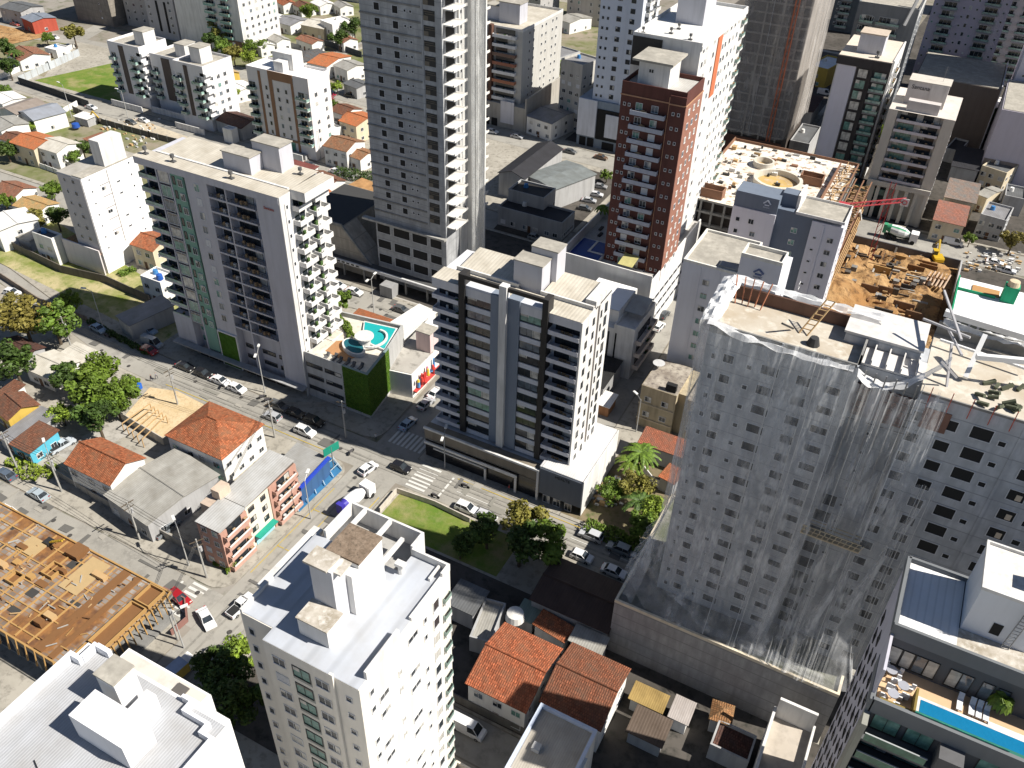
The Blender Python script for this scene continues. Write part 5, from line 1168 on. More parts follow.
# three linked blocks beside the grassy corner plot
def three(lab, x, y, W, D, h, strip, bx, hb):
    B = simple_tower(lab, x, y, W, D, h, paint((.68, .67, .68), .1), [(1.6, .8), (W - 2.4, 1.3)], (3, 6, 9), fl=2.75, z0=4, cat='apartment block', balcF=[(W * .78, 3.6), (1.9, 2.6)], bs='glass', col=(.5, .55, .53), roofbox=False, group='row of three linked white blocks')
    B.P('brown_strip', MB().box(W * .34, W * .34 + strip, -.14, -.002, 4, h), paint((.10, .08, .07), .1))
    for i in range(int(h / 2.75) - 1): B.P('balcony_return', MB().box(W - 1.6, W + .9, 0, 3, 4 + i * 2.75, 5 + i * 2.75), paint((.7, .7, .7)))
    B.P('stair_house', MB().box(bx, bx + 4.4, 3.5, 8.5, h, h + hb), WALLW); B.P('stair_house_roof', MB().box(bx - .15, bx + 4.55, 3.35, 8.65, h + hb, h + hb + .2), ROOFCONC)
    B.P('garden_wall', MB().box(0, W, -4.2, -3.9, .1, 2.2), WALLW)
    B.done(70)
three('leftmost of three linked white blocks, tallest, with plain brown strip, next to the grassy plot', -257, 201, 14.4, 12, 20, 2.2, 9.5, 4.6)
three('middle of three linked white blocks, with arched brown strip panels', -241, 203.5, 15, 11, 18, 3.6, 8.6, 4.2)
three('rightmost of three linked white blocks, with green panel, beside the palm garden', -223.6, 197.2, 12.5, 13, 20.2, 1.6, 4.5, 4.8)
# cream block with brown stripes
B = simple_tower('white block with three brown stripes, left of the raw concrete tower', -191.5, 196, 23.2, 10, 24.4, paint((.72, .69, .68), .1), [(7, .8), (11.5, .8), (14.5, .8)], (3, 7.5), fl=2.75, z0=4.6, cat='apartment block', balcF=[(20.8, 4.4), (1.6, 3)], bs='glass', col=(.7, .72, .7), roofbox=False, strips=[(4.3, 5.2, (.3, .17, .1)), (6.0 + 2.2, 9.6, (.3, .17, .1)), (16.6, 17.5, (.3, .17, .1))], roofm=paint((.8, .8, .79), .06))
B.P('cornice', MB().box(8.2, 17.5, -.16, -.003, 22.6, 25.2), paint((.3, .17, .1), .1))
B.P('tank_house', MB().box(6.5, 14, 5, 9.8, 24.4, 29.2), WALLW); B.P('stair_house', MB().box(9, 12.5, 2.2, 4.9, 24.4, 27.4), WALLW)
B.P('green_window_band', MB().box(7.5, 15.5, -.2, -.003, 1.6, 4.3), glass((.08, .2, .15), .15)); B.P('green_planter', MB().box(6, 20, -1.4, -.25, .1, 1.6), paint((.4, .4, .4)))
B.P('brown_band', MB().box(0, 23.2, -.24, -.004, 4.3, 5.0), paint((.3, .17, .1)))
B.P('front_wall', MB().box(2, 20.5, -3.4, -3.1, .1, 2.4), WALLW); B.done()
# ---- white block on the left by the lawn
B = Bld('apartment_building', 'plain white block with tiny windows and wall pipes beside the dry lawn', -177, 116.4, 7.8, 16, 'apartment block')
B.P('wall', MB().box(0, 7.8, 0, 16, 0, 24.8), paint((.8, .8, .8), .06)); B.P('front_panel', MB().box(-.01, 7.6, -.12, 0, 6, 24.6), paint((.52, .5, .5), .1))
b = MB(); b.quad([(-.1, -.1, 24.9), (5.0, -.1, 24.9), (5.0, 16, 25.1), (-.1, 16, 25.1)]); B.P('roof', b, sheet((.42, .40, .36), rib=.8)); B.P('roof_edge', MB().box(5.0, 7.9, 0, 16, 24.8, 25.05), ROOFCONC)
B.P('tank_house', MB().box(4.5, 7.7, 7.0, 13.5, 25.05, 31.0), WALLW)
for i in range(7):
    z = 5.6 + i * 2.9
    if z < 24: B.win('F', 2.2, z, .6, .8, 'dark', n=.12); B.win('F', 5.0, z, .9, .9, 'dark', n=.12)
    if z < 24: B.win('R', 2.0, z + .6, .35, .35, 'dark'); B.win('R', 5.2, z, 1.2, .8, 'dark' if i % 2 else 'shut'); B.win('R', 9.5, z + .3, .9, .35, 'dark' if i % 3 else 'shut'); B.win('R', 13.5, z + .5, .4, .4, 'dark')
    if 0 < i < 6: B.P('pipe', MB().bar((7.85, 4.3, z + 1.4), (7.85, 7.0, z + 1.4), .1), plain((.25, .22, .2)))
B.P('pipe', MB().bar((7.85, 7.0, 6), (7.85, 7.0, 24.5), .12), plain((.25, .22, .2)))
B.done()
B = Bld('annex', 'low white walled annex with terracotta strip at the foot of the plain white block', -181.8, 115.4, 12.6, 2.4, 'annex')
B.P('wall', MB().box(0, 12.6, 0, .3, 0, 6.8).box(0, 4.6, .3, 12, 0, 6.2), paint((.66, .62, .62), .12)); B.P('roof', MB().box(.3, 4.3, .5, 11, 6.2, 6.4), tile((.4, .2, .08))); B.P('terrace', MB().box(4.8, 12, .3, 1.0, 5.2, 5.6), paint((.5, .3, .2))); B.done()

# ---- white commercial block behind the black framed block
B = Bld('commercial_building', 'white three storey block with slot windows and striped roof terrace beside the white podium', -56.5, 140.5, 14.4, 12.5, 'building')
B.P('wall', MB().box(0, 13.5, 0, 12.5, 0, 11.5).box(0, 9.0, 2.0, 12.4, 11.5, 14.5), WALLW)
b = MB(); b.quad([(.1, 2.1, 14.56), (8.9, 2.1, 14.56), (8.9, 12.3, 14.56), (.1, 12.3, 14.56)]); B.P('roof', b, paint((.8, .8, .8), .06))
b = MB(); b.quad([(9.2, 4.5, 13.4), (13.4, 4.5, 13.4), (13.4, 10, 14.6), (9.2, 10, 14.6)]); B.P('terrace_roof', b, sheet((.42, .42, .4), rib=.6)); roof_ring_b = MB(); roof_ring(roof_ring_b, 9.0, 13.5, 0, 12.5, 11.5, 1.1); B.P('terrace_parapet', roof_ring_b, WALLW)
for u in (7.8, 9.4): B.P('slot_window', MB().box(u, u + .35, -.05, -.002, 3.5, 10.5), BLACKIN)
for i in range(3): B.balc('R', 6, 2.2 + i * 3.1, 10, 1.2, 'solid', (.7, .6, .52), W=13.5); B.win('R', 6, 2.6 + i * 3.1, 7, 1.8, 'dark', 'd', W=13.5)
B.done()
B = Bld('tiled_shed', 'black metal roof shed below the slot windowed white block', -52.5, 129.5, 8, 10, 'shed')
B.P('wall', MB().box(0, 8, 0, 10, 0, 4.4), paint((.3, .3, .3))); b = MB(); b.quad([(-.2, -.2, 4.5), (8.2, -.2, 4.5), (8.2, 10.2, 5.0), (-.2, 10.2, 5.0)]); B.P('roof', b, sheet((.03, .03, .03), rib=.8)); B.done()
# ---- old cream building and its neighbours
B = Bld('cream_building', 'old stained cream block with patchy flat roof and satellite dish behind the garden palms', -36.2, 127.5, 12.0, 10.0, 'building')
B.P('wall', MB().box(0, 7.0, 0, 10, 0, 10).box(9.0, 12, 0, 10, 0, 10).box(7.0, 9.0, 1.5, 10, 0, 9.6), paint((.45, .38, .26), .45))
b = MB(); b.quad([(.1, .1, 10.05), (7, .1, 10.05), (7, 9.9, 10.05), (.1, 9.9, 10.05)]); b.quad([(9, .1, 10.05), (11.9, .1, 10.05), (11.9, 9.9, 10.05), (9, 9.9, 10.05)]); B.P('roof', b, ground_mat('patchy_roof', [(.2, .17, .14), (.4, .36, .3), (.12, .1, .09)], [.3, 1]))
for z in (3.0, 6.6): B.P('ledge', MB().box(-.15, 7.05, -.2, 0, z - .9, z - .6), paint((.5, .42, .3))); [B.win('F', u, z, 1.2, 1.0, 'dark') for u in (1.6, 5.0, 10.4)]
B.P('satellite_dish', MB().cyl(.9, 6.5, 10.9, 11.4, .3, 1.2, 16).bar((.9, 6.5, 10), (.9, 6.5, 11), .12), paint((.5, .5, .5)))
B.P('chimney_box', MB().box(4.5, 6.5, .5, 1.5, 10.1, 11.6), BLACKIN)
B.done()
# ================================================================ HOUSES AND SHEDS
RED = tile((.50, .16, .07), v=.6); ORG = tile((.62, .20, .08), v=.25, moss=.1); BRN = tile((.26, .11, .065), moss=.5); PNK = tile((.40, .17, .10), moss=.4); DKB = tile((.13, .06, .045), moss=.4)
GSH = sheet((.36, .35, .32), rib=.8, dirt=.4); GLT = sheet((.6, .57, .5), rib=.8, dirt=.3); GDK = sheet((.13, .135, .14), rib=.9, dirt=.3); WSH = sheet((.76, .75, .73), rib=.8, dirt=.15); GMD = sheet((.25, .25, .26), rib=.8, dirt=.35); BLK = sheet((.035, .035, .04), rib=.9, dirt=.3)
CREAM = paint((.6, .52, .38), .25); WH = paint((.74, .73, .7), .2); GRY = paint((.4, .4, .4), .3); YEL = paint((.55, .38, .08), .2); BLU = paint((.10, .42, .55), .15); NAVY = paint((.03, .05, .16), .2); SAL = paint((.48, .22, .16), .15)
def house(label, FL, FR_, BR_, BL_, h, roof='gx', rm=None, wm=None, rh=1.5, wins=2, cat='house', name='house', eave=.35, chim=None, hr=None):
    P4 = [Vector(at(*p, h)) for p in (FL, FR_, BR_, BL_)]
    c = sum(P4, Vector((0, 0))) / 4
    u = ((P4[1] - P4[0]) + (P4[2] - P4[3])); a = math.atan2(u.y, u.x)
    if abs(a) < R(7): a = 0
    ca, sa = math.cos(-a), math.sin(-a)
    Lc = [((p.x - c.x) * ca - (p.y - c.y) * sa, (p.x - c.x) * sa + (p.y - c.y) * ca) for p in P4]
    W = max(3, (Lc[1][0] + Lc[2][0] - Lc[0][0] - Lc[3][0]) / 2); D = max(3, (Lc[2][1] + Lc[3][1] - Lc[0][1] - Lc[1][1]) / 2)
    B = Bld(name, label, c.x - (W / 2 * math.cos(a) - D / 2 * math.sin(a)), c.y - (W / 2 * math.sin(a) + D / 2 * math.cos(a)), W, D, cat, None, a)
    rm = rm or RED; wm = wm or WH; e = eave; x0, x1, y0, y1 = e, W - e, e, D - e
    b = MB(); b.box(x0, x1, y0, y1, 0, h)
    if roof == 'gx':
        for x in (x0, x1): b.quad([(x, y0, h), (x, y1, h), (x, D / 2, h + rh * (1 - 2 * e / D))] if x == x1 else [(x, y1, h), (x, y0, h), (x, D / 2, h + rh * (1 - 2 * e / D))])
    if roof == 'gy':
        for y in (y0, y1): b.quad([(x0, y, h), (x1, y, h), (W / 2, y, h + rh * (1 - 2 * e / W))])
    if roof in ('flat',): roof_ring(b, x0, x1, y0, y1, h, .6, .25)
    if roof == 'sh': b.quad([(x0, y1, h), (x0, y0, h), (x0, y1, h + rh)]); b.quad([(x1, y0, h), (x1, y1, h), (x1, y1, h + rh)]); b.quad([(x0, y1, h), (x1, y1, h), (x1, y1, h + rh), (x0, y1, h + rh)])
    B.P('wall', b, wm)
    b = MB(); k = .08; h2 = h + k
    def slab(q, t=.12):
        P = [Vector(v) for v in q]; b.quad(P); b.quad([v - Vector((0, 0, t)) for v in P][::-1])
        for i in range(len(P)):
            p, r = P[i], P[(i + 1) % len(P)]; b.quad([p - Vector((0, 0, t)), r - Vector((0, 0, t)), r, p])
    if roof == 'gx': slab([(0, 0, h2), (W, 0, h2), (W, D / 2, h2 + rh), (0, D / 2, h2 + rh)]); slab([(W, D, h2), (0, D, h2), (0, D / 2, h2 + rh), (W, D / 2, h2 + rh)])
    elif roof == 'gy': slab([(0, D, h2), (0, 0, h2), (W / 2, 0, h2 + rh), (W / 2, D, h2 + rh)]); slab([(W, 0, h2), (W, D, h2), (W / 2, D, h2 + rh), (W / 2, 0, h2 + rh)])
    elif roof == 'hip':
        m = min(W, D) / 2
        if W >= D: A, C = (m, D / 2, h2 + rh), (W - m, D / 2, h2 + rh); slab([(0, 0, h2), (W, 0, h2), C, A]); slab([(W, D, h2), (0, D, h2), A, C]); slab([(0, D, h2), (0, 0, h2), A]); slab([(W, 0, h2), (W, D, h2), C])
        else: A, C = (W / 2, m, h2 + rh), (W / 2, D - m, h2 + rh); slab([(W, 0, h2), (W, D, h2), C, A]); slab([(0, D, h2), (0, 0, h2), A, C]); slab([(0, 0, h2), (W, 0, h2), A]); slab([(W, D, h2), (0, D, h2), C])
    elif roof == 'sh': slab([(0, 0, h2), (W, 0, h2), (W, D, h2 + rh), (0, D, h2 + rh)])
    else: b.quad([(x0 + .25, y0 + .25, h + .05), (x1 - .25, y0 + .25, h + .05), (x1 - .25, y1 - .25, h + .05), (x0 + .25, y1 - .25, h + .05)])
    ro = B.P('roof', b, rm)
    if roof in ('gx', 'hip'):
        b = MB(); m = min(W, D) / 2 if roof == 'hip' and W >= D else 0
        if roof == 'gx' or W >= D: b.bar((m, D / 2, h2 + rh + .03), (W - m, D / 2, h2 + rh + .03), .28, n=6); b.build('ridge_cap', rm, ro)
    rnd = random.Random(int(W * 100))
    if chim: MB().box(W * chim - .35, W * chim + .35, D * .6 - .35, D * .6 + .35, h, h + rh + .9).build('chimney', WH, ro)
    fl = max(1, int(h / 2.9))
    for i in range(fl):
        for j in range(wins):
            B.win('F', e + (W - 2 * e) * (j + .5 + rnd.uniform(-.15, .15)) / wins, .9 + i * 2.8, 1.3, min(1.1, h - 1.6), None, n=-e)
            if D > 5: B.win('R', e + (D - 2 * e) * (j + .5) / wins, .9 + i * 2.8, 1.1, min(1.0, h - 1.6), 'dark', n=-e)
    if wins: B.P('door', MB().box(W * .5 - .45, W * .5 + .45, e - .06, e - .005, 0, 2.1), plain((.12, .06, .03), .6, 'door_wood'))
    for i in range(0 if roof == 'flat' else 0): pass
    if roof == 'flat' and W > 6:
        B.P('roof_tank', MB().cyl(W * .3, D * .6, h, h + 1.1, .7, .55, 12), plain((.05, .2, .45), .5, 'blue_plastic') if rnd.random() < .5 else WH)
    return B.done()
HS = [
 ('house with red tile roof and white gable between gravel drive and grey shed', (66,462),(110,490),(144,457),(101,437), 6, 'gx', RED, WH, 2.0, 3),
 ('wide weathered grey sheet-roofed shed with teal awning along its side', (110,497),(150,532),(217,470),(170,446), 4.5, 'gx', GSH, GRY, .7, 3),
 ('big house with four-sided red tile roof beside the sand plot', (168,436),(222,462),(262,425),(208,399), 6.5, 'hip', RED, WH, 2.6, 4),
 ('turquoise walled house with brown mottled tile roof by the silver pickup', (12,444),(30,457),(57,432),(39,421), 3.2, 'sh', BRN, BLU, .6, 2),
 ('long dark grey flat-pitched roof directly behind the turquoise house', (-4,436),(12,446),(60,417),(44,408), 3.0, 'sh', GMD, GRY, .5, 1),
 ('maroon tile roof house with yellow wall at the left edge, above the dark grey roof', (-6,408),(8,425),(40,402),(20,390), 4, 'gx', BRN, YEL, 1.4, 2),
 ('small maroon roof tucked behind the maroon house at the left edge', (-4,396),(6,401),(24,387),(14,379), 3.4, 'sh', BRN, WH, .5, 1),
 ('pale bleached asbestos roof house under the big trees', (28,370),(51,381),(82,360),(48,348), 3.4, 'gx', GLT, WH, 1.0, 2),
 ('pale flat annex roof joining the bleached roof house to the avenue fence', (60,353),(82,366),(100,352),(76,343), 3.0, 'sh', GLT, WH, .3, 0),
 ('dark brown roofed shed under the orange-green tree', (3,347),(27,362),(44,346),(14,334), 3, 'gx', DKB, GRY, .8, 1),
 ('cream house with orange tile roof behind the lawn, beside the plain white block', (132,246),(162,255),(170,235),(150,230), 6, 'gx', RED, CREAM, 1.4, 2),
 ('white flat-roofed house with a blue water tank at the lawn edge', (141,279),(167,288),(174,272),(152,267), 6, 'flat', WSH, WH, 1, 2),
 ('long grey open shed roof over parked cars beside the lawn', (119,321),(137,331),(168,303),(158,292), 4, 'sh', GMD, GRY, .5, 0),
 ('white two storey house with dark sunken roof terrace by the lawn wall', (33,234),(51,243),(62,236),(43,227), 7, 'flat', GDK, WH, 1, 2),
 ('low concrete shed roof between the big white gable and the lawn wall', (7,232),(29,244),(36,236),(16,227), 3.2, 'sh', GSH, GRY, .3, 0),
 ('large plain white hall at the left edge beside the lawn', (-10,224),(3,240),(33,212),(18,203), 6, 'gx', WSH, WH, .6, 1),
 ('yellow-orange roofed house left of the olive tree', (16,207),(42,216),(56,201),(30,194), 4, 'gx', tile((.6, .36, .15), v=.2, moss=.1), WH, 1, 2),
 ('brown tile roof house cut by the left edge, beside the side street bend', (-4,192),(12,199),(37,188),(13,179), 4, 'gx', PNK, WH, 1.4, 2),
 ('two storey house with bright orange tile roof and balcony on the left street', (16,144),(37,152),(58,137),(29,130), 6, 'gx', ORG, CREAM, 1.2, 2),
 ('two storey house with cream sheet roof beside the bright orange roof', (41,148),(61,156),(76,141),(54,135), 6, 'gx', GLT, WH, 1.2, 2),
 ('small brick-red lean-to behind the plain white block', (87,141),(94,146),(106,135),(98,131), 4, 'sh', PNK, GRY, .5, 0),
 ('maroon low roof behind the bright orange roof house', (4,139),(16,146),(28,134),(12,130), 4, 'gx', BRN, WH, 1, 1),
 ('grey topped white house at the left edge below the blue-grey gable', (-8,126),(5,135),(25,120),(8,112), 5, 'gx', GSH, WH, .8, 1),
 ('long blue-grey gabled hall beside the walled rubble yard', (20,114),(37,123),(63,110),(46,101), 5, 'gy', sheet((.27, .29, .33), rib=.8, dirt=.2), WH, 1.4, 1),
 ('brownish grey gabled roof left of the blue-grey hall', (3,110),(19,117),(42,103),(24,97), 5, 'gy', sheet((.27, .23, .2), rib=.8, dirt=.3), WH, 1.2, 1),
 ('white roofed hall at the left edge by the street corner', (-8,99),(4,106),(24,96),(8,89), 5, 'gx', WSH, WH, .6, 1),
 ('small white open shelter by the street wall', (76,117),(90,121),(94,115),(80,111), 2.8, 'sh', WSH, GRY, .2, 0),
 ('brown roofed house with one orange patch beside the fenced grassy plot', (10,57),(22,62),(48,54),(30,43), 4, 'gx', PNK, WH, 1.6, 3),
 ('blue-grey roofed shop with red front at the top left', (25,20),(36,24),(52,16),(40,10), 5, 'gx', sheet((.22, .25, .3), rib=.8), paint((.4, .08, .05)), .8, 1),
 ('dark roofed warehouse in the top left corner', (2,8),(22,13),(40,6),(20,0), 6, 'gx', GDK, GRY, 1, 2),
 ('white walled low buildings behind the fenced plot near the left street end', (48,50),(60,53),(66,47),(54,43), 3, 'flat', WSH, WH, 1, 1),
 ('small yellow house between the linked blocks and the brown striped block', (221,71),(231,77),(238,71),(228,67), 5, 'gx', tile((.6, .4, .2), v=.2), YEL, .8, 2),
 ('white roofed house below the small yellow house', (226,88),(243,98),(250,83),(237,78), 4, 'gx', WSH, WH, .8, 2),
 ('dark maroon gabled roof between the linked blocks and the brown striped block', (219,121),(248,132),(257,118),(232,110), 4, 'gx', DKB, GRY, 1.2, 1),
 ('large red-brown roof at the top edge, left of the white gables', (224,17),(238,24),(252,14),(238,7), 4, 'gx', PNK, WH, 1.5, 2),
 ('red-brown roof with dormer at the top edge behind the large red-brown roof', (241,10),(256,16),(270,8),(256,2), 4, 'gx', PNK, WH, 1.2, 2),
 ('low white house with flat grey roof among garden trees near the top', (213,43),(237,50),(256,39),(233,33), 3.2, 'flat', GSH, WH, 1, 2),
 ('white and pale blue gabled house at the top edge', (248,20),(266,27),(286,15),(263,10), 4, 'gx', WSH, WH, 1.2, 2),
 ('grey roofed house right of the pale blue gabled house', (277,22),(295,28),(307,18),(287,14), 4, 'gx', GMD, WH, 1, 2),
 ('house with cream roof and shaded veranda near the top', (305,25),(328,31),(334,22),(314,17), 5, 'gx', GLT, CREAM, 1, 3),
 ('white boxy two storey house left of the tall concrete tower, near the top', (326,24),(339,29),(348,19),(335,14), 7, 'flat', WSH, WH, 1, 2),
 ('house with red-brown roof partly behind the tank house of the brown striped block', (297,39),(314,46),(323,40),(306,35), 4, 'gx', PNK, WH, 1, 2),
 ('house with dark grey hipped tile roof right of the brown striped block', (293,58),(306,66),(328,53),(311,45), 5, 'hip', tile((.16, .14, .13)), WH, 1.4, 2),
 ('white house with vivid orange roof near the top, right of the dark grey hipped roof', (310,63),(328,68),(349,56),(331,51), 5, 'gx', ORG, WH, 1.2, 2),
 ('white patio house with pale grey roof beside the vivid orange roof', (337,67),(352,73),(363,63),(349,58), 5, 'gx', GSH, WH, 1, 2),
 ('dark shaded shed left of the concrete tower near the parked dark car', (347,85),(361,91),(368,82),(354,77), 4, 'gx', GDK, GRY, .6, 1),
 ('small house with mottled brown roof behind the second vivid orange roof', (331,111),(347,117),(361,108),(344,103), 4, 'gx', BRN, WH, 1.2, 1),
 ('house with vivid orange roof touching the concrete tower outline', (342,122),(362,129),(374,115),(358,110), 6, 'gx', ORG, CREAM, 1.2, 2),
 ('two storey house with mottled brown roof and hedge in front', (325,147),(350,153),(364,140),(338,135), 6, 'gx', tile((.36, .17, .09), moss=.3), WH, 1.6, 3),
 ('low orange-brown roof right of the two storey house with hedge', (348,156),(364,162),(374,151),(358,146), 4, 'gx', tile((.42, .2, .1)), WH, 1, 1),
 ('small white house below the vivid orange roofs beside the striped block', (318,130),(330,135),(341,127),(328,122), 4, 'flat', WSH, WH, 1, 1),
 ('maroon sheet roof directly behind the tall grey and green block', (280,166),(304,175),(320,168),(298,161), 4, 'sh', sheet((.2, .07, .06), rib=.7), WH, .3, 0),
 ('grey-brown tile roof behind the right end of the tall grey and green block', (307,177),(329,190),(346,179),(322,171), 4, 'gx', BRN, WH, 1.2, 1),
 ('small orange roof peeking out beside the balconies of the tall grey and green block', (311,192),(320,201),(333,191),(323,186), 4, 'gx', ORG, WH, .8, 0),
 ('rust streaked sheet roof left of the concrete tower foot', (345,187),(371,198),(388,188),(361,179), 4, 'sh', sheet((.5, .28, .12), rib=.7, dirt=.6), GRY, .3, 0),
 ('long white sheet-roofed shop along the street behind the pool podium', (384,331),(399,339),(437,313),(415,303), 5, 'sh', WSH, WH, .3, 0),
 ('orange-brown sheet roof beside the turquoise pool', (350,315),(386,329),(395,321),(360,310), 4, 'sh', tile((.42, .14, .06), v=.2, moss=.2), GRY, .3, 0),
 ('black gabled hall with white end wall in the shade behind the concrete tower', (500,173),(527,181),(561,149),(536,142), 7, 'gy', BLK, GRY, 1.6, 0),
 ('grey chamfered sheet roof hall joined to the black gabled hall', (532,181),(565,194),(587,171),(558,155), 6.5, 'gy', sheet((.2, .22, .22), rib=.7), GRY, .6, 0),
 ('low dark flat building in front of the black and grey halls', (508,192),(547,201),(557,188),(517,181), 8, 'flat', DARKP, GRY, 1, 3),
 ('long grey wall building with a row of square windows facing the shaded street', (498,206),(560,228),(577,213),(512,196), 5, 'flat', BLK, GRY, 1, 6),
 ('small white house with grey roof and open windows beside the banded grey block', (534,118),(560,128),(574,108),(548,101), 6, 'gx', GMD, WH, 1, 3),
 ('yellow fronted shop with white roof right of the shrouded tower', (814,68),(836,73),(840,59),(820,54), 7, 'flat', WSH, YEL, 1, 1),
 ('low navy walled shop with tan roof between the two glass balcony blocks', (886,101),(905,105),(909,95),(891,90), 4, 'sh', sheet((.5, .33, .15), rib=.8), NAVY, .3, 1),
 ('navy walled shop with stepped tan roof behind the row of parked cars', (957,113),(980,119),(980,108),(963,103), 5, 'sh', sheet((.5, .30, .12), rib=.8), NAVY, .3, 2),
 ('house with beige tiled roof right of the cream balcony block', (944,197),(975,204),(982,186),(949,179), 7, 'sh', tile((.3, .22, .18), v=.3), CREAM, .5, 3),
 ('building with mottled brick-red tile roof on the far street right of the excavation', (932,219),(963,227),(972,209),(939,201), 6, 'sh', tile((.4, .17, .12), v=.4), CREAM, .5, 2),
 ('building with blue-grey flat roof at the right edge by the far street', (980,216),(1008,224),(1014,209),(986,202), 6, 'flat', GMD, GRY, 1, 3),
 ('cream two storey house with dark roof in the shade at the right edge', (984,168),(1011,177),(1017,165),(990,157), 6, 'flat', GDK, CREAM, 1, 3),
 ('small sand coloured house between the beige roof and the shaded cream house', (981,196),(992,200),(1000,189),(987,184), 5, 'gx', GSH, CREAM, .6, 1),
 ('small white and green house at the right edge near the top', (990,106),(1005,112),(1016,101),(1000,93), 6, 'gx', WSH, paint((.25, .4, .2)), .8, 2),
 ('low dark hall right of the row of parked cars at upper right', (985,142),(1018,150),(1030,136),(996,129), 5, 'flat', GDK, GRY, 1, 0),
 ('house with large red-orange tile roof right of the foreground white tower', (464,682),(527,716),(561,650),(507,621), 6, 'gx', tile((.50, .15, .07), v=.6, moss=.25), WH, 1.8, 3),
 ('house with brown tile roof half in shade, right of the large red-orange roof', (541,700),(592,731),(638,674),(572,640), 6, 'gx', tile((.30, .11, .06), v=.5), WH, 1.8, 2),
 ('small orange tiled outbuilding behind the large red-orange roof', (532,625),(565,643),(574,630),(543,610), 3.4, 'sh', RED, WH, .5, 0),
 ('small ochre sheet roof beside the brown tile roof, below the blank podium wall', (628,697),(664,712),(669,699),(635,684), 3, 'sh', sheet((.36, .25, .09), rib=.6, dirt=.5), GRY, .3, 0),
 ('tiny white topped shed below the blank podium wall', (671,719),(684,724),(693,703),(680,697), 3, 'sh', sheet((.42, .38, .36), rib=.6), WH, .3, 0),
 ('tiny hipped brown tile kiosk at the foot of the blank podium wall', (706,720),(731,725),(736,708),(715,698), 3.4, 'hip', tile((.36, .18, .08)), GRY, .8, 0),
 ('large dark brown sheet hall in the shade of the netted tower', (529,598),(612,638),(632,580),(553,562), 5, 'gx', sheet((.07, .045, .035), rib=.9), GRY, .8, 0),
 ('charcoal shed with pale roof battens right beside the foreground white tower', (447,605),(476,617),(487,593),(458,577), 4, 'sh', GDK, GRY, .3, 0),
 ('flat grey roofed store between the charcoal shed and the large red-orange roof', (462,640),(490,646),(511,606),(488,598), 3, 'flat', GSH, GRY, .3, 0),
 ('pale green-grey lean-to with white water tank behind the large red-orange roof', (518,618),(532,625),(545,608),(520,598), 3, 'sh', sheet((.22, .28, .24), rib=.7), GRY, .3, 0),
 ('small grey shed behind the brown tile roof house', (566,640),(600,655),(612,640),(578,625), 4, 'sh', GSH, GRY, .3, 0),
 ('long brick-red tile roof below the old cream block', (636,440),(692,464),(700,448),(648,430), 4, 'sh', tile((.40, .14, .08), v=.4), GRY, .8, 0),
 ('small rusty tile roof in the dark yard beside the netted tower', (659,477),(676,486),(684,472),(668,464), 3.4, 'sh', RED, GRY, .4, 0),
 ('dark roofed yard store at the lower right below the blank podium wall', (700,745),(745,765),(765,738),(722,722), 3, 'flat', DKB, GRY, .3, 0),
 ('shaded brown sheet roof beside the small grey block at the bottom edge', (622,730),(660,748),(676,722),(640,708), 3, 'sh', sheet((.12, .09, .07), rib=.8), GRY, .3, 0),
 ('white roofed low shop on the rubble plot edge behind the tall grey and green block', (206,176),(228,183),(240,176),(220,169), 3.4, 'sh', WSH, WH, .3, 0),
 ('white hut with flat roof beside the dark maroon gable', (222,130),(232,133),(238,129),(228,126), 4, 'flat', WSH, WH, .3, 0),
 ('mottled house roof behind the concrete tower at the top edge', (560,20),(575,25),(588,16),(574,12), 5, 'gx', GSH, WH, 1, 2),
]
HS += [
 ('red roofed house beyond the netted tower at the right edge',(985,548),(1008,556),(1022,545),(1000,538), 5, 'gx', RED, WH, 1.2, 2),
 ('brown roofed house at the right edge above the dark terrace tower roof',(1004,566),(1030,576),(1044,560),(1018,552), 5, 'gx', BRN, WH, 1.2, 2),
 ('grey roofed house beyond the netted tower, topmost at the right edge',(1008,532),(1030,540),(1040,530),(1020,524), 5, 'gx', GSH, CREAM, 1.2, 2),
 ('long low grey roofs between the shrouded tower and the glass balcony block', (790,142),(812,147),(820,128),(800,124), 6, 'flat', GDK, GRY, 1, 0),
 ('dark brown hall left of the glass balcony block podium', (800,110),(815,113),(822,98),(808,95), 6, 'sh', DKB, GRY, .4, 0),
 ('dark grey shed with white doors at the right edge below the cream two storey house', (1000,196),(1024,202),(1030,190),(1008,185), 5, 'flat', GDK, GRY, 1, 1),
 ('shaded grey hall between the cream balcony block and the right edge', (950,165),(978,172),(985,152),(958,146), 5, 'sh', BLK, GRY, .4, 0),
 ('low black roofed garage beside the shaded grey hall', (946,150),(962,154),(968,142),(952,138), 4, 'flat', BLK, GRY, .4, 0),
 ('long white sheet roof behind the half built podium edge', (716,186),(735,192),(757,170),(736,164), 16, 'sh', WSH, WH, .3, 0),
 ('greenish low building between grey block and right edge at the far street', (960,92),(985,98),(990,88),(966,83), 5, 'flat', GMD, CREAM, 1, 1),
 ('dark sheet roof behind the shop podium in the garden lane', (596,404),(610,409),(618,396),(604,391), 2.6, 'sh', WSH, paint((.4,.2,.1)), .3, 0),
 ('grey warehouse at the top edge between the banded block and the blue-white tower', (540,60),(560,66),(572,50),(552,44), 6, 'flat', GMD, GRY, .3, 1),
 ('white banded narrow block between the banded grey block and the blue-white tower', (566,62),(590,70),(596,58),(574,52), 22, 'flat', GMD, paint((.5,.48,.44)), .3, 3),
 ('brown sheet roof by the dark parking yard near the blue-grey podium', (562,108),(580,114),(590,96),(570,92), 4, 'sh', sheet((.4,.2,.1)), GRY, .3, 0),
]
for a in HS: house(a[0], a[1], a[2], a[3], a[4], a[5], a[6], a[7], a[8], a[9], a[10])
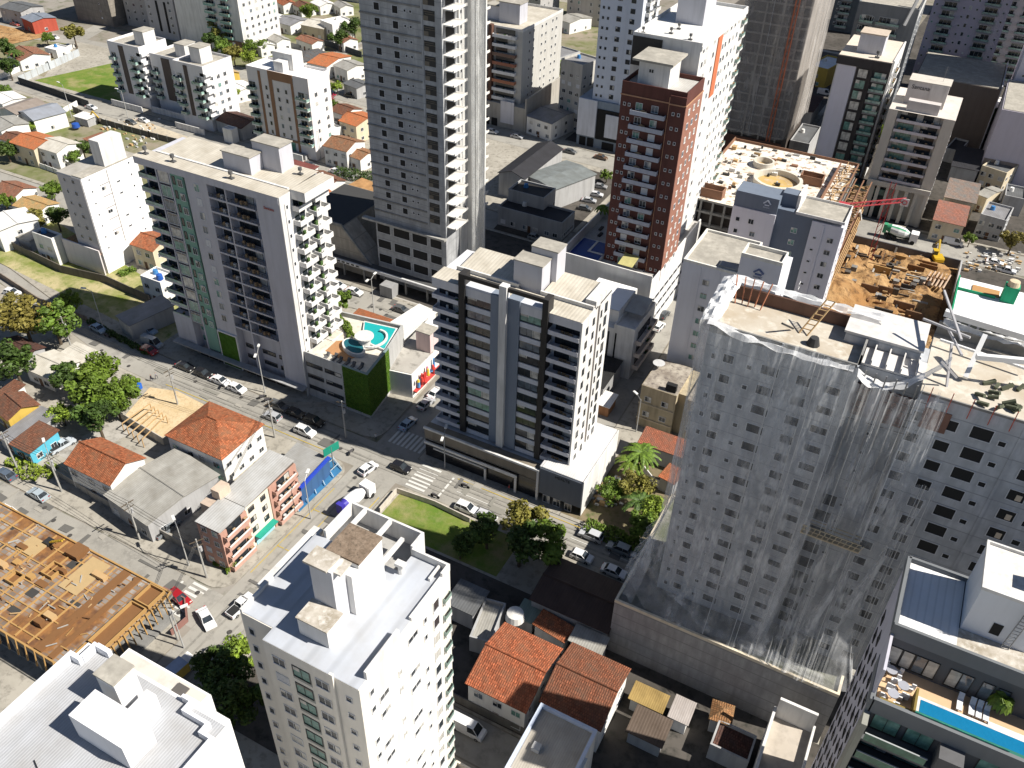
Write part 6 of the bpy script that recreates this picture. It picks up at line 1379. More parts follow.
# second belt of small houses in the far gardens at the top
rnd = random.Random(3)
kinds = [('vivid orange tile', ORG), ('red tile', RED), ('brown tile', BRN), ('white sheet', WSH), ('grey sheet', GSH), ('pinkish tile', PNK)]
spots = [(196,240),(285,3),(303,6),(322,4),(342,6),(270,0),(214,10),(110,2),(205,4),(262,45),(278,40),(345,40),(352,118)]
near = ['left of the tall white block', 'at the top edge near the middle left', 'at the top edge beside a round tree', 'touching the top edge above the cream roof', 'at the top edge next to the concrete tower', 'on the top edge above the red-brown roofs', 'beside the tall white block at the top edge', 'half hidden behind the tall white block', 'just right of the tall white block', 'among garden trees above the yellow house', 'behind the tank house of the brown striped block', 'behind the boxy two storey house', 'beside the car park of the striped block']
for i, (px, py) in enumerate(spots[1:], 1):
    k = kinds[i % 6]; w_, d_ = rnd.uniform(8, 11), rnd.uniform(6, 9)
    house('small house with %s roof %s' % (k[0], near[i]), (px - w_ * .8, py), (px + 2, py + 5), (px + w_, py - 2), (px, py - 6), 4, 'gx', k[1], WH, 1.2, 2)

# ---- salmon apartment house on the corner
x, y = at(233, 572)
B = Bld('apartment_house', 'four storey salmon and cream corner house with long white balcony rails', -84.6, 60.4, 5.3, 18.0, 'apartment house')
SALC = paint((.48, .28, .22), .2); CRM = paint((.74, .68, .56), .15)
B.P('wall', MB().box(0, 4.9, 0, 5.8, 0, 9.0), SALC); B.P('cream_wall', MB().box(0.2, 4.7, 5.8, 11.2, 0, 9.4), CRM); B.P('wall', MB().box(0, 4.9, 11.2, 18, 0, 9.3), SALC)
b = MB(); b.quad([(.1, -.3, 9.8), (5.3, -.3, 9.8), (5.3, 5.6, 10.0), (.1, 5.6, 10.0)]); b.quad([(-.6, 5.9, 9.7), (4.9, 5.9, 9.7), (4.9, 18, 10.1), (-.6, 18, 10.1)]); B.P('roof', b, sheet((.47, .47, .46), rib=.9, dirt=.3))
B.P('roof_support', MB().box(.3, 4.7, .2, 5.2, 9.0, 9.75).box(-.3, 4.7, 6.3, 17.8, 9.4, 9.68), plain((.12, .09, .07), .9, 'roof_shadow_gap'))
B.P('terrace_wall', MB().box(-2.2, 0, 3.2, 8.0, 0, 9.6), paint((.5, .4, .32), .3)); B.P('tank_house', MB().box(-1.2, .5, 5.0, 7.4, 9.8, 11.6), paint((.6, .48, .38), .3))
for i in range(4):
    z = .5 + i * 2.3
    B.balc('R', 2.9, z, 5.2, .8, 'solid', (.5, .31, .25), W=4.9, ph=.85); B.balc('R', 14.6, z, 5.6, .8, 'solid', (.5, .31, .25), W=4.9, ph=.85)
    for v in (2.9, 14.6): B.P('white_rail', MB().box(5.72, 5.84, v - 2.4, v + 2.4, z + .87, z + 1.15), WALLW)
    B.win('R', 2.9, z + .3, 3.0, 1.5, 'dark', 'd', W=4.9); B.win('R', 14.6, z + .3, 3, 1.5, 'dark', 'd', W=4.9); B.win('R', 7.0, z + .5, 1.2, .9, 'dark', 'd', W=4.7); B.win('R', 9.8, z + .5, 1.0, .9, 'dark', 'd', W=4.7)
    B.win('F', 1.4, z + .5, 1.0, 1.0); B.win('F', 3.6, z + .5, 1.0, 1.0)
B.P('shop_awning', MB().box(4.75, 5.9, 6.5, 11, 2.2, 2.4), paint((.02, .3, .22))); B.P('shop_front', MB().box(4.72, 4.85, 6.6, 10.9, .2, 2.1), paint((.3, .55, .65)))
B.done()
# ---- car wash with blue canopy
B = Bld('car_wash', 'low grey roofed car wash with blue canopy on the crossing corner', *at(273, 468), 6, 8, 'car wash')
x0, y0 = at(273, 468); L_ = lambda px, py, z: (at(px, py, z)[0] - x0, at(px, py, z)[1] - y0)
q = [L_(*p, 4) for p in ((274, 466), (300, 489), (329, 458), (297, 442))]
b = MB(); b.prism(q, 0, 3.9); B.P('wall', b, paint((.045, .11, .24), .3))
b = MB(); b.quad([(*p, 4.0) for p in q]); B.P('roof', b, sheet((.33, .33, .32), rib=.8, dirt=.3))
b = MB(); b.bar((*q[1], 4.1), (*q[2], 4.1), .5); B.P('blue_fascia', b, plain((.02, .06, .45), .5, 'blue_paint'))
q2 = [L_(*p, .2) for p in ((293, 490), (299, 512), (342, 470), (331, 457))]
b = MB(); b.prism([tuple(p) for p in q2], .1, .2); B.P('blue_bay_floor', b, sheet((.05, .2, .40), rib=.5, dirt=.35, name='blue_bay_floor'))
for i in range(6):
    t = i / 5; p = Vector(q2[0]).lerp(Vector(q2[3]), t); r = Vector(q2[1]).lerp(Vector(q2[2]), t); B.P('bay_rail', MB().bar((p.x, p.y, 1.0), (r.x, r.y, .5), .12), plain((.45, .55, .6), .5, 'pale_blue_paint'))
for t in (.3, .7): 
    p = Vector(q2[0]).lerp(Vector(q2[1]), t); r = Vector(q2[3]).lerp(Vector(q2[2]), t); B.P('bay_rail', MB().bar((p.x, p.y, .9), (r.x, r.y, .9), .1), plain((.45, .55, .6), .5, 'pale_blue_paint'))
B.done()
# ---- toy-coloured shop front
B = Bld('shop', 'white corner shop with colourful toys and balloons along its frontage by the side street', -89.4, 111.5, 10, 20, 'shop')
B.P('wall', MB().prism([(5.2, 0), (10.6, 1), (10.2, 21), (2.5, 21), (3.6, 6)], 0, 6), WH); B.P('roof', MB().prism([(5.4, .3), (10.4, 1.3), (10, 15), (3.0, 15), (3.8, 6)], 6.0, 6.1), YARD)
B.P('sign_box', MB().box(6.6, 10.0, 9.0, 12.0, 6.1, 10.6), paint((.62, .48, .47))); B.P('sign_box_roof', MB().box(6.5, 10.1, 8.9, 12.1, 10.6, 10.8), ROOFCONC)
rnd = random.Random(8)
for i in range(22):
    y = 1.6 + rnd.random() * 12; B.P('balloon_figure', MB().cyl(10.9 + rnd.random() * .8, y, 2.0 + rnd.random() * 2.6, 3.4 + rnd.random() * 2.2, .35, .2, 8), plain(rnd.choice([(.6, .05, .04), (.7, .5, .05), (.8, .8, .8), (.1, .3, .6), (.6, .2, .3)]), .4, 'balloon_plastic'))
B.P('awning', MB().box(10.5, 11.4, 1.2, 14, 1.6, 1.9), plain((.5, .05, .04), .6, 'red_awning')); B.done()

# ---- formwork deck of the building site at lower left
B = Bld('building_site_deck', 'rust-brown formwork deck with grid of blocks and ochre beams, lower left', *at(165, 600, 6), 10, 10, 'building site')
x0, y0 = at(165, 600, 6); L6 = lambda px, py, z=6: (at(px, py, z)[0] - x0, at(px, py, z)[1] - y0)
X0, Y0, Y1 = -52, -15.2, 1.4
B.P('slab', MB().box(X0, 0, Y0, Y1, 5.2, 6.0), CONC); B.P('lower_slab', MB().box(X0, -.5, Y0 + .5, Y1 - .5, 0, .6), CONC)
def gridm():
    m, N, L, b = newmat('formwork_grid'); t = N.new('ShaderNodeTexCoord'); br = N.new('ShaderNodeTexBrick'); L.new(t.outputs['Object'], br.inputs[0])
    br.inputs['Color1'].default_value = (.30, .275, .25, 1); br.inputs['Color2'].default_value = (.15, .115, .09, 1); br.inputs['Mortar'].default_value = (.26, .14, .055, 1)
    br.inputs['Scale'].default_value = 1; br.inputs['Mortar Size'].default_value = .09; br.inputs['Brick Width'].default_value = 1.15; br.inputs['Row Height'].default_value = .8; br.offset = 0
    a = ramp(N, L, nz(N, L, .12, detail=3), .47, .55); g2 = ramp(N, L, nz(N, L, .7, detail=5), .4, .65)
    c = mixc(N, L, a, br.outputs[0], mixc(N, L, g2, (.25, .115, .035), (.12, .055, .025))); L.new(c, b.inputs['Base Color']); b.inputs['Roughness'].default_value = .85; return m
b = MB(); b.quad([(X0, Y0, 6.03), (0, Y0, 6.03), (0, Y1, 6.03), (X0, Y1, 6.03)]); B.P('formwork', b, gridm())
OCH = plain((.42, .25, .09), .8, 'ochre_timber'); RB = plain((.2, .095, .035), .8, 'rust_ply')
b = MB(); roof_ring(b, X0, 0, Y0, Y1, 6.0, .35, .25); B.P('edge_beam', b, OCH)
for (x1_, x2_) in ((-6.6, -5.8), (-9.4, -8.0)): B.P('rust_channel', MB().box(x1_, x2_, Y0 + .4, Y1 - .4, 6.04, 6.3), RB)
def pit(xa, xb, ya, yb):
    b = MB(); roof_ring(b, xa, xb, ya, yb, 6.04, .7, .16); B.P('beam_frame', b, OCH); B.P('ply_floor', MB().box(xa + .2, xb - .2, ya + .2, yb - .2, 6.05, 6.2), RB)
pit(-3.6, -.7, -2.4, .9); pit(-3.6, -.7, -10.6, -2.7); pit(-3.6, -.7, -14.6, -10.9); pit(-19.5, -17.2, -5.5, -3.0); pit(-23, -21, -9, -7)
for i in range(16): B.P('edge_prop', MB().bar((.5, Y0 + .6 + i, 3.6), (.1, Y0 + .6 + i, 6.9), .16), OCH); 
for i in range(26): B.P('edge_prop', MB().bar((-1 - i * 1.9, Y0 - .6, 3.8), (-1 - i * 1.9, Y0 - .1, 6.8), .16), OCH)
for i in range(12): B.P('column', MB().box(-4.6 * i - 1.2, -4.6 * i - .7, Y0 + .3, Y0 + .8, .6, 5.2), CONC)
rnd = random.Random(4)
for i in range(70):
    x = rnd.uniform(-30, -4); y = rnd.uniform(-14, 1); a = rnd.choice([0, 1.57, rnd.random() * 3]); l = rnd.uniform(.4, 1.6)
    B.P('loose_board', MB().bar((x, y, 6.12 + rnd.random() * .2), (x + l * math.cos(a), y + l * math.sin(a), 6.15 + rnd.random() * .3), rnd.uniform(.08, .18)), rnd.choice([OCH, OCH, WOODL, RB, CONCL]))
B.P('pale_ply', MB().box(-15.5, -11.8, -5.8, .6, 6.06, 6.25), plain((.45, .32, .16), .8, 'new_plywood')); B.P('brown_ply', MB().box(-19.2, -16.8, -1.2, 1.2, 6.06, 7.0), RB)
B.P('pale_ply', MB().box(-27, -23.4, -4, -1, 6.06, 6.3), plain((.45, .32, .16), .8, 'new_plywood'))
for k in range(11): B.P('long_beam', MB().box(-11 - k * 2.6, -10.8 - k * 2.6, Y0 + .5, Y1 - .5, 6.04, 6.24), OCH)
for k in range(5): B.P('long_beam', MB().box(-38, -10, Y0 + 1.6 + k * 3.1, Y0 + 1.8 + k * 3.1, 6.05, 6.2), OCH)
for k in range(16): x, y = rnd.uniform(-36, -4), rnd.uniform(Y0 + 1, Y1 - 2); B.P('painted_recess', MB().box(x, x + rnd.uniform(.5, 2.2), y, y + rnd.uniform(.5, 1.4), 6.04, 6.10), INTR)  # thin dark plates laid on the deck; shade of recesses painted, not cut
for k in range(9): x, y = rnd.uniform(-30, -12), rnd.uniform(Y0 + 1, Y1 - 2); B.P('timber_stack', MB().box(x, x + rnd.uniform(.8, 2.5), y, y + rnd.uniform(.5, 1.2), 6.05, 6.05 + rnd.uniform(.4, 1.1)), rnd.choice([OCH, RB, WOODL]))
for i in range(14): B.P('white_bag', MB().cyl(-3 + rnd.random() * 2, -11.5 - rnd.random() * 2.5, 6.2, 6.6, .3, .15, 7), WALLW) if i < 5 else None
B.done()
def excavator(label, px, py, z, rz, sc_=1.0):
    r = empty('excavator', (*at(px, py, z), z), label, 'excavator', None, rz); r.scale = (sc_,) * 3
    YL = plain((.55, .36, .02), .5, 'yellow_machine_paint')
    for s in (-1, 1): MB().prism([(-1.9, s * 1.2 - .3), (1.9, s * 1.2 - .3), (1.9, s * 1.2 + .3), (-1.9, s * 1.2 + .3)], .05, .85).build('track', FRD, r)
    MB().box(-1.7, 1.3, -1.25, 1.25, .95, 1.9).box(-2.1, -1.7, -1.1, 1.1, 1.0, 1.8).build('body', YL, r)
    MB().box(.1, 1.5, .2, 1.25, 1.9, 3.0).build('cab', GLD, r); MB().box(.0, 1.6, .1, 1.35, 3.0, 3.12).build('cab_roof', YL, r)
    MB().bar((1.2, -.4, 1.6), (3.6, -.4, 4.6), .42).build('boom', YL, r); MB().bar((3.6, -.4, 4.6), (5.6, -.4, 2.4), .32).build('stick', YL, r)
    MB().box(5.2, 6.1, -.9, .1, 1.3, 2.3).build('bucket', plain((.12, .1, .08), .7, 'worn_steel'), r)
    return r
excavator('yellow excavator standing on the far edge of the red soil pit', 936, 262, .8, 1.9)
excavator('yellow digger in the walled rubble yard at upper left', 88, 122, .2, .2, .9)
a = Bld('small_crane', 'yellow lattice crane arm on the rust-brown formwork deck', *at(50, 545, 6), 1, 1, 'crane', z=6)
for k in range(7): a.P('lattice_brace', MB().bar((k * .55, .3 * (k % 2), k * .35 + .6), (k * .55 + .55, .3 * ((k + 1) % 2), k * .35 + .95), .1), plain((.65, .42, .02), .5, 'yellow_machine_paint'))
for s in (0, .35): a.P('arm', MB().bar((-.5, s, .2), (4.0, s, 3.1), .16), plain((.65, .42, .02), .5, 'yellow_machine_paint'))
a.P('base', MB().box(-.9, .3, -.4, .8, .03, .7), FRD)
# ---- the excavation
def soil():
    b = MB(); b.smooth = True; nx, ny = 46, 60; x0, x1, y0, y1 = -17.5, 14, 176, 228; g = []
    for j in range(ny + 1):
        row = []
        for i in range(nx + 1):
            x = x0 + (x1 - x0) * i / nx; y = y0 + (y1 - y0) * j / ny; v = Vector((x * .11, y * .11, 0))
            h = .5 + 1.6 * (noise.noise(v) + .5) + .7 * noise.noise(v * 3.1) + .35 * noise.noise(v * 8); h += .8 * abs(noise.noise(v * 2.1)) - 1.0 * max(0, noise.noise(v * 1.3 + Vector((5, 2, 0)))); h += 3.2 * math.exp(-((x + 12) ** 2 + (y - 196) ** 2) / 60)
            e = min(i, nx - i, j, ny - j); h = max(.18, h * min(1, e / 3)) if e else .16
            row.append((x, y, h))
        g.append(row)
    for j in range(ny):
        for i in range(nx): b.quad([g[j][i], g[j][i + 1], g[j + 1][i + 1], g[j + 1][i]])
    return tag(b.build('excavated_soil', SOIL), kind='structure')
soil()
B = Bld('foundation_works', 'pile caps, beams and planks scattered in the red soil pit', -17, 178, 30, 48, 'foundations')
rnd = random.Random(21)
for i in range(120):
    x, y = rnd.uniform(1, 26), rnd.uniform(8, 46); a_ = rnd.choice([0, 1.57]); l = rnd.uniform(1.0, 5)
    B.P('ground_beam', MB().bar((x, y, 1.8), (x + l * math.cos(a_), y + l * math.sin(a_), 1.9), rnd.uniform(.2, .55)), rnd.choice([paint((.3, .2, .12)), paint((.05, .04, .035)), RB, WOODL, CONCL, paint((.08, .07, .06))]))
for k in range(16): x, y = rnd.uniform(1, 24), rnd.uniform(14, 44); B.P('trench_panel', MB().box(x, x + rnd.uniform(1.5, 5), y, y + .35, .6, 3.0), rnd.choice([RB, OCH, INTR, paint((.2, .12, .07))]))
for i in range(14): B.P('pile_cap', MB().box(*(lambda x, y: (x, x + 1.4, y, y + 1.4))(rnd.uniform(2, 25), rnd.uniform(18, 44)), .8, 2.4), rnd.choice([CONC, paint((.1, .09, .08))]))
for i in range(6): B.P('steel_tube', MB().bar((24 + i * .9, 34, 1.6), (25 + i * .9, 42, 1.6), .5, n=8), paint((.45, .33, .24)))
B.P('site_wall', MB().box(-.5, 31, 49.5, 49.9, 0, 2.6), paint((.12, .12, .13))); B.P('site_wall', MB().box(-.9, -.5, 0, 49, 0, 3.6), ob); B.P('site_wall', MB().box(31, 31.4, 0, 49, 0, 3.0), GRY); B.P('site_wall', MB().box(-.5, 31, -2.4, -2, 0, 3.4), paint((.3, .3, .33)))
B.done()
# ---- red crane over the pit
B = Bld('tower_crane', 'red lattice tower crane with a small white sign plate at its tail', *at(866, 262, 0), 1, 1, 'crane')
RC = plain((.42, .05, .06), .6, 'red_crane_paint')
mh = 22
for sx in (0, 1.1):
    for sy in (0, 1.1): B.P('mast_leg', MB().bar((sx, sy, 0), (sx, sy, mh), .16), RC)
for k in range(11): B.P('mast_brace', MB().bar((0, 0, k * 2), (1.1, 0, k * 2 + 2), .1).bar((1.1, 0, k * 2), (1.1, 1.1, k * 2 + 2), .1), RC)
tx, ty = at(905, 202, mh); ox, oy = at(842, 208, mh); bx, by = at(866, 262, 0)
B.P('jib_chord', MB().bar((ox - bx, oy - by, mh), (tx - bx, ty - by, mh), .22), RC); B.P('jib_chord', MB().bar((ox - bx, oy - by, mh + 1), (tx - bx, ty - by, mh + 1), .22), RC)
for k in range(16):
    p = Vector((ox - bx, oy - by)).lerp(Vector((tx - bx, ty - by)), k / 16); q_ = Vector((ox - bx, oy - by)).lerp(Vector((tx - bx, ty - by)), (k + 1) / 16); B.P('jib_brace', MB().bar((p.x, p.y, mh), (q_.x, q_.y, mh + 1), .12), RC)
B.P('counterweight', MB().box(ox - bx - 1, ox - bx + 1.4, oy - by - 1, oy - by + 1, mh - .4, mh + 1.2), RC)
sg = B.P('sign_plate', MB().box(tx - bx - .9, tx - bx + .9, ty - by - .65, ty - by - .5, mh - .8, mh + 1.0), WALLW)
ring = MB()
for k in range(16):
    a0, a1 = k * math.pi / 8, (k + 1) * math.pi / 8; ring.bar((tx - bx + .5 * math.cos(a0), ty - by - .7, mh + .1 + .5 * math.sin(a0)), (tx - bx + .5 * math.cos(a1), ty - by - .7, mh + .1 + .5 * math.sin(a1)), .14)
ring.build('sign_ring', plain((.6, .02, .05), .5, 'red_paint'), sg); B.done()
B = Bld('concrete_pump_boom', 'green and white jointed pump boom reaching over the timber framed edge', *at(838, 235, 10), 1, 1, 'pump boom', z=10)
P_ = [at(838, 235, 10), at(860, 213, 14), at(858, 208, 16), at(835, 240, 9)]
pts3 = [(p[0] - P_[0][0], p[1] - P_[0][1], z - 10) for p, z in zip((at(832, 245, 9), at(845, 226, 13), at(860, 210, 15), at(861, 220, 10)), (9, 13, 15, 10))]
for i in range(3): B.P('boom_section', MB().bar(pts3[i], pts3[i + 1], .4), [paint((.05, .25, .12)), WALLW, WALLW][i])
# timber framed strip between the deck and the pit
B = Bld('timber_falsework', 'long strip of orange-brown timber falsework between the white deck and the soil pit', -16.8, 186, 4, 44, 'falsework')
for i in range(30):
    y = i * 1.5; B.P('cross_beam', MB().bar((.2, y, 16.5 - (i % 3)), (4.2, y + .4, 15.8), .26), WOODL); B.P('post', MB().bar((4.0, y, 0), (4.0, y, 16), .22), ob)
    B.P('brace', MB().bar((3.9, y, 4 + (i % 4) * 2.5), (3.9, y + 2.6, 8 + (i % 4) * 2.4), .16), WOODL)
for x in (.3, 2.2, 4.2): B.P('long_beam', MB().bar((x, 0, 16.9), (x, 44, 16.9), .28), ob)
for zz in (3, 6, 9, 12): B.P('long_beam', MB().bar((4.1, 0, zz), (4.1, 44, zz), .26), WOODL)
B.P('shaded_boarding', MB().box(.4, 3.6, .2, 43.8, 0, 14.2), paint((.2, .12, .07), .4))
B.done()
# ================================================================ TREES
def crown_mesh(seed, n, blobs, leaf=.1, flat=.8, mat=None, gap=0.0):
    rnd = random.Random(seed); b = MB()
    C = []
    for i in range(blobs):
        a = rnd.uniform(0, 6.283); r = rnd.uniform(.1, .86); z = rnd.uniform(-.45, .62) * (1.1 - r * .6); C.append((r * math.cos(a), r * math.sin(a), z, rnd.uniform(.14, .36)))
    C.append((rnd.uniform(-.15, .15), rnd.uniform(-.15, .15), .2, .45))
    for i in range(n):
        c = rnd.choice(C); d = Vector((rnd.gauss(0, 1), rnd.gauss(0, 1), rnd.gauss(0, .9))).normalized(); r = c[3] * rnd.uniform(.72, 1.08)
        p = Vector(c[:3]) + d * r; p.z *= flat
        nrm = (d + Vector((rnd.gauss(0, .5), rnd.gauss(0, .5), rnd.gauss(0, .5) + .3))).normalized()
        t = nrm.cross(Vector((rnd.random() - .5, rnd.random() - .5, 1))).normalized(); s_ = nrm.cross(t); l = leaf * rnd.choice([.5, .7, 1.0, 1.5])
        b.quad([p - t * l, p + s_ * l * .55, p + t * l, p - s_ * l * .55])
    return b.mesh('crown', mat)
def trunk_mesh(seed, mat=BARK):
    rnd = random.Random(seed); b = MB(); b.bar((0, 0, -1.6), (0, 0, -.3), .14, n=7, w1=.1)
    for i in range(5):
        a = i * 1.3 + rnd.random(); r = rnd.uniform(.35, .6); b.bar((0, 0, -.5 + i * .06), (r * math.cos(a), r * math.sin(a), rnd.uniform(.0, .4)), .07, n=5, w1=.02)
    return b.mesh('trunk', mat)
LG = {'green': (.085, .15, .022), 'dark': (.045, .085, .018), 'lime': (.15, .23, .03), 'olive': (.14, .15, .04), 'rust': (.15, .145, .04), 'pink': (.42, .02, .07)}
CM = {}
def crown(kind, v):
    k = (kind, v)
    if k not in CM: CM[k] = crown_mesh(v * 7 + 1, 3400 if kind != 'pink' else 900, 17 + v * 3, .07, .85, leafm(LG[kind]))
    return CM[k]
TM = [trunk_mesh(i) for i in range(3)]
def tree(label, px, py, r, kind='green', hc=None, cat='tree', name='tree', group=None, v=None):
    hc = r * 1.15 if hc is None else hc
    x, y = at(px, py, hc); v = random.randrange(4) if v is None else v
    root = empty(name, (x, y, 0), label, cat, group, random.random() * 6.28)
    inst('crown', crown(kind, v), root, (0, 0, hc), 0, (r * .88, r * .88, min(r, hc * .85) * .95)); inst('trunk', TM[v % 3], root, (0, 0, hc), 0, (r * .8, r * .8, hc / 1.6))
    return root
T = [
 ('large rust and green tree over the avenue bend at the left edge',22,318,6.5,'rust'),('broad green tree right of the rust-coloured one at the avenue bend',52,318,6,'green'),('yellow-green tree hanging over the kerb below the lawn shadow',66,300,3.6,'lime'),
 ('round dark green tree at the left edge above the maroon roofs',12,360,5.5,'dark'),('reddish shrub tree between the avenue bend tree and left fence',10,302,3.4,'rust'),
 ('tall dark tree left side of the thicket beside the sand plot',66,378,4.6,'dark'),('green tree at the top of the thicket near the avenue pavement',98,372,5.2,'green'),('widest green tree in the middle of the thicket beside the sand plot',90,395,6,'green'),
 ('green tree on the right edge of the thicket touching the sand plot',114,398,4.8,'green'),('rounded green tree at the bottom of the thicket above the red cross-gabled house',96,417,5,'dark'),('small light green tree below the bleached asbestos roof',61,413,2.8,'lime'),
 ('low green tree on the thicket corner by the blue tarpaulin',126,384,3.4,'green'),('olive tree by the yellow-orange roof beside the lawn wall',37,218,4,'olive'),('dark tree behind the white house with sunken terrace',56,216,4,'dark'),
 ('bright green tree at the kerb between the pool podium and the street behind',339,299,3.6,'green'),
 ('sunlit olive-green tree in front of the shop podium',520,516,4.8,'olive'),('dark tree left of the sunlit olive-green tree on the avenue',487,530,4,'dark'),('dense green tree overhanging the parked white cars on the avenue',553,540,5,'green'),
 ('dark green tree between the olive-green tree and the dense green one',520,543,5,'dark'),('small dark tree in deep shade behind the grass plot',460,545,3,'dark'),
 ('lime green garden tree below the palms by the podium wall',655,508,3.8,'lime'),('tall feathery green tree in the middle of the garden plot',636,488,4.2,'olive'),('low green tree in the garden by the white curved wall',612,492,3.2,'green'),('dark green tree in the corner of the garden under the netting',640,525,3.4,'green'),
 ('green tree emerging between the foreground white tower and the crossing',238,650,3.8,'lime'),('dark tree in the shade left of the foreground white tower',222,672,4.5,'dark'),('second dark tree lower in the same shade near the frame edge',236,700,5,'dark'),
 ('dark tree on the shaded corner below the white sedan',202,664,3.2,'dark'),
 ('palm-like dark tree at the left edge of the soil plot',5,46,5,'dark'),('second dark tree just below it at the left edge by the brown roof',8,66,4.6,'dark'),('brown-green bushy tree by the far white car near the grassy plot',73,33,5.5,'olive'),('small tree near the row behind the brown and orange roof',46,37,3.4,'green'),
 ('dark bush tree at the left edge across from the fenced plot',3,90,3.2,'green'),('dark green tree behind the cream sheet roof house',82,147,3.8,'dark'),('lighter bush tree beside the cream sheet roof house',73,157,3,'green'),
 ('round green tree on the street left of the plain white block',52,190,3.6,'green'),('green tree at the left edge beside the maroon low roof',6,148,4,'dark'),('green tree at the left edge below the brown tile roof',4,200,3,'green'),('lime bush between the white hall and blue-grey gabled hall',30,126,2.6,'lime'),
 ('grey-green tree in the gardens right of the tall white block',222,29,7,'olive'),('dark green tree beside the low white house with flat roof',210,40,5,'dark'),('round green tree in the middle of the gardens near the top',224,47,5,'green'),('pale green tree right of the round garden tree',233,53,4.5,'olive'),
 ('small green tree by the grey garden wall near the top',247,45,4,'green'),('dark shrub tree right of the small green tree by the garden wall',262,45,3.5,'green'),('light green shrub tree along the garden strip',250,57,4,'lime'),('large round green tree at the top edge between the white gables',309,11,5,'green'),
 ('green tree at the top edge by the tall white block',217,8,5,'green'),('dark tree beside the concrete tower near the top edge',354,26,5.5,'dark'),('dark tree behind the cream roofed veranda house',340,37,5,'dark'),
 ('palm-like green tree under the small yellow house',231,93,3.6,'lime'),('green bush tree beside the white roofed house below the yellow house',233,104,3,'green'),('red-pink flowering tree on the street right of the brown striped block',330,99,3.2,'pink'),('small green tree beside the pink flowering one',333,104,2.4,'green'),('yellow-green bush tree near the parked blue-grey car',337,86,3,'lime'),
 ('reddish leafy tree at the right edge above the white roofed green building',1014,240,4,'rust'),('small green tree beside the white van by the far street',971,238,2.4,'green'),('yellow-green tree in the yard between the two glass balcony blocks',882,131,4,'lime'),
 ('green tree behind the banded grey block near the white house',564,68,4.5,'lime'),('small green tree at the yellow corner of the sunlit far street',607,174,2.5,'green')]
for a in T: tree(*a[:5])
# hedges, bushes, palms
def hedge(label, pts, w, h, kind, n, z0=.15):
    rnd = random.Random(len(label)); b = MB(); b_ = MB()
    W = [Vector(at(*p, h)) for p in pts]; L = [(q - p).length for p, q in zip(W, W[1:])]; tot = sum(L)
    for i in range(int(n * tot)):
        s_ = rnd.random() * tot; k = 0
        while s_ > L[k] and k < len(L) - 1: s_ -= L[k]; k += 1
        p = W[k].lerp(W[k + 1], s_ / L[k]); d = (W[k + 1] - W[k]).normalized(); t = Vector((-d.y, d.x)); a = rnd.uniform(0, math.pi)
        r_ = w * .5 * (1 + .25 * math.sin(s_ * 1.7)); q = Vector((p.x + t.x * r_ * math.cos(a), p.y + t.y * r_ * math.cos(a), z0 + (h - z0) * math.sin(a) ** .5 * rnd.uniform(.8, 1.1) * (rnd.random() ** .4)))
        nrm = Vector((rnd.gauss(0, .7), rnd.gauss(0, .7), rnd.random() + .3)).normalized(); tt = nrm.cross(Vector((1, .3, .2))).normalized(); ss = nrm.cross(tt); l = rnd.uniform(.15, .32)
        b.quad([q - tt * l, q + ss * l * .6, q + tt * l, q - ss * l * .6])
    return tag(b.build('hedge', leafm(LG[kind])), label, 'hedge')
hedge('long green hedge along the avenue pavement below the garden palms', [(586,520),(614,530),(652,548)], 2.6, 2.0, 'green', 150)
hedge('thick dark hedge along the street in front of the mottled brown roof house', [(336,166),(352,169),(376,172)], 3.5, 3, 'dark', 150)
hedge('green planting strip along the pool podium edge', [(334,312),(346,322),(351,334)], 1.4, 11.2, 'green', 130, 10.1)
hedge('green planted bed beside the pavement left of the crossing corner house', [(216,553),(232,565)], 2.0, 1.6, 'green', 140)
hedge('weedy green strip below the turquoise walled house', [(12,455),(26,468),(40,474),(52,462)], 3.0, 1.0, 'lime', 90)
hedge('low green shrubs at the foot of the plain white block by the lawn wall', [(118,272),(134,266)], 1.8, 1.2, 'green', 120)
hedge('dark shrubs lining the avenue lawn fence near the parked cars', [(88,318),(120,336),(150,352)], 1.2, 1.0, 'dark', 70)
def palm(label, px, py, h, n=14, L=2.6, kind='green'):
    x, y = at(px, py, h); r = empty('palm_tree', (x, y, 0), label, 'palm', None, random.random() * 6)
    MB().bar((0, 0, 0), (.15, 0, h), .38, n=7, w1=.22).build('trunk', BARK, r); b = MB(); rnd = random.Random(px)
    for i in range(n):
        a = i * 6.283 / n + rnd.random() * .3; up = rnd.uniform(.3, .9); pr = None
        for k in range(9):
            t = k / 8; q = Vector((L * t * math.cos(a), L * t * math.sin(a), h + up * math.sin(t * 2.4) - t * t * 1.1))
            if pr is not None:
                d = (q - pr).normalized(); s_ = d.cross(Vector((0, 0, 1))).normalized(); w_ = .42 * math.sin(min(1, t + .15) * math.pi * .85) + .08
                for sg_ in (-1, 1): b.quad([pr, q, q + s_ * sg_ * w_ + d * .2 - Vector((0, 0, .16)), pr + s_ * sg_ * w_ - Vector((0, 0, .16))] if sg_ > 0 else [q, pr, pr + s_ * sg_ * w_ - Vector((0, 0, .16)), q + s_ * sg_ * w_ + d * .2 - Vector((0, 0, .16))])
            pr = q
    b.build('fronds', leafm(LG[kind]), r); return r
palm('tallest palm in the garden plot, in front of the brick-red tile roof', 642, 452, 6, 16, 3.6)
palm('palm left of the tallest palm in the garden plot', 632, 461, 5, 14, 3.0)
palm('dark palm lower in the garden plot beside the lime tree', 640, 500, 5, 16, 3.4, 'dark')
palm('short palm beside the podium pool at the brown-red tower', 603, 208, 17, 12, 2.0)
palm('small potted palm beside the terrace loungers at the right edge', 1004, 699, 43, 12, 1.0)
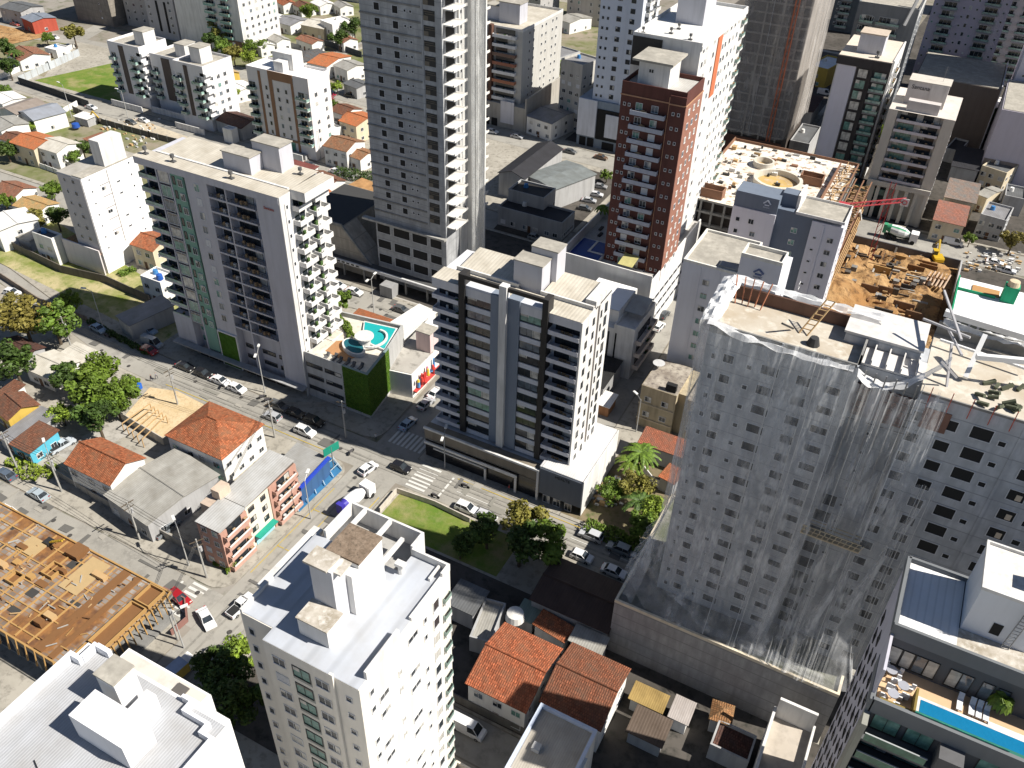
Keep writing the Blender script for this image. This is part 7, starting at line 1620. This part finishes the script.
palm('slim palm left of the brown tile roof at the left edge', 14, 52, 6, 14, 3.4, 'dark')
# ================================================================ CARS
CARM = {}
TYRE = plain((.02, .02, .02), .9, 'tyre_rubber'); LAMPW = plain((.7, .7, .65), .3, 'headlight_lens'); LAMPR = plain((.45, .02, .02), .3, 'tail_light_lens')
def extr(b, prof, w0, w1, m=0, split=None):
    'profile of (x, z) pairs extruded across y; w1 narrows points above the waist'
    n = len(prof); zmax = max(z for x, z in prof); zmin = min(z for x, z in prof)
    wd = lambda z: w0 + (w1 - w0) * max(0, (z - .75) / max(.01, zmax - .75)) if z > .75 else w0
    for i in range(n):
        (xa, za), (xb, zb) = prof[i], prof[(i + 1) % n]
        mm = split(i) if split else m
        b.quad([(xa, wd(za), za), (xa, -wd(za), za), (xb, -wd(zb), zb), (xb, wd(zb), zb)], mm)
    return wd
CT = {'sedan': dict(L=4.4, body=[(-2.2, .3), (-2.2, .82), (-1.5, .92), (1.15, .95), (2.05, .78), (2.2, .55), (2.2, .3)], cab=[(-1.65, .9), (-1.1, 1.4), (.35, 1.43), (1.15, .93)]),
      'hatch': dict(L=3.9, body=[(-1.95, .3), (-1.95, .9), (-1.5, .95), (.95, .95), (1.8, .8), (1.95, .55), (1.95, .3)], cab=[(-1.85, .92), (-1.5, 1.46), (.2, 1.5), (1.0, .93)]),
      'suv': dict(L=4.4, body=[(-2.2, .35), (-2.2, 1.0), (-1.7, 1.05), (1.0, 1.05), (2.05, .92), (2.2, .6), (2.2, .35)], cab=[(-2.1, 1.02), (-1.8, 1.64), (.3, 1.68), (1.05, 1.03)]),
      'pickup': dict(L=5.0, body=[(-2.5, .4), (-2.5, 1.0), (-.5, 1.0), (1.3, 1.05), (2.4, .95), (2.5, .6), (2.5, .4)], cab=[(-.6, 1.0), (-.4, 1.66), (.75, 1.68), (1.35, 1.03)]),
      'van': dict(L=5.2, body=[(-2.6, .35), (-2.6, 1.2), (1.7, 1.2), (2.45, 1.0), (2.6, .6), (2.6, .35)], cab=[(-2.58, 1.2), (-2.55, 2.2), (1.2, 2.25), (1.95, 1.2)])}
def car_proto(typ, col):
    k = (typ, col)
    if k in CARM: return CARM[k]
    c = CT[typ]; W = .88; pm = plain(col, .28, 'car_paint', coat=.6)
    b = MB(); wd = extr(b, c['body'], W, W * .97)
    for sg_ in (1, -1):
        P_ = [(x, sg_ * wd(z), z) for x, z in c['body']]; b.quad(P_ if sg_ < 0 else P_[::-1])
    cab = c['cab']; zt = cab[1][1]; wt = W * .78
    b.quad([(cab[1][0], -wt, zt + .01), (cab[2][0], -wt, cab[2][1] + .01), (cab[2][0], wt, cab[2][1] + .01), (cab[1][0], wt, zt + .01)])
    if typ == 'van': b.quad([(cab[0][0] - .01, W * .95, 1.2), (cab[0][0] - .01, -W * .95, 1.2), (cab[1][0] - .01, -wt, zt), (cab[1][0] - .01, wt, zt)])
    # pillars
    for sg_ in (1, -1):
        for (a, d) in ((0, 1), (3, 2)): b.bar((cab[a][0], sg_ * W * .93, cab[a][1]), (cab[d][0], sg_ * wt, cab[d][1]), .08)
        mx = (cab[1][0] + cab[2][0]) / 2 - .1; b.bar((mx, sg_ * (W * .94), .95), (mx, sg_ * wt, zt), .07)
        if typ == 'van': b.quad([(-2.5, sg_ * (W * .97), 1.2), (.3, sg_ * (W * .97), 1.2), (.25, sg_ * (wt + .02), 2.2), (-2.45, sg_ * (wt + .02), 2.2)][::1 if sg_ < 0 else -1])
    me = {'body': b.mesh('body', pm)}
    g_ = MB()
    q = [(cab[0], cab[1]), (cab[2], cab[3])]
    g_.quad([(cab[0][0], W * .92, cab[0][1]), (cab[0][0], -W * .92, cab[0][1]), (cab[1][0], -wt, zt), (cab[1][0], wt, zt)])
    g_.quad([(cab[3][0], -W * .92, cab[3][1]), (cab[3][0], W * .92, cab[3][1]), (cab[2][0], wt, cab[2][1]), (cab[2][0], -wt, cab[2][1])])
    for sg_ in (1, -1):
        P_ = [(cab[0][0], sg_ * W * .92, cab[0][1]), (cab[3][0], sg_ * W * .92, cab[3][1]), (cab[2][0], sg_ * wt, cab[2][1]), (cab[1][0], sg_ * wt, zt)]; g_.quad(P_ if sg_ < 0 else P_[::-1])
    me['window_glass'] = g_.mesh('window_glass', glass((.02, .025, .03), .06))
    if typ == 'pickup':
        t = MB(); t.box(-2.4, -.65, -.74, .74, 1.01, 1.03); me['load_bed'] = t.mesh('load_bed', FRD)
    w_ = MB(); w_.bar((0, -.1, 0), (0, .1, 0), .62, n=14); w_.bar((0, -.11, 0), (0, .11, 0), .34, m=1, n=10); me['wheel'] = w_.mesh('wheel', [TYRE, STEEL])
    h_ = MB(); h_.box(-.06, .03, -.17, .17, -.08, .08); me['headlight'] = h_.mesh('headlight', LAMPW); me['tail_light'] = h_.mesh('tail_light', LAMPR)
    CARM[k] = me; return me
def car(label, px, py, typ, col, rz=0, z=.02, cat=None, group=None, s=.98):
    me = car_proto(typ, col); x, y = at(px, py, .7); L = CT[typ]['L'] / 2
    r = empty('car' if typ not in ('van', 'pickup') else typ, (x, y, z), label, cat or {'van': 'van', 'pickup': 'pickup'}.get(typ, 'car'), group, R(rz)); r.scale = (s, s, s)
    for n_ in ('body', 'window_glass', 'load_bed'):
        if n_ in me: inst(n_, me[n_], r, (0, 0, 0))
    for sx in (-1, 1):
        for sy in (-1, 1): inst('wheel', me['wheel'], r, (sx * (L - .85), sy * .82, .31))
    for sy in (-1, 1): inst('headlight', me['headlight'], r, (L - .03, sy * .6, .68)); inst('tail_light', me['tail_light'], r, (-L + .02, sy * .62, .8))
    return r
WHT = (.78, .78, .78); SIL = (.42, .43, .45); BLKC = (.015, .015, .018); GRC = (.11, .115, .12); REDC = (.35, .015, .02); LBL = (.35, .45, .55)
CARS = [
 ('light blue sedan in the shade beside the lawn on the avenue',98,328,'sedan',LBL,-6),('black car leftmost of the cars parked below the green wall panel',185,366,'sedan',BLKC,0),('black car second from left below the green wall panel',203,373,'hatch',BLKC,0),
 ('white car parked below the green wall panel beside the black ones',220,380,'sedan',WHT,0),('white hatchback right of the white car under the street lamp pole',237,388,'hatch',WHT,0),('dark grey car parked by the tall block, left of two black cars',279,406,'suv',GRC,0),
 ('black hatchback between the dark grey car and the black estate',296,413,'hatch',BLKC,0),('black estate nearest the crossing on the far kerb',314,421,'suv',(.01,.01,.01),0),('silver grey hatchback driving on the avenue beside the parked dark cars',272,416,'hatch',SIL,180),
 ('white minivan driving on the avenue towards the crossing',305,431,'suv',WHT,0),('white hatchback turning in the middle of the crossing',368,468,'hatch',WHT,80),('black hatchback waiting at the crossing',401,467,'hatch',BLKC,0),
 ('light blue sedan entering the shaded side street over the crosswalk',408,423,'sedan',LBL,85),('silver sedan further up the shaded side street',426,403,'sedan',SIL,85),('white car at the top of the side street beside the balconies',436,392,'sedan',WHT,85),
 ('white minivan parked at the avenue kerb left of the sunlit tree',467,508,'suv',WHT,0),('white and grey hatchback parked half under the sunlit tree',486,516,'hatch',(.55,.55,.57),0),
 ('silver station wagon on the avenue beside the garden hedge',591,535,'suv',(.5,.51,.53),180),('grey sports utility car on the avenue below the garden hedge',619,548,'suv',(.24,.27,.29),180),('white car half hidden at the netting corner on the avenue',642,556,'hatch',WHT,180),
 ('white car at the lower kerb above the dark brown hall',614,571,'sedan',WHT,0),('white van under the dense green tree',582,556,'hatch',(.7,.7,.7),0),
 ('dark blue car at the left edge of the lower left street',6,474,'sedan',(.1,.13,.17),178),('silver blue sedan on the lower left street',38,494,'sedan',(.38,.44,.48),178),('white hatchback at the left edge beside the formwork deck',9,512,'hatch',WHT,0),
 ('silver pickup on the gravel drive beside the turquoise house',62,445,'pickup',(.5,.54,.58),82),('dark grey pickup in the shaded yard beside the grey shed',167,528,'pickup',(.2,.22,.24),85),('dark red sedan at the lower left crosswalk',179,597,'sedan',REDC,-10),
 ('white sedan turning below the crosswalk of the lower left street',206,618,'sedan',WHT,-25),('white pickup partly behind the foreground tower roof',241,605,'pickup',WHT,85),('white van on the side street right of the foreground tower',468,728,'van',WHT,0),
 ('white hatchback parked behind the pool podium, left one',338,285,'hatch',WHT,0),('white sedan parked behind the pool podium, right one',354,291,'sedan',WHT,0),('dark grey sedan by the white shop roof on the street behind',401,309,'sedan',GRC,0),
 ('white car on the upper left street below the linked blocks, near the lamp',91,107,'sedan',WHT,0),('white car on the upper left street right of the dark one',143,120,'sedan',WHT,0),('dark car just left of the white one on the upper left street',131,122,'hatch',GRC,0),
 ('black car beside the yellow zebra stripes behind the tall block',277,160,'sedan',BLKC,0),('grey hatchback next to the black car by the yellow stripes',286,157,'hatch',SIL,0),('dark car behind the maroon sheet roof',309,164,'sedan',GRC,0),
 ('white sedan left of the pair in front of the thick dark hedge',336,171,'sedan',WHT,0),('white sedan right of the pair in front of the thick dark hedge',349,174,'sedan',WHT,0),('pale blue car on the street right of the brown striped block',330,90,'sedan',LBL,0),('dark sedan beside the shaded shed near the concrete tower',350,95,'sedan',BLKC,0),
 ('white car seen through the balcony slabs near the banded grey block',492,131,'sedan',WHT,0),('silver sedan on the far street left of the black gabled hall',517,136,'sedan',SIL,0),('dark car on the far street below the blue-grey podium',570,151,'sedan',GRC,0),('brown car in front of the white panelled podium',601,157,'sedan',(.13,.08,.05),0),
 ('grey car at the top of the dark parking yard',600,186,'sedan',(.3,.3,.31),10),('white car in the dark parking yard, second from top',596,194,'sedan',(.6,.6,.62),10),('silver car in the dark parking yard, third from top',589,200,'sedan',SIL,10),('dark car at the bottom of the dark parking yard',585,208,'hatch',GRC,10),
 ('silver hatchback parked beside the long grey wall building',530,228,'hatch',SIL,0),('grey hatchback just below the silver one beside the wall building',535,237,'hatch',(.3,.32,.33),0),('dark car by the white podium wall below the wall building',557,245,'suv',GRC,0),
 ('white van in front of the yellow fronted shop',824,93,'van',WHT,0),('black car leftmost in the row at upper right',949,123,'sedan',BLKC,0),('dark car second in the row at upper right',965,125,'suv',GRC,0),('dark blue car third in the row at upper right',979,128,'suv',(.04,.05,.1),0),('white car near the right edge in the row at upper right',1009,133,'sedan',WHT,0),('white hatchback at the right edge end of the row at upper right',1019,130,'hatch',WHT,0),
 ('white van on the street beyond the red soil pit',953,242,'van',WHT,0),('dark car in the lane between the white podium and the white block',664,314,'hatch',(.06,.07,.08),85),('white car in the lane between the white podium and the white block',659,326,'hatch',WHT,85),
 ('white car beside the brown-green bushy tree at the top left',54,37,'sedan',WHT,0),('dark car near the soil plot fence at the top left',69,46,'sedan',GRC,0),('dark red car at the top left in front of the dark warehouse',15,24,'sedan',(.3,.05,.04),0),
 ('blue car under the grey open shed roof beside the lawn',148,330,'sedan',(.3,.4,.5),0),('grey van in the shade behind the row of the grey open shed',152,343,'van',(.35,.38,.4),0),('red hatchback in the shade by the avenue beside the grey open shed',149,350,'hatch',(.4,.03,.03),0),
 ('white car between white sheds at the far right street',995,262,'sedan',WHT,0),('white pickup at the right edge of the far street',1006,270,'pickup',WHT,0),('light car beside the green shed under the sunlit tree garden',12,292,'hatch',WHT,10)]
for c_ in CARS: car(*c_)
# concrete mixer trucks
def mixer(label, px, py, rz, cabc, drumc, tailc, s=1.0):
    x, y = at(px, py, 1.2); r = empty('mixer_truck', (x, y, .02), label, 'mixer truck', None, R(rz)); r.scale = (s,) * 3
    cb = r if True else None
    MB().box(-3.6, 2.2, -.5, .5, .7, 1.0).build('chassis', FRD, r)
    c = MB(); c.box(2.2, 3.9, -1.15, 1.15, .6, 2.7); c.build('cab', paint(cabc, .05), r); MB().quad([(3.93, -1.0, 1.6), (3.93, 1.0, 1.6), (3.93, .95, 2.5), (3.93, -.95, 2.5)]).build('windscreen', GLD, r)
    d = MB(); d.smooth = True
    ks = [(-3.4, .7, 2.5), (-2.4, 1.05, 2.35), (-.6, 1.25, 2.1), (.9, 1.1, 1.95), (1.9, .6, 1.85)]
    for (xa, ra, za), (xb, rb, zb) in zip(ks, ks[1:]):
        for i in range(16):
            a, a2 = i * math.pi / 8, (i + 1) * math.pi / 8
            d.quad([(xa, ra * math.cos(a), za + ra * math.sin(a)), (xa, ra * math.cos(a2), za + ra * math.sin(a2)), (xb, rb * math.cos(a2), zb + rb * math.sin(a2)), (xb, rb * math.cos(a), zb + rb * math.sin(a))], 1 if (xa < -3 or (i % 5 == 0 and tailc[1] > tailc[0])) else 0)
    d.build('drum', [paint(drumc, .05), plain(tailc, .5, 'drum_stripe')], r)
    MB().box(-4.1, -3.3, -.7, .7, 1.2, 3.3).build('hopper', plain(tailc, .5, 'drum_stripe'), r)
    for xx in (3.0, -1.0, -2.4):
        for sy in (-1, 1): MB().bar((xx, sy * 1.0 - .16, .5), (xx, sy * 1.0 + .16, .5), 1.0, n=14).build('wheel', TYRE, r)
    return r
mixer('white concrete mixer truck with blue drum tail driving on the cross street', 356, 500, 84, WHT, WHT, (.05, .04, .35))
mixer('white and green concrete mixer truck parked beyond the red soil pit', 900, 236, 0, WHT, (.7, .72, .7), (.05, .3, .15), 1.15)
x, y = at(179, 672, 1); t_ = empty('box_truck', (x, y, .05), 'small truck with pale blue box and yellow side in the shade bottom left', 'truck', None, R(84))
MB().box(-2.6, 1.2, -1, 1, .8, 2.6).build('cargo_box', paint((.35, .42, .55)), t_); MB().box(-2.6, 1.2, -1.04, -1.01, .8, 2.6).build('side_panel', YEL, t_); MB().box(1.3, 2.6, -.95, .95, .5, 2.1).build('cab', WH, t_)
for xx in (-1.7, 1.9):
    for sy in (-1, 1): MB().bar((xx, sy * .85 - .12, .4), (xx, sy * .85 + .12, .4), .8, n=12).build('wheel', TYRE, t_)
# motorcycles
def moto(label, px, py, rz, rider=True):
    x, y = at(px, py, .6); r = empty('motorcycle', (x, y, .03), label, 'motorcycle', None, R(rz))
    for xx in (-.65, .65): MB().bar((xx, -.05, .3), (xx, .05, .3), .6, n=12).build('wheel', TYRE, r)
    MB().box(-.5, .5, -.12, .12, .4, .75).bar((.45, 0, .7), (.7, 0, .3), .08).box(-.6, .1, -.14, .14, .75, .85).build('body', plain((.09, .085, .09), .4, 'dark_paint'), r)
    MB().bar((.45, -.32, 1.0), (.45, .32, 1.0), .05).build('handlebar', FRD, r)
    return r
moto('motorcycle with small trailer waiting beside the crosswalk stop line', 435, 495, 0); moto('lone motorcycle near the avenue kerb below the shop podium', 465, 485, 0); moto('motorcycle parked at the pavement by the cream corner house wall', 317, 547, 80); moto('second motorcycle on the pavement nearer the salmon balconies', 303, 553, 80); moto('leftmost motorcycle parked near the street lamp by the tall block', 262, 396, 60); moto('motorcycle next to the leftmost one by the tall block', 267, 399, 60); moto('motorcycle crossing under the green direction sign', 351, 451, 90); moto('motorcycle in shade beside the lawn fence on the avenue', 107, 335, 0)
# people: one continuous body each
def person(label, px, py, shirt, rz, step=.25):
    x, y = at(px, py, .9)
    me = bpy.data.meshes.new('person'); V = [(0, 0, .95), (0, 0, 1.2), (0, 0, 1.42), (0, 0, 1.52), (0, 0, 1.68), (step * .4, .1, .9), (step * .7, .11, .5), (step * .5, .11, .06), (step * .8, .11, .03), (-step * .4, -.1, .9), (-step * .6, -.11, .5), (-step, -.11, .08), (-step * .7, -.11, .03),
        (0, .2, 1.4), (-.08, .26, 1.12), (.06, .27, .86), (0, -.2, 1.4), (.1, -.26, 1.12), (.2, -.25, .9)]
    E_ = [(0, 1), (1, 2), (2, 3), (3, 4), (0, 5), (5, 6), (6, 7), (7, 8), (0, 9), (9, 10), (10, 11), (11, 12), (2, 13), (13, 14), (14, 15), (2, 16), (16, 17), (17, 18)]
    me.from_pydata(V, E_, []); o = bpy.data.objects.new('person', me); COL.objects.link(o)
    md = o.modifiers.new('skin', 'SKIN'); rad = [.16, .14, .17, .06, .11, .1, .07, .05, .045, .1, .07, .05, .045, .065, .05, .035, .065, .05, .035]
    for i, r_ in enumerate(rad): me.skin_vertices[0].data[i].radius = (r_, r_ * .85)
    me.skin_vertices[0].data[0].use_root = True
    o.modifiers.new('sub', 'SUBSURF').levels = 1
    dg = bpy.context.evaluated_depsgraph_get(); m2 = bpy.data.meshes.new_from_object(o.evaluated_get(dg)); bpy.data.objects.remove(o)
    m2.materials.clear()
    for mt in (plain(shirt, .8, 'shirt_cloth'), plain((.03, .035, .06), .8, 'trouser_cloth'), plain((.4, .24, .16), .6, 'skin'), plain((.02, .015, .01), .8, 'hair')): m2.materials.append(mt)
    for p in m2.polygons:
        z = p.center.z; p.material_index = 3 if z > 1.7 else 2 if z > 1.46 else 1 if z < .98 and abs(p.center.y) < .2 else 2 if z < 1.0 else 0
    o = bpy.data.objects.new('person', m2); COL.objects.link(o); o.location = (x, y, .14); o.rotation_euler[2] = R(rz); tag(o, label, 'person')
person('person in a dark shirt walking on the pavement near the sand plot, left one', 151, 378, (.03, .03, .04), 200); person('person in a grey shirt walking just right of the dark shirted one', 156, 376, (.25, .25, .27), 200); person('person in a white shirt standing on the shaded crossing corner', 376, 437, (.6, .6, .6), 90); person('person in a red shirt on the pavement before the shop podium', 509, 488, (.4, .05, .05), 10)
# ================================================================ STREET FURNITURE
def lamp(label, px, py, h=9, rz=0, twin=False, z=.13):
    x, y = at(px, py, 0); r = empty('street_lamp', (x, y, z), label, 'street lamp', None, R(rz))
    MB().bar((0, 0, 0), (0, 0, h), .22, n=8, w1=.13).build('pole', paint((.4, .4, .39)), r)
    for sg_ in ((1, -1) if twin else (1,)):
        MB().bar((0, 0, h - .1), (sg_ * 1.4, 0, h + .5), .12, n=6).build('arm', STEEL, r); MB().box(min(sg_ * 1.2, sg_ * 2.3), max(sg_ * 1.2, sg_ * 2.3), -.22, .22, h + .42, h + .62).build('lamp_head', paint((.7, .7, .68)), r)
for a in (('curved lamp post on the street behind the pool podium',374,313,9,95,True),('lamp post on the upper left street with a single head',72,118,11,180,False),('lamp post on the upper left street before the linked blocks',128,118,9,190,False),
          ('slim lamp post in front of the brown striped block',321,160,9,190,False),('tall lamp post beside the avenue lawn',104,330,10,200,False),('white lamp post in front of the tall grey and green block',265,393,10,120,True),
          ('lamp post at the shop podium kerb by the crosswalk',445,468,8,110,True),('lamp post over the dark lane behind the garden',636,432,8,150,False),('white lamp post at the blue canopy',311,519,9,110,False),('lamp post on the kerb of the lower left street by the salmon house',189,566,9,150,False),
          ('lamp post on the left street below the bright orange roof',80,195,9,170,False),('lamp post by the grey shed front wall',60,482,8,150,False),('lamp pole behind the white car row at the far street lane',545,222,7,90,False),('lamp post at the corner left of the box truck',184,648,8,60,False)): lamp(*a)
def upole(label, px, py, h=9, rz=0):
    x, y = at(px, py, 0); r = empty('utility_pole', (x, y, .13), label, 'utility pole', None, R(rz))
    MB().bar((0, 0, 0), (0, 0, h), .34, n=7, w1=.2).build('pole', CONCL, r); MB().bar((-1.1, 0, h - .5), (1.1, 0, h - .5), .12).build('crossarm', BARK, r); MB().bar((-.9, 0, h - 1.5), (.9, 0, h - 1.5), .1).build('crossarm', BARK, r); MB().cyl(.3, 0, h - 2.8, h - 1.9, .25, n=8).build('transformer', GRY, r)
    return Vector((x, y, h - .4))
PL = [upole(*a) for a in (('utility pole at the lower left edge of the avenue by the sand plot',73,352,9,80),('utility pole on the avenue behind the big red tile roof',178,405,9,80),('utility pole beside the car wash roof',275,438,9,80),('utility pole on the far avenue kerb at the side street',346,438,9,10))]
P2 = [upole(*a) for a in (('utility pole on the lower left street at the turquoise house',18,470,9,80),('utility pole before the red cross-gabled house',62,492,9,80),('utility pole beside the grey shed entrance',140,540,9,80),('utility pole with transformer at the salmon house corner',207,578,9,60),('utility pole on the shaded corner by the maroon forecourt',178,640,9,30))]
def wires(label, P_, n=3):
    b = MB()
    for p, q in zip(P_, P_[1:]):
        for k in range(n):
            o_ = Vector((0, (k - 1) * .45, 0)); pr = p + o_
            for i in range(1, 9):
                t = i / 8; c = p.lerp(q, t) + o_ - Vector((0, 0, 1.2 * 4 * t * (1 - t) * .5)); b.bar(pr, c, .035, n=3); pr = c
    tag(b.build('overhead_wires', FRD), label, 'overhead wires')
wires('black overhead wires strung along the near avenue kerb', PL); wires('black overhead wires along the lower left street', P2)
wires('black overhead wires crossing the junction to the far kerb', [PL[2], PL[3]], 4); wires('overhead wires over the cross street beside the salmon house', [P2[3], PL[2]], 3)
b = empty('direction_sign', (*at(334, 470, 0), .13), 'green direction sign on a post over the crossing corner', 'road sign', None, R(75))
MB().bar((0, 0, 0), (0, 0, 5.6), .18, n=8).build('pole', STEEL, b); MB().box(-1.7, 1.7, -.06, .06, 4.2, 5.9).build('sign_panel', plain((.01, .25, .17), .5, 'green_sign'), b)
# walls and fences
def wall(label, pts, h, m, z=.1, t=.18, posts=0, name='wall', cat='wall', w0=0):
    r = empty(name, (*at(*pts[0], w0), z), label, cat); o = Vector(at(*pts[0], w0)); b = MB()
    W = [Vector(at(*p, w0)) - o for p in pts]
    for p, q in zip(W, W[1:]):
        d = (q - p).normalized(); n = Vector((-d.y, d.x)) * t / 2; b.prism([tuple(p + n), tuple(q + n), tuple(q - n), tuple(p - n)], 0, h)
    b.build('panel', m, r)
    pb = MB()
    if posts:
        for p, q in zip(W, W[1:]):
            k = int((q - p).length / posts)
            for i in range(k + 1): c = p.lerp(q, i / max(1, k)); pb.box(c.x - .14, c.x + .14, c.y - .14, c.y + .14, 0, h + .2)
        tag(pb.build('posts', CONCL, r), kind='stuff')
    return r
wall('long weathered wall between the dry lawn and the houses behind', [(0,240),(62,270),(106,280),(150,300)], 2.2, paint((.16, .14, .12), .4), w0=1)
wall('low fence between the dry lawn and the avenue', [(0,277),(40,303),(88,322)], 1.4, paint((.25, .2, .16), .4), w0=0)
wall('dark concrete wall with posts along the rubble yard at upper left', [(74,112),(100,124),(150,138),(206,152)], 2.0, paint((.13, .12, .11), .4), posts=3.5)
wall('pale slatted fence along the left side of the grassy corner plot', [(20,84),(50,70),(80,56)], 2.6, paint((.45, .48, .5), .3), posts=3)
wall('dark fence along the street side of the grassy corner plot', [(20,84),(56,96),(90,108)], 2.4, paint((.04, .045, .05), .3))
wall('white garden wall along the left lane by the brown and orange roof', [(0,80),(40,63),(75,48)], 1.8, WH)
wall('white wall across the rubble yard behind the blue-grey hall', [(36,128),(60,116),(78,106)], 1.8, WH)
wall('wall in front of the two storey houses on the left street', [(18,158),(40,168),(62,176)], 1.6, WH, posts=3)
wall('wall around the sand plot on its lower side', [(122,420),(165,446),(184,437)], 2.0, paint((.5, .46, .4), .4))
wall('front wall of the red cross-gabled house and grey shed', [(48,470),(96,500),(150,530),(205,560)], 1.7, paint((.35, .33, .3), .4))
wall('teal wall beside the grey shed side', [(172,508),(196,490),(219,474)], 2.2, paint((.02, .33, .30), .2), w0=1)
wall('kerb wall round the grass plot at the crossing', [(380,513),(397,493),(435,506),(470,523)], 1.2, paint((.55, .5, .44), .3), w0=0)
wall('brown tiled forecourt wall at the lower left corner plot', [(165,592),(186,603),(188,622),(172,636)], 1.2, paint((.25, .13, .11), .2))
wall('gutter wall along the side street right of the foreground tower', [(452,700),(500,724),(560,752)], 1.8, paint((.18, .17, .15), .4))
wall('white curved wall in the garden plot', [(644,470),(652,480),(668,490)], 1.8, WH, w0=1)
wall('grey garden wall across the gardens near the top', [(255,38),(275,44),(300,50)], 2.0, paint((.4, .4, .4), .3))
wall('dark fence around the shaded shed near the concrete tower', [(318,44),(345,52),(362,58)], 2.4, paint((.07, .08, .09), .3))
wall('white street wall below the concrete tower street', [(384,330),(350,322),(330,312)], 1.6, WH)
t_ = MB(); rnd = random.Random(5)
b = Bld('pergola', 'timber frame poles laid out on the sand plot', *at(150, 425, 0), 1, 1, 'timber frame', z=.2)
for i in range(5): 
    p = Vector(at(122 + i * 5, 424 + i * 4, 2)) - Vector(at(150, 425, 0)); q = Vector(at(150 + i * 4, 404 + i * 3, 2)) - Vector(at(150, 425, 0)); b.P('beam', MB().bar((p.x, p.y, 1.9), (q.x, q.y, 1.9), .16), WOODL); b.P('post', MB().bar((p.x, p.y, 0), (p.x, p.y, 1.9), .14), WOODL); b.P('post', MB().bar((q.x, q.y, 0), (q.x, q.y, 1.9), .14), WOODL)
x, y = at(134, 386, 1); tag(MB().prism([(-1.2, -1), (1.2, -.8), (1.0, 1.1), (-1.1, .9)], 0, 1.3).build('tarpaulin', plain((.02, .12, .5), .5, 'blue_plastic'), None, (x, y, .15)), 'blue tarpaulin heap beside the thicket and pavement', 'tarpaulin')
def tank(label, px, py, z, col, r_=.9):
    x, y = at(px, py, z); o = MB().cyl(0, 0, 0, 1.2, r_, r_ * .85, 16).cyl(0, 0, 1.2, 1.4, r_ * .85, r_ * .3, 16).build('water_tank', plain(col, .5, 'tank_plastic'), None, (x, y, z)); tag(o, label, 'water tank')
tank('round white water tank beside the green-grey lean-to', 515, 618, 3.2, (.7, .68, .64), 1.5); tank('round blue water tank in the walled rubble yard', 76, 127, 1, (.02, .08, .35), 1.3)
tank('blue water tank on the white house roof at the lawn edge', 160, 279, 6.2, (.02, .1, .4), .8)
# rubble and yard clutter beside the garden and in the shaded yards
b = MB(); rnd = random.Random(31)
for i in range(260):
    px, py = rnd.choice([(rnd.uniform(590, 622), rnd.uniform(478, 505)), (rnd.uniform(966, 1020), rnd.uniform(252, 272)), (rnd.uniform(95, 160), rnd.uniform(118, 150))]); x, y = at(px, py, .3); s_ = rnd.uniform(.15, .6)
    b.box(x - s_, x + s_, y - s_ * .6, y + s_ * .6, .14, .14 + rnd.uniform(.1, .7), rnd.randrange(3))
tag(b.build('rubble', [WH, WOODL, GRY]), 'rubble heaps and building waste', 'rubble', None, 'stuff')
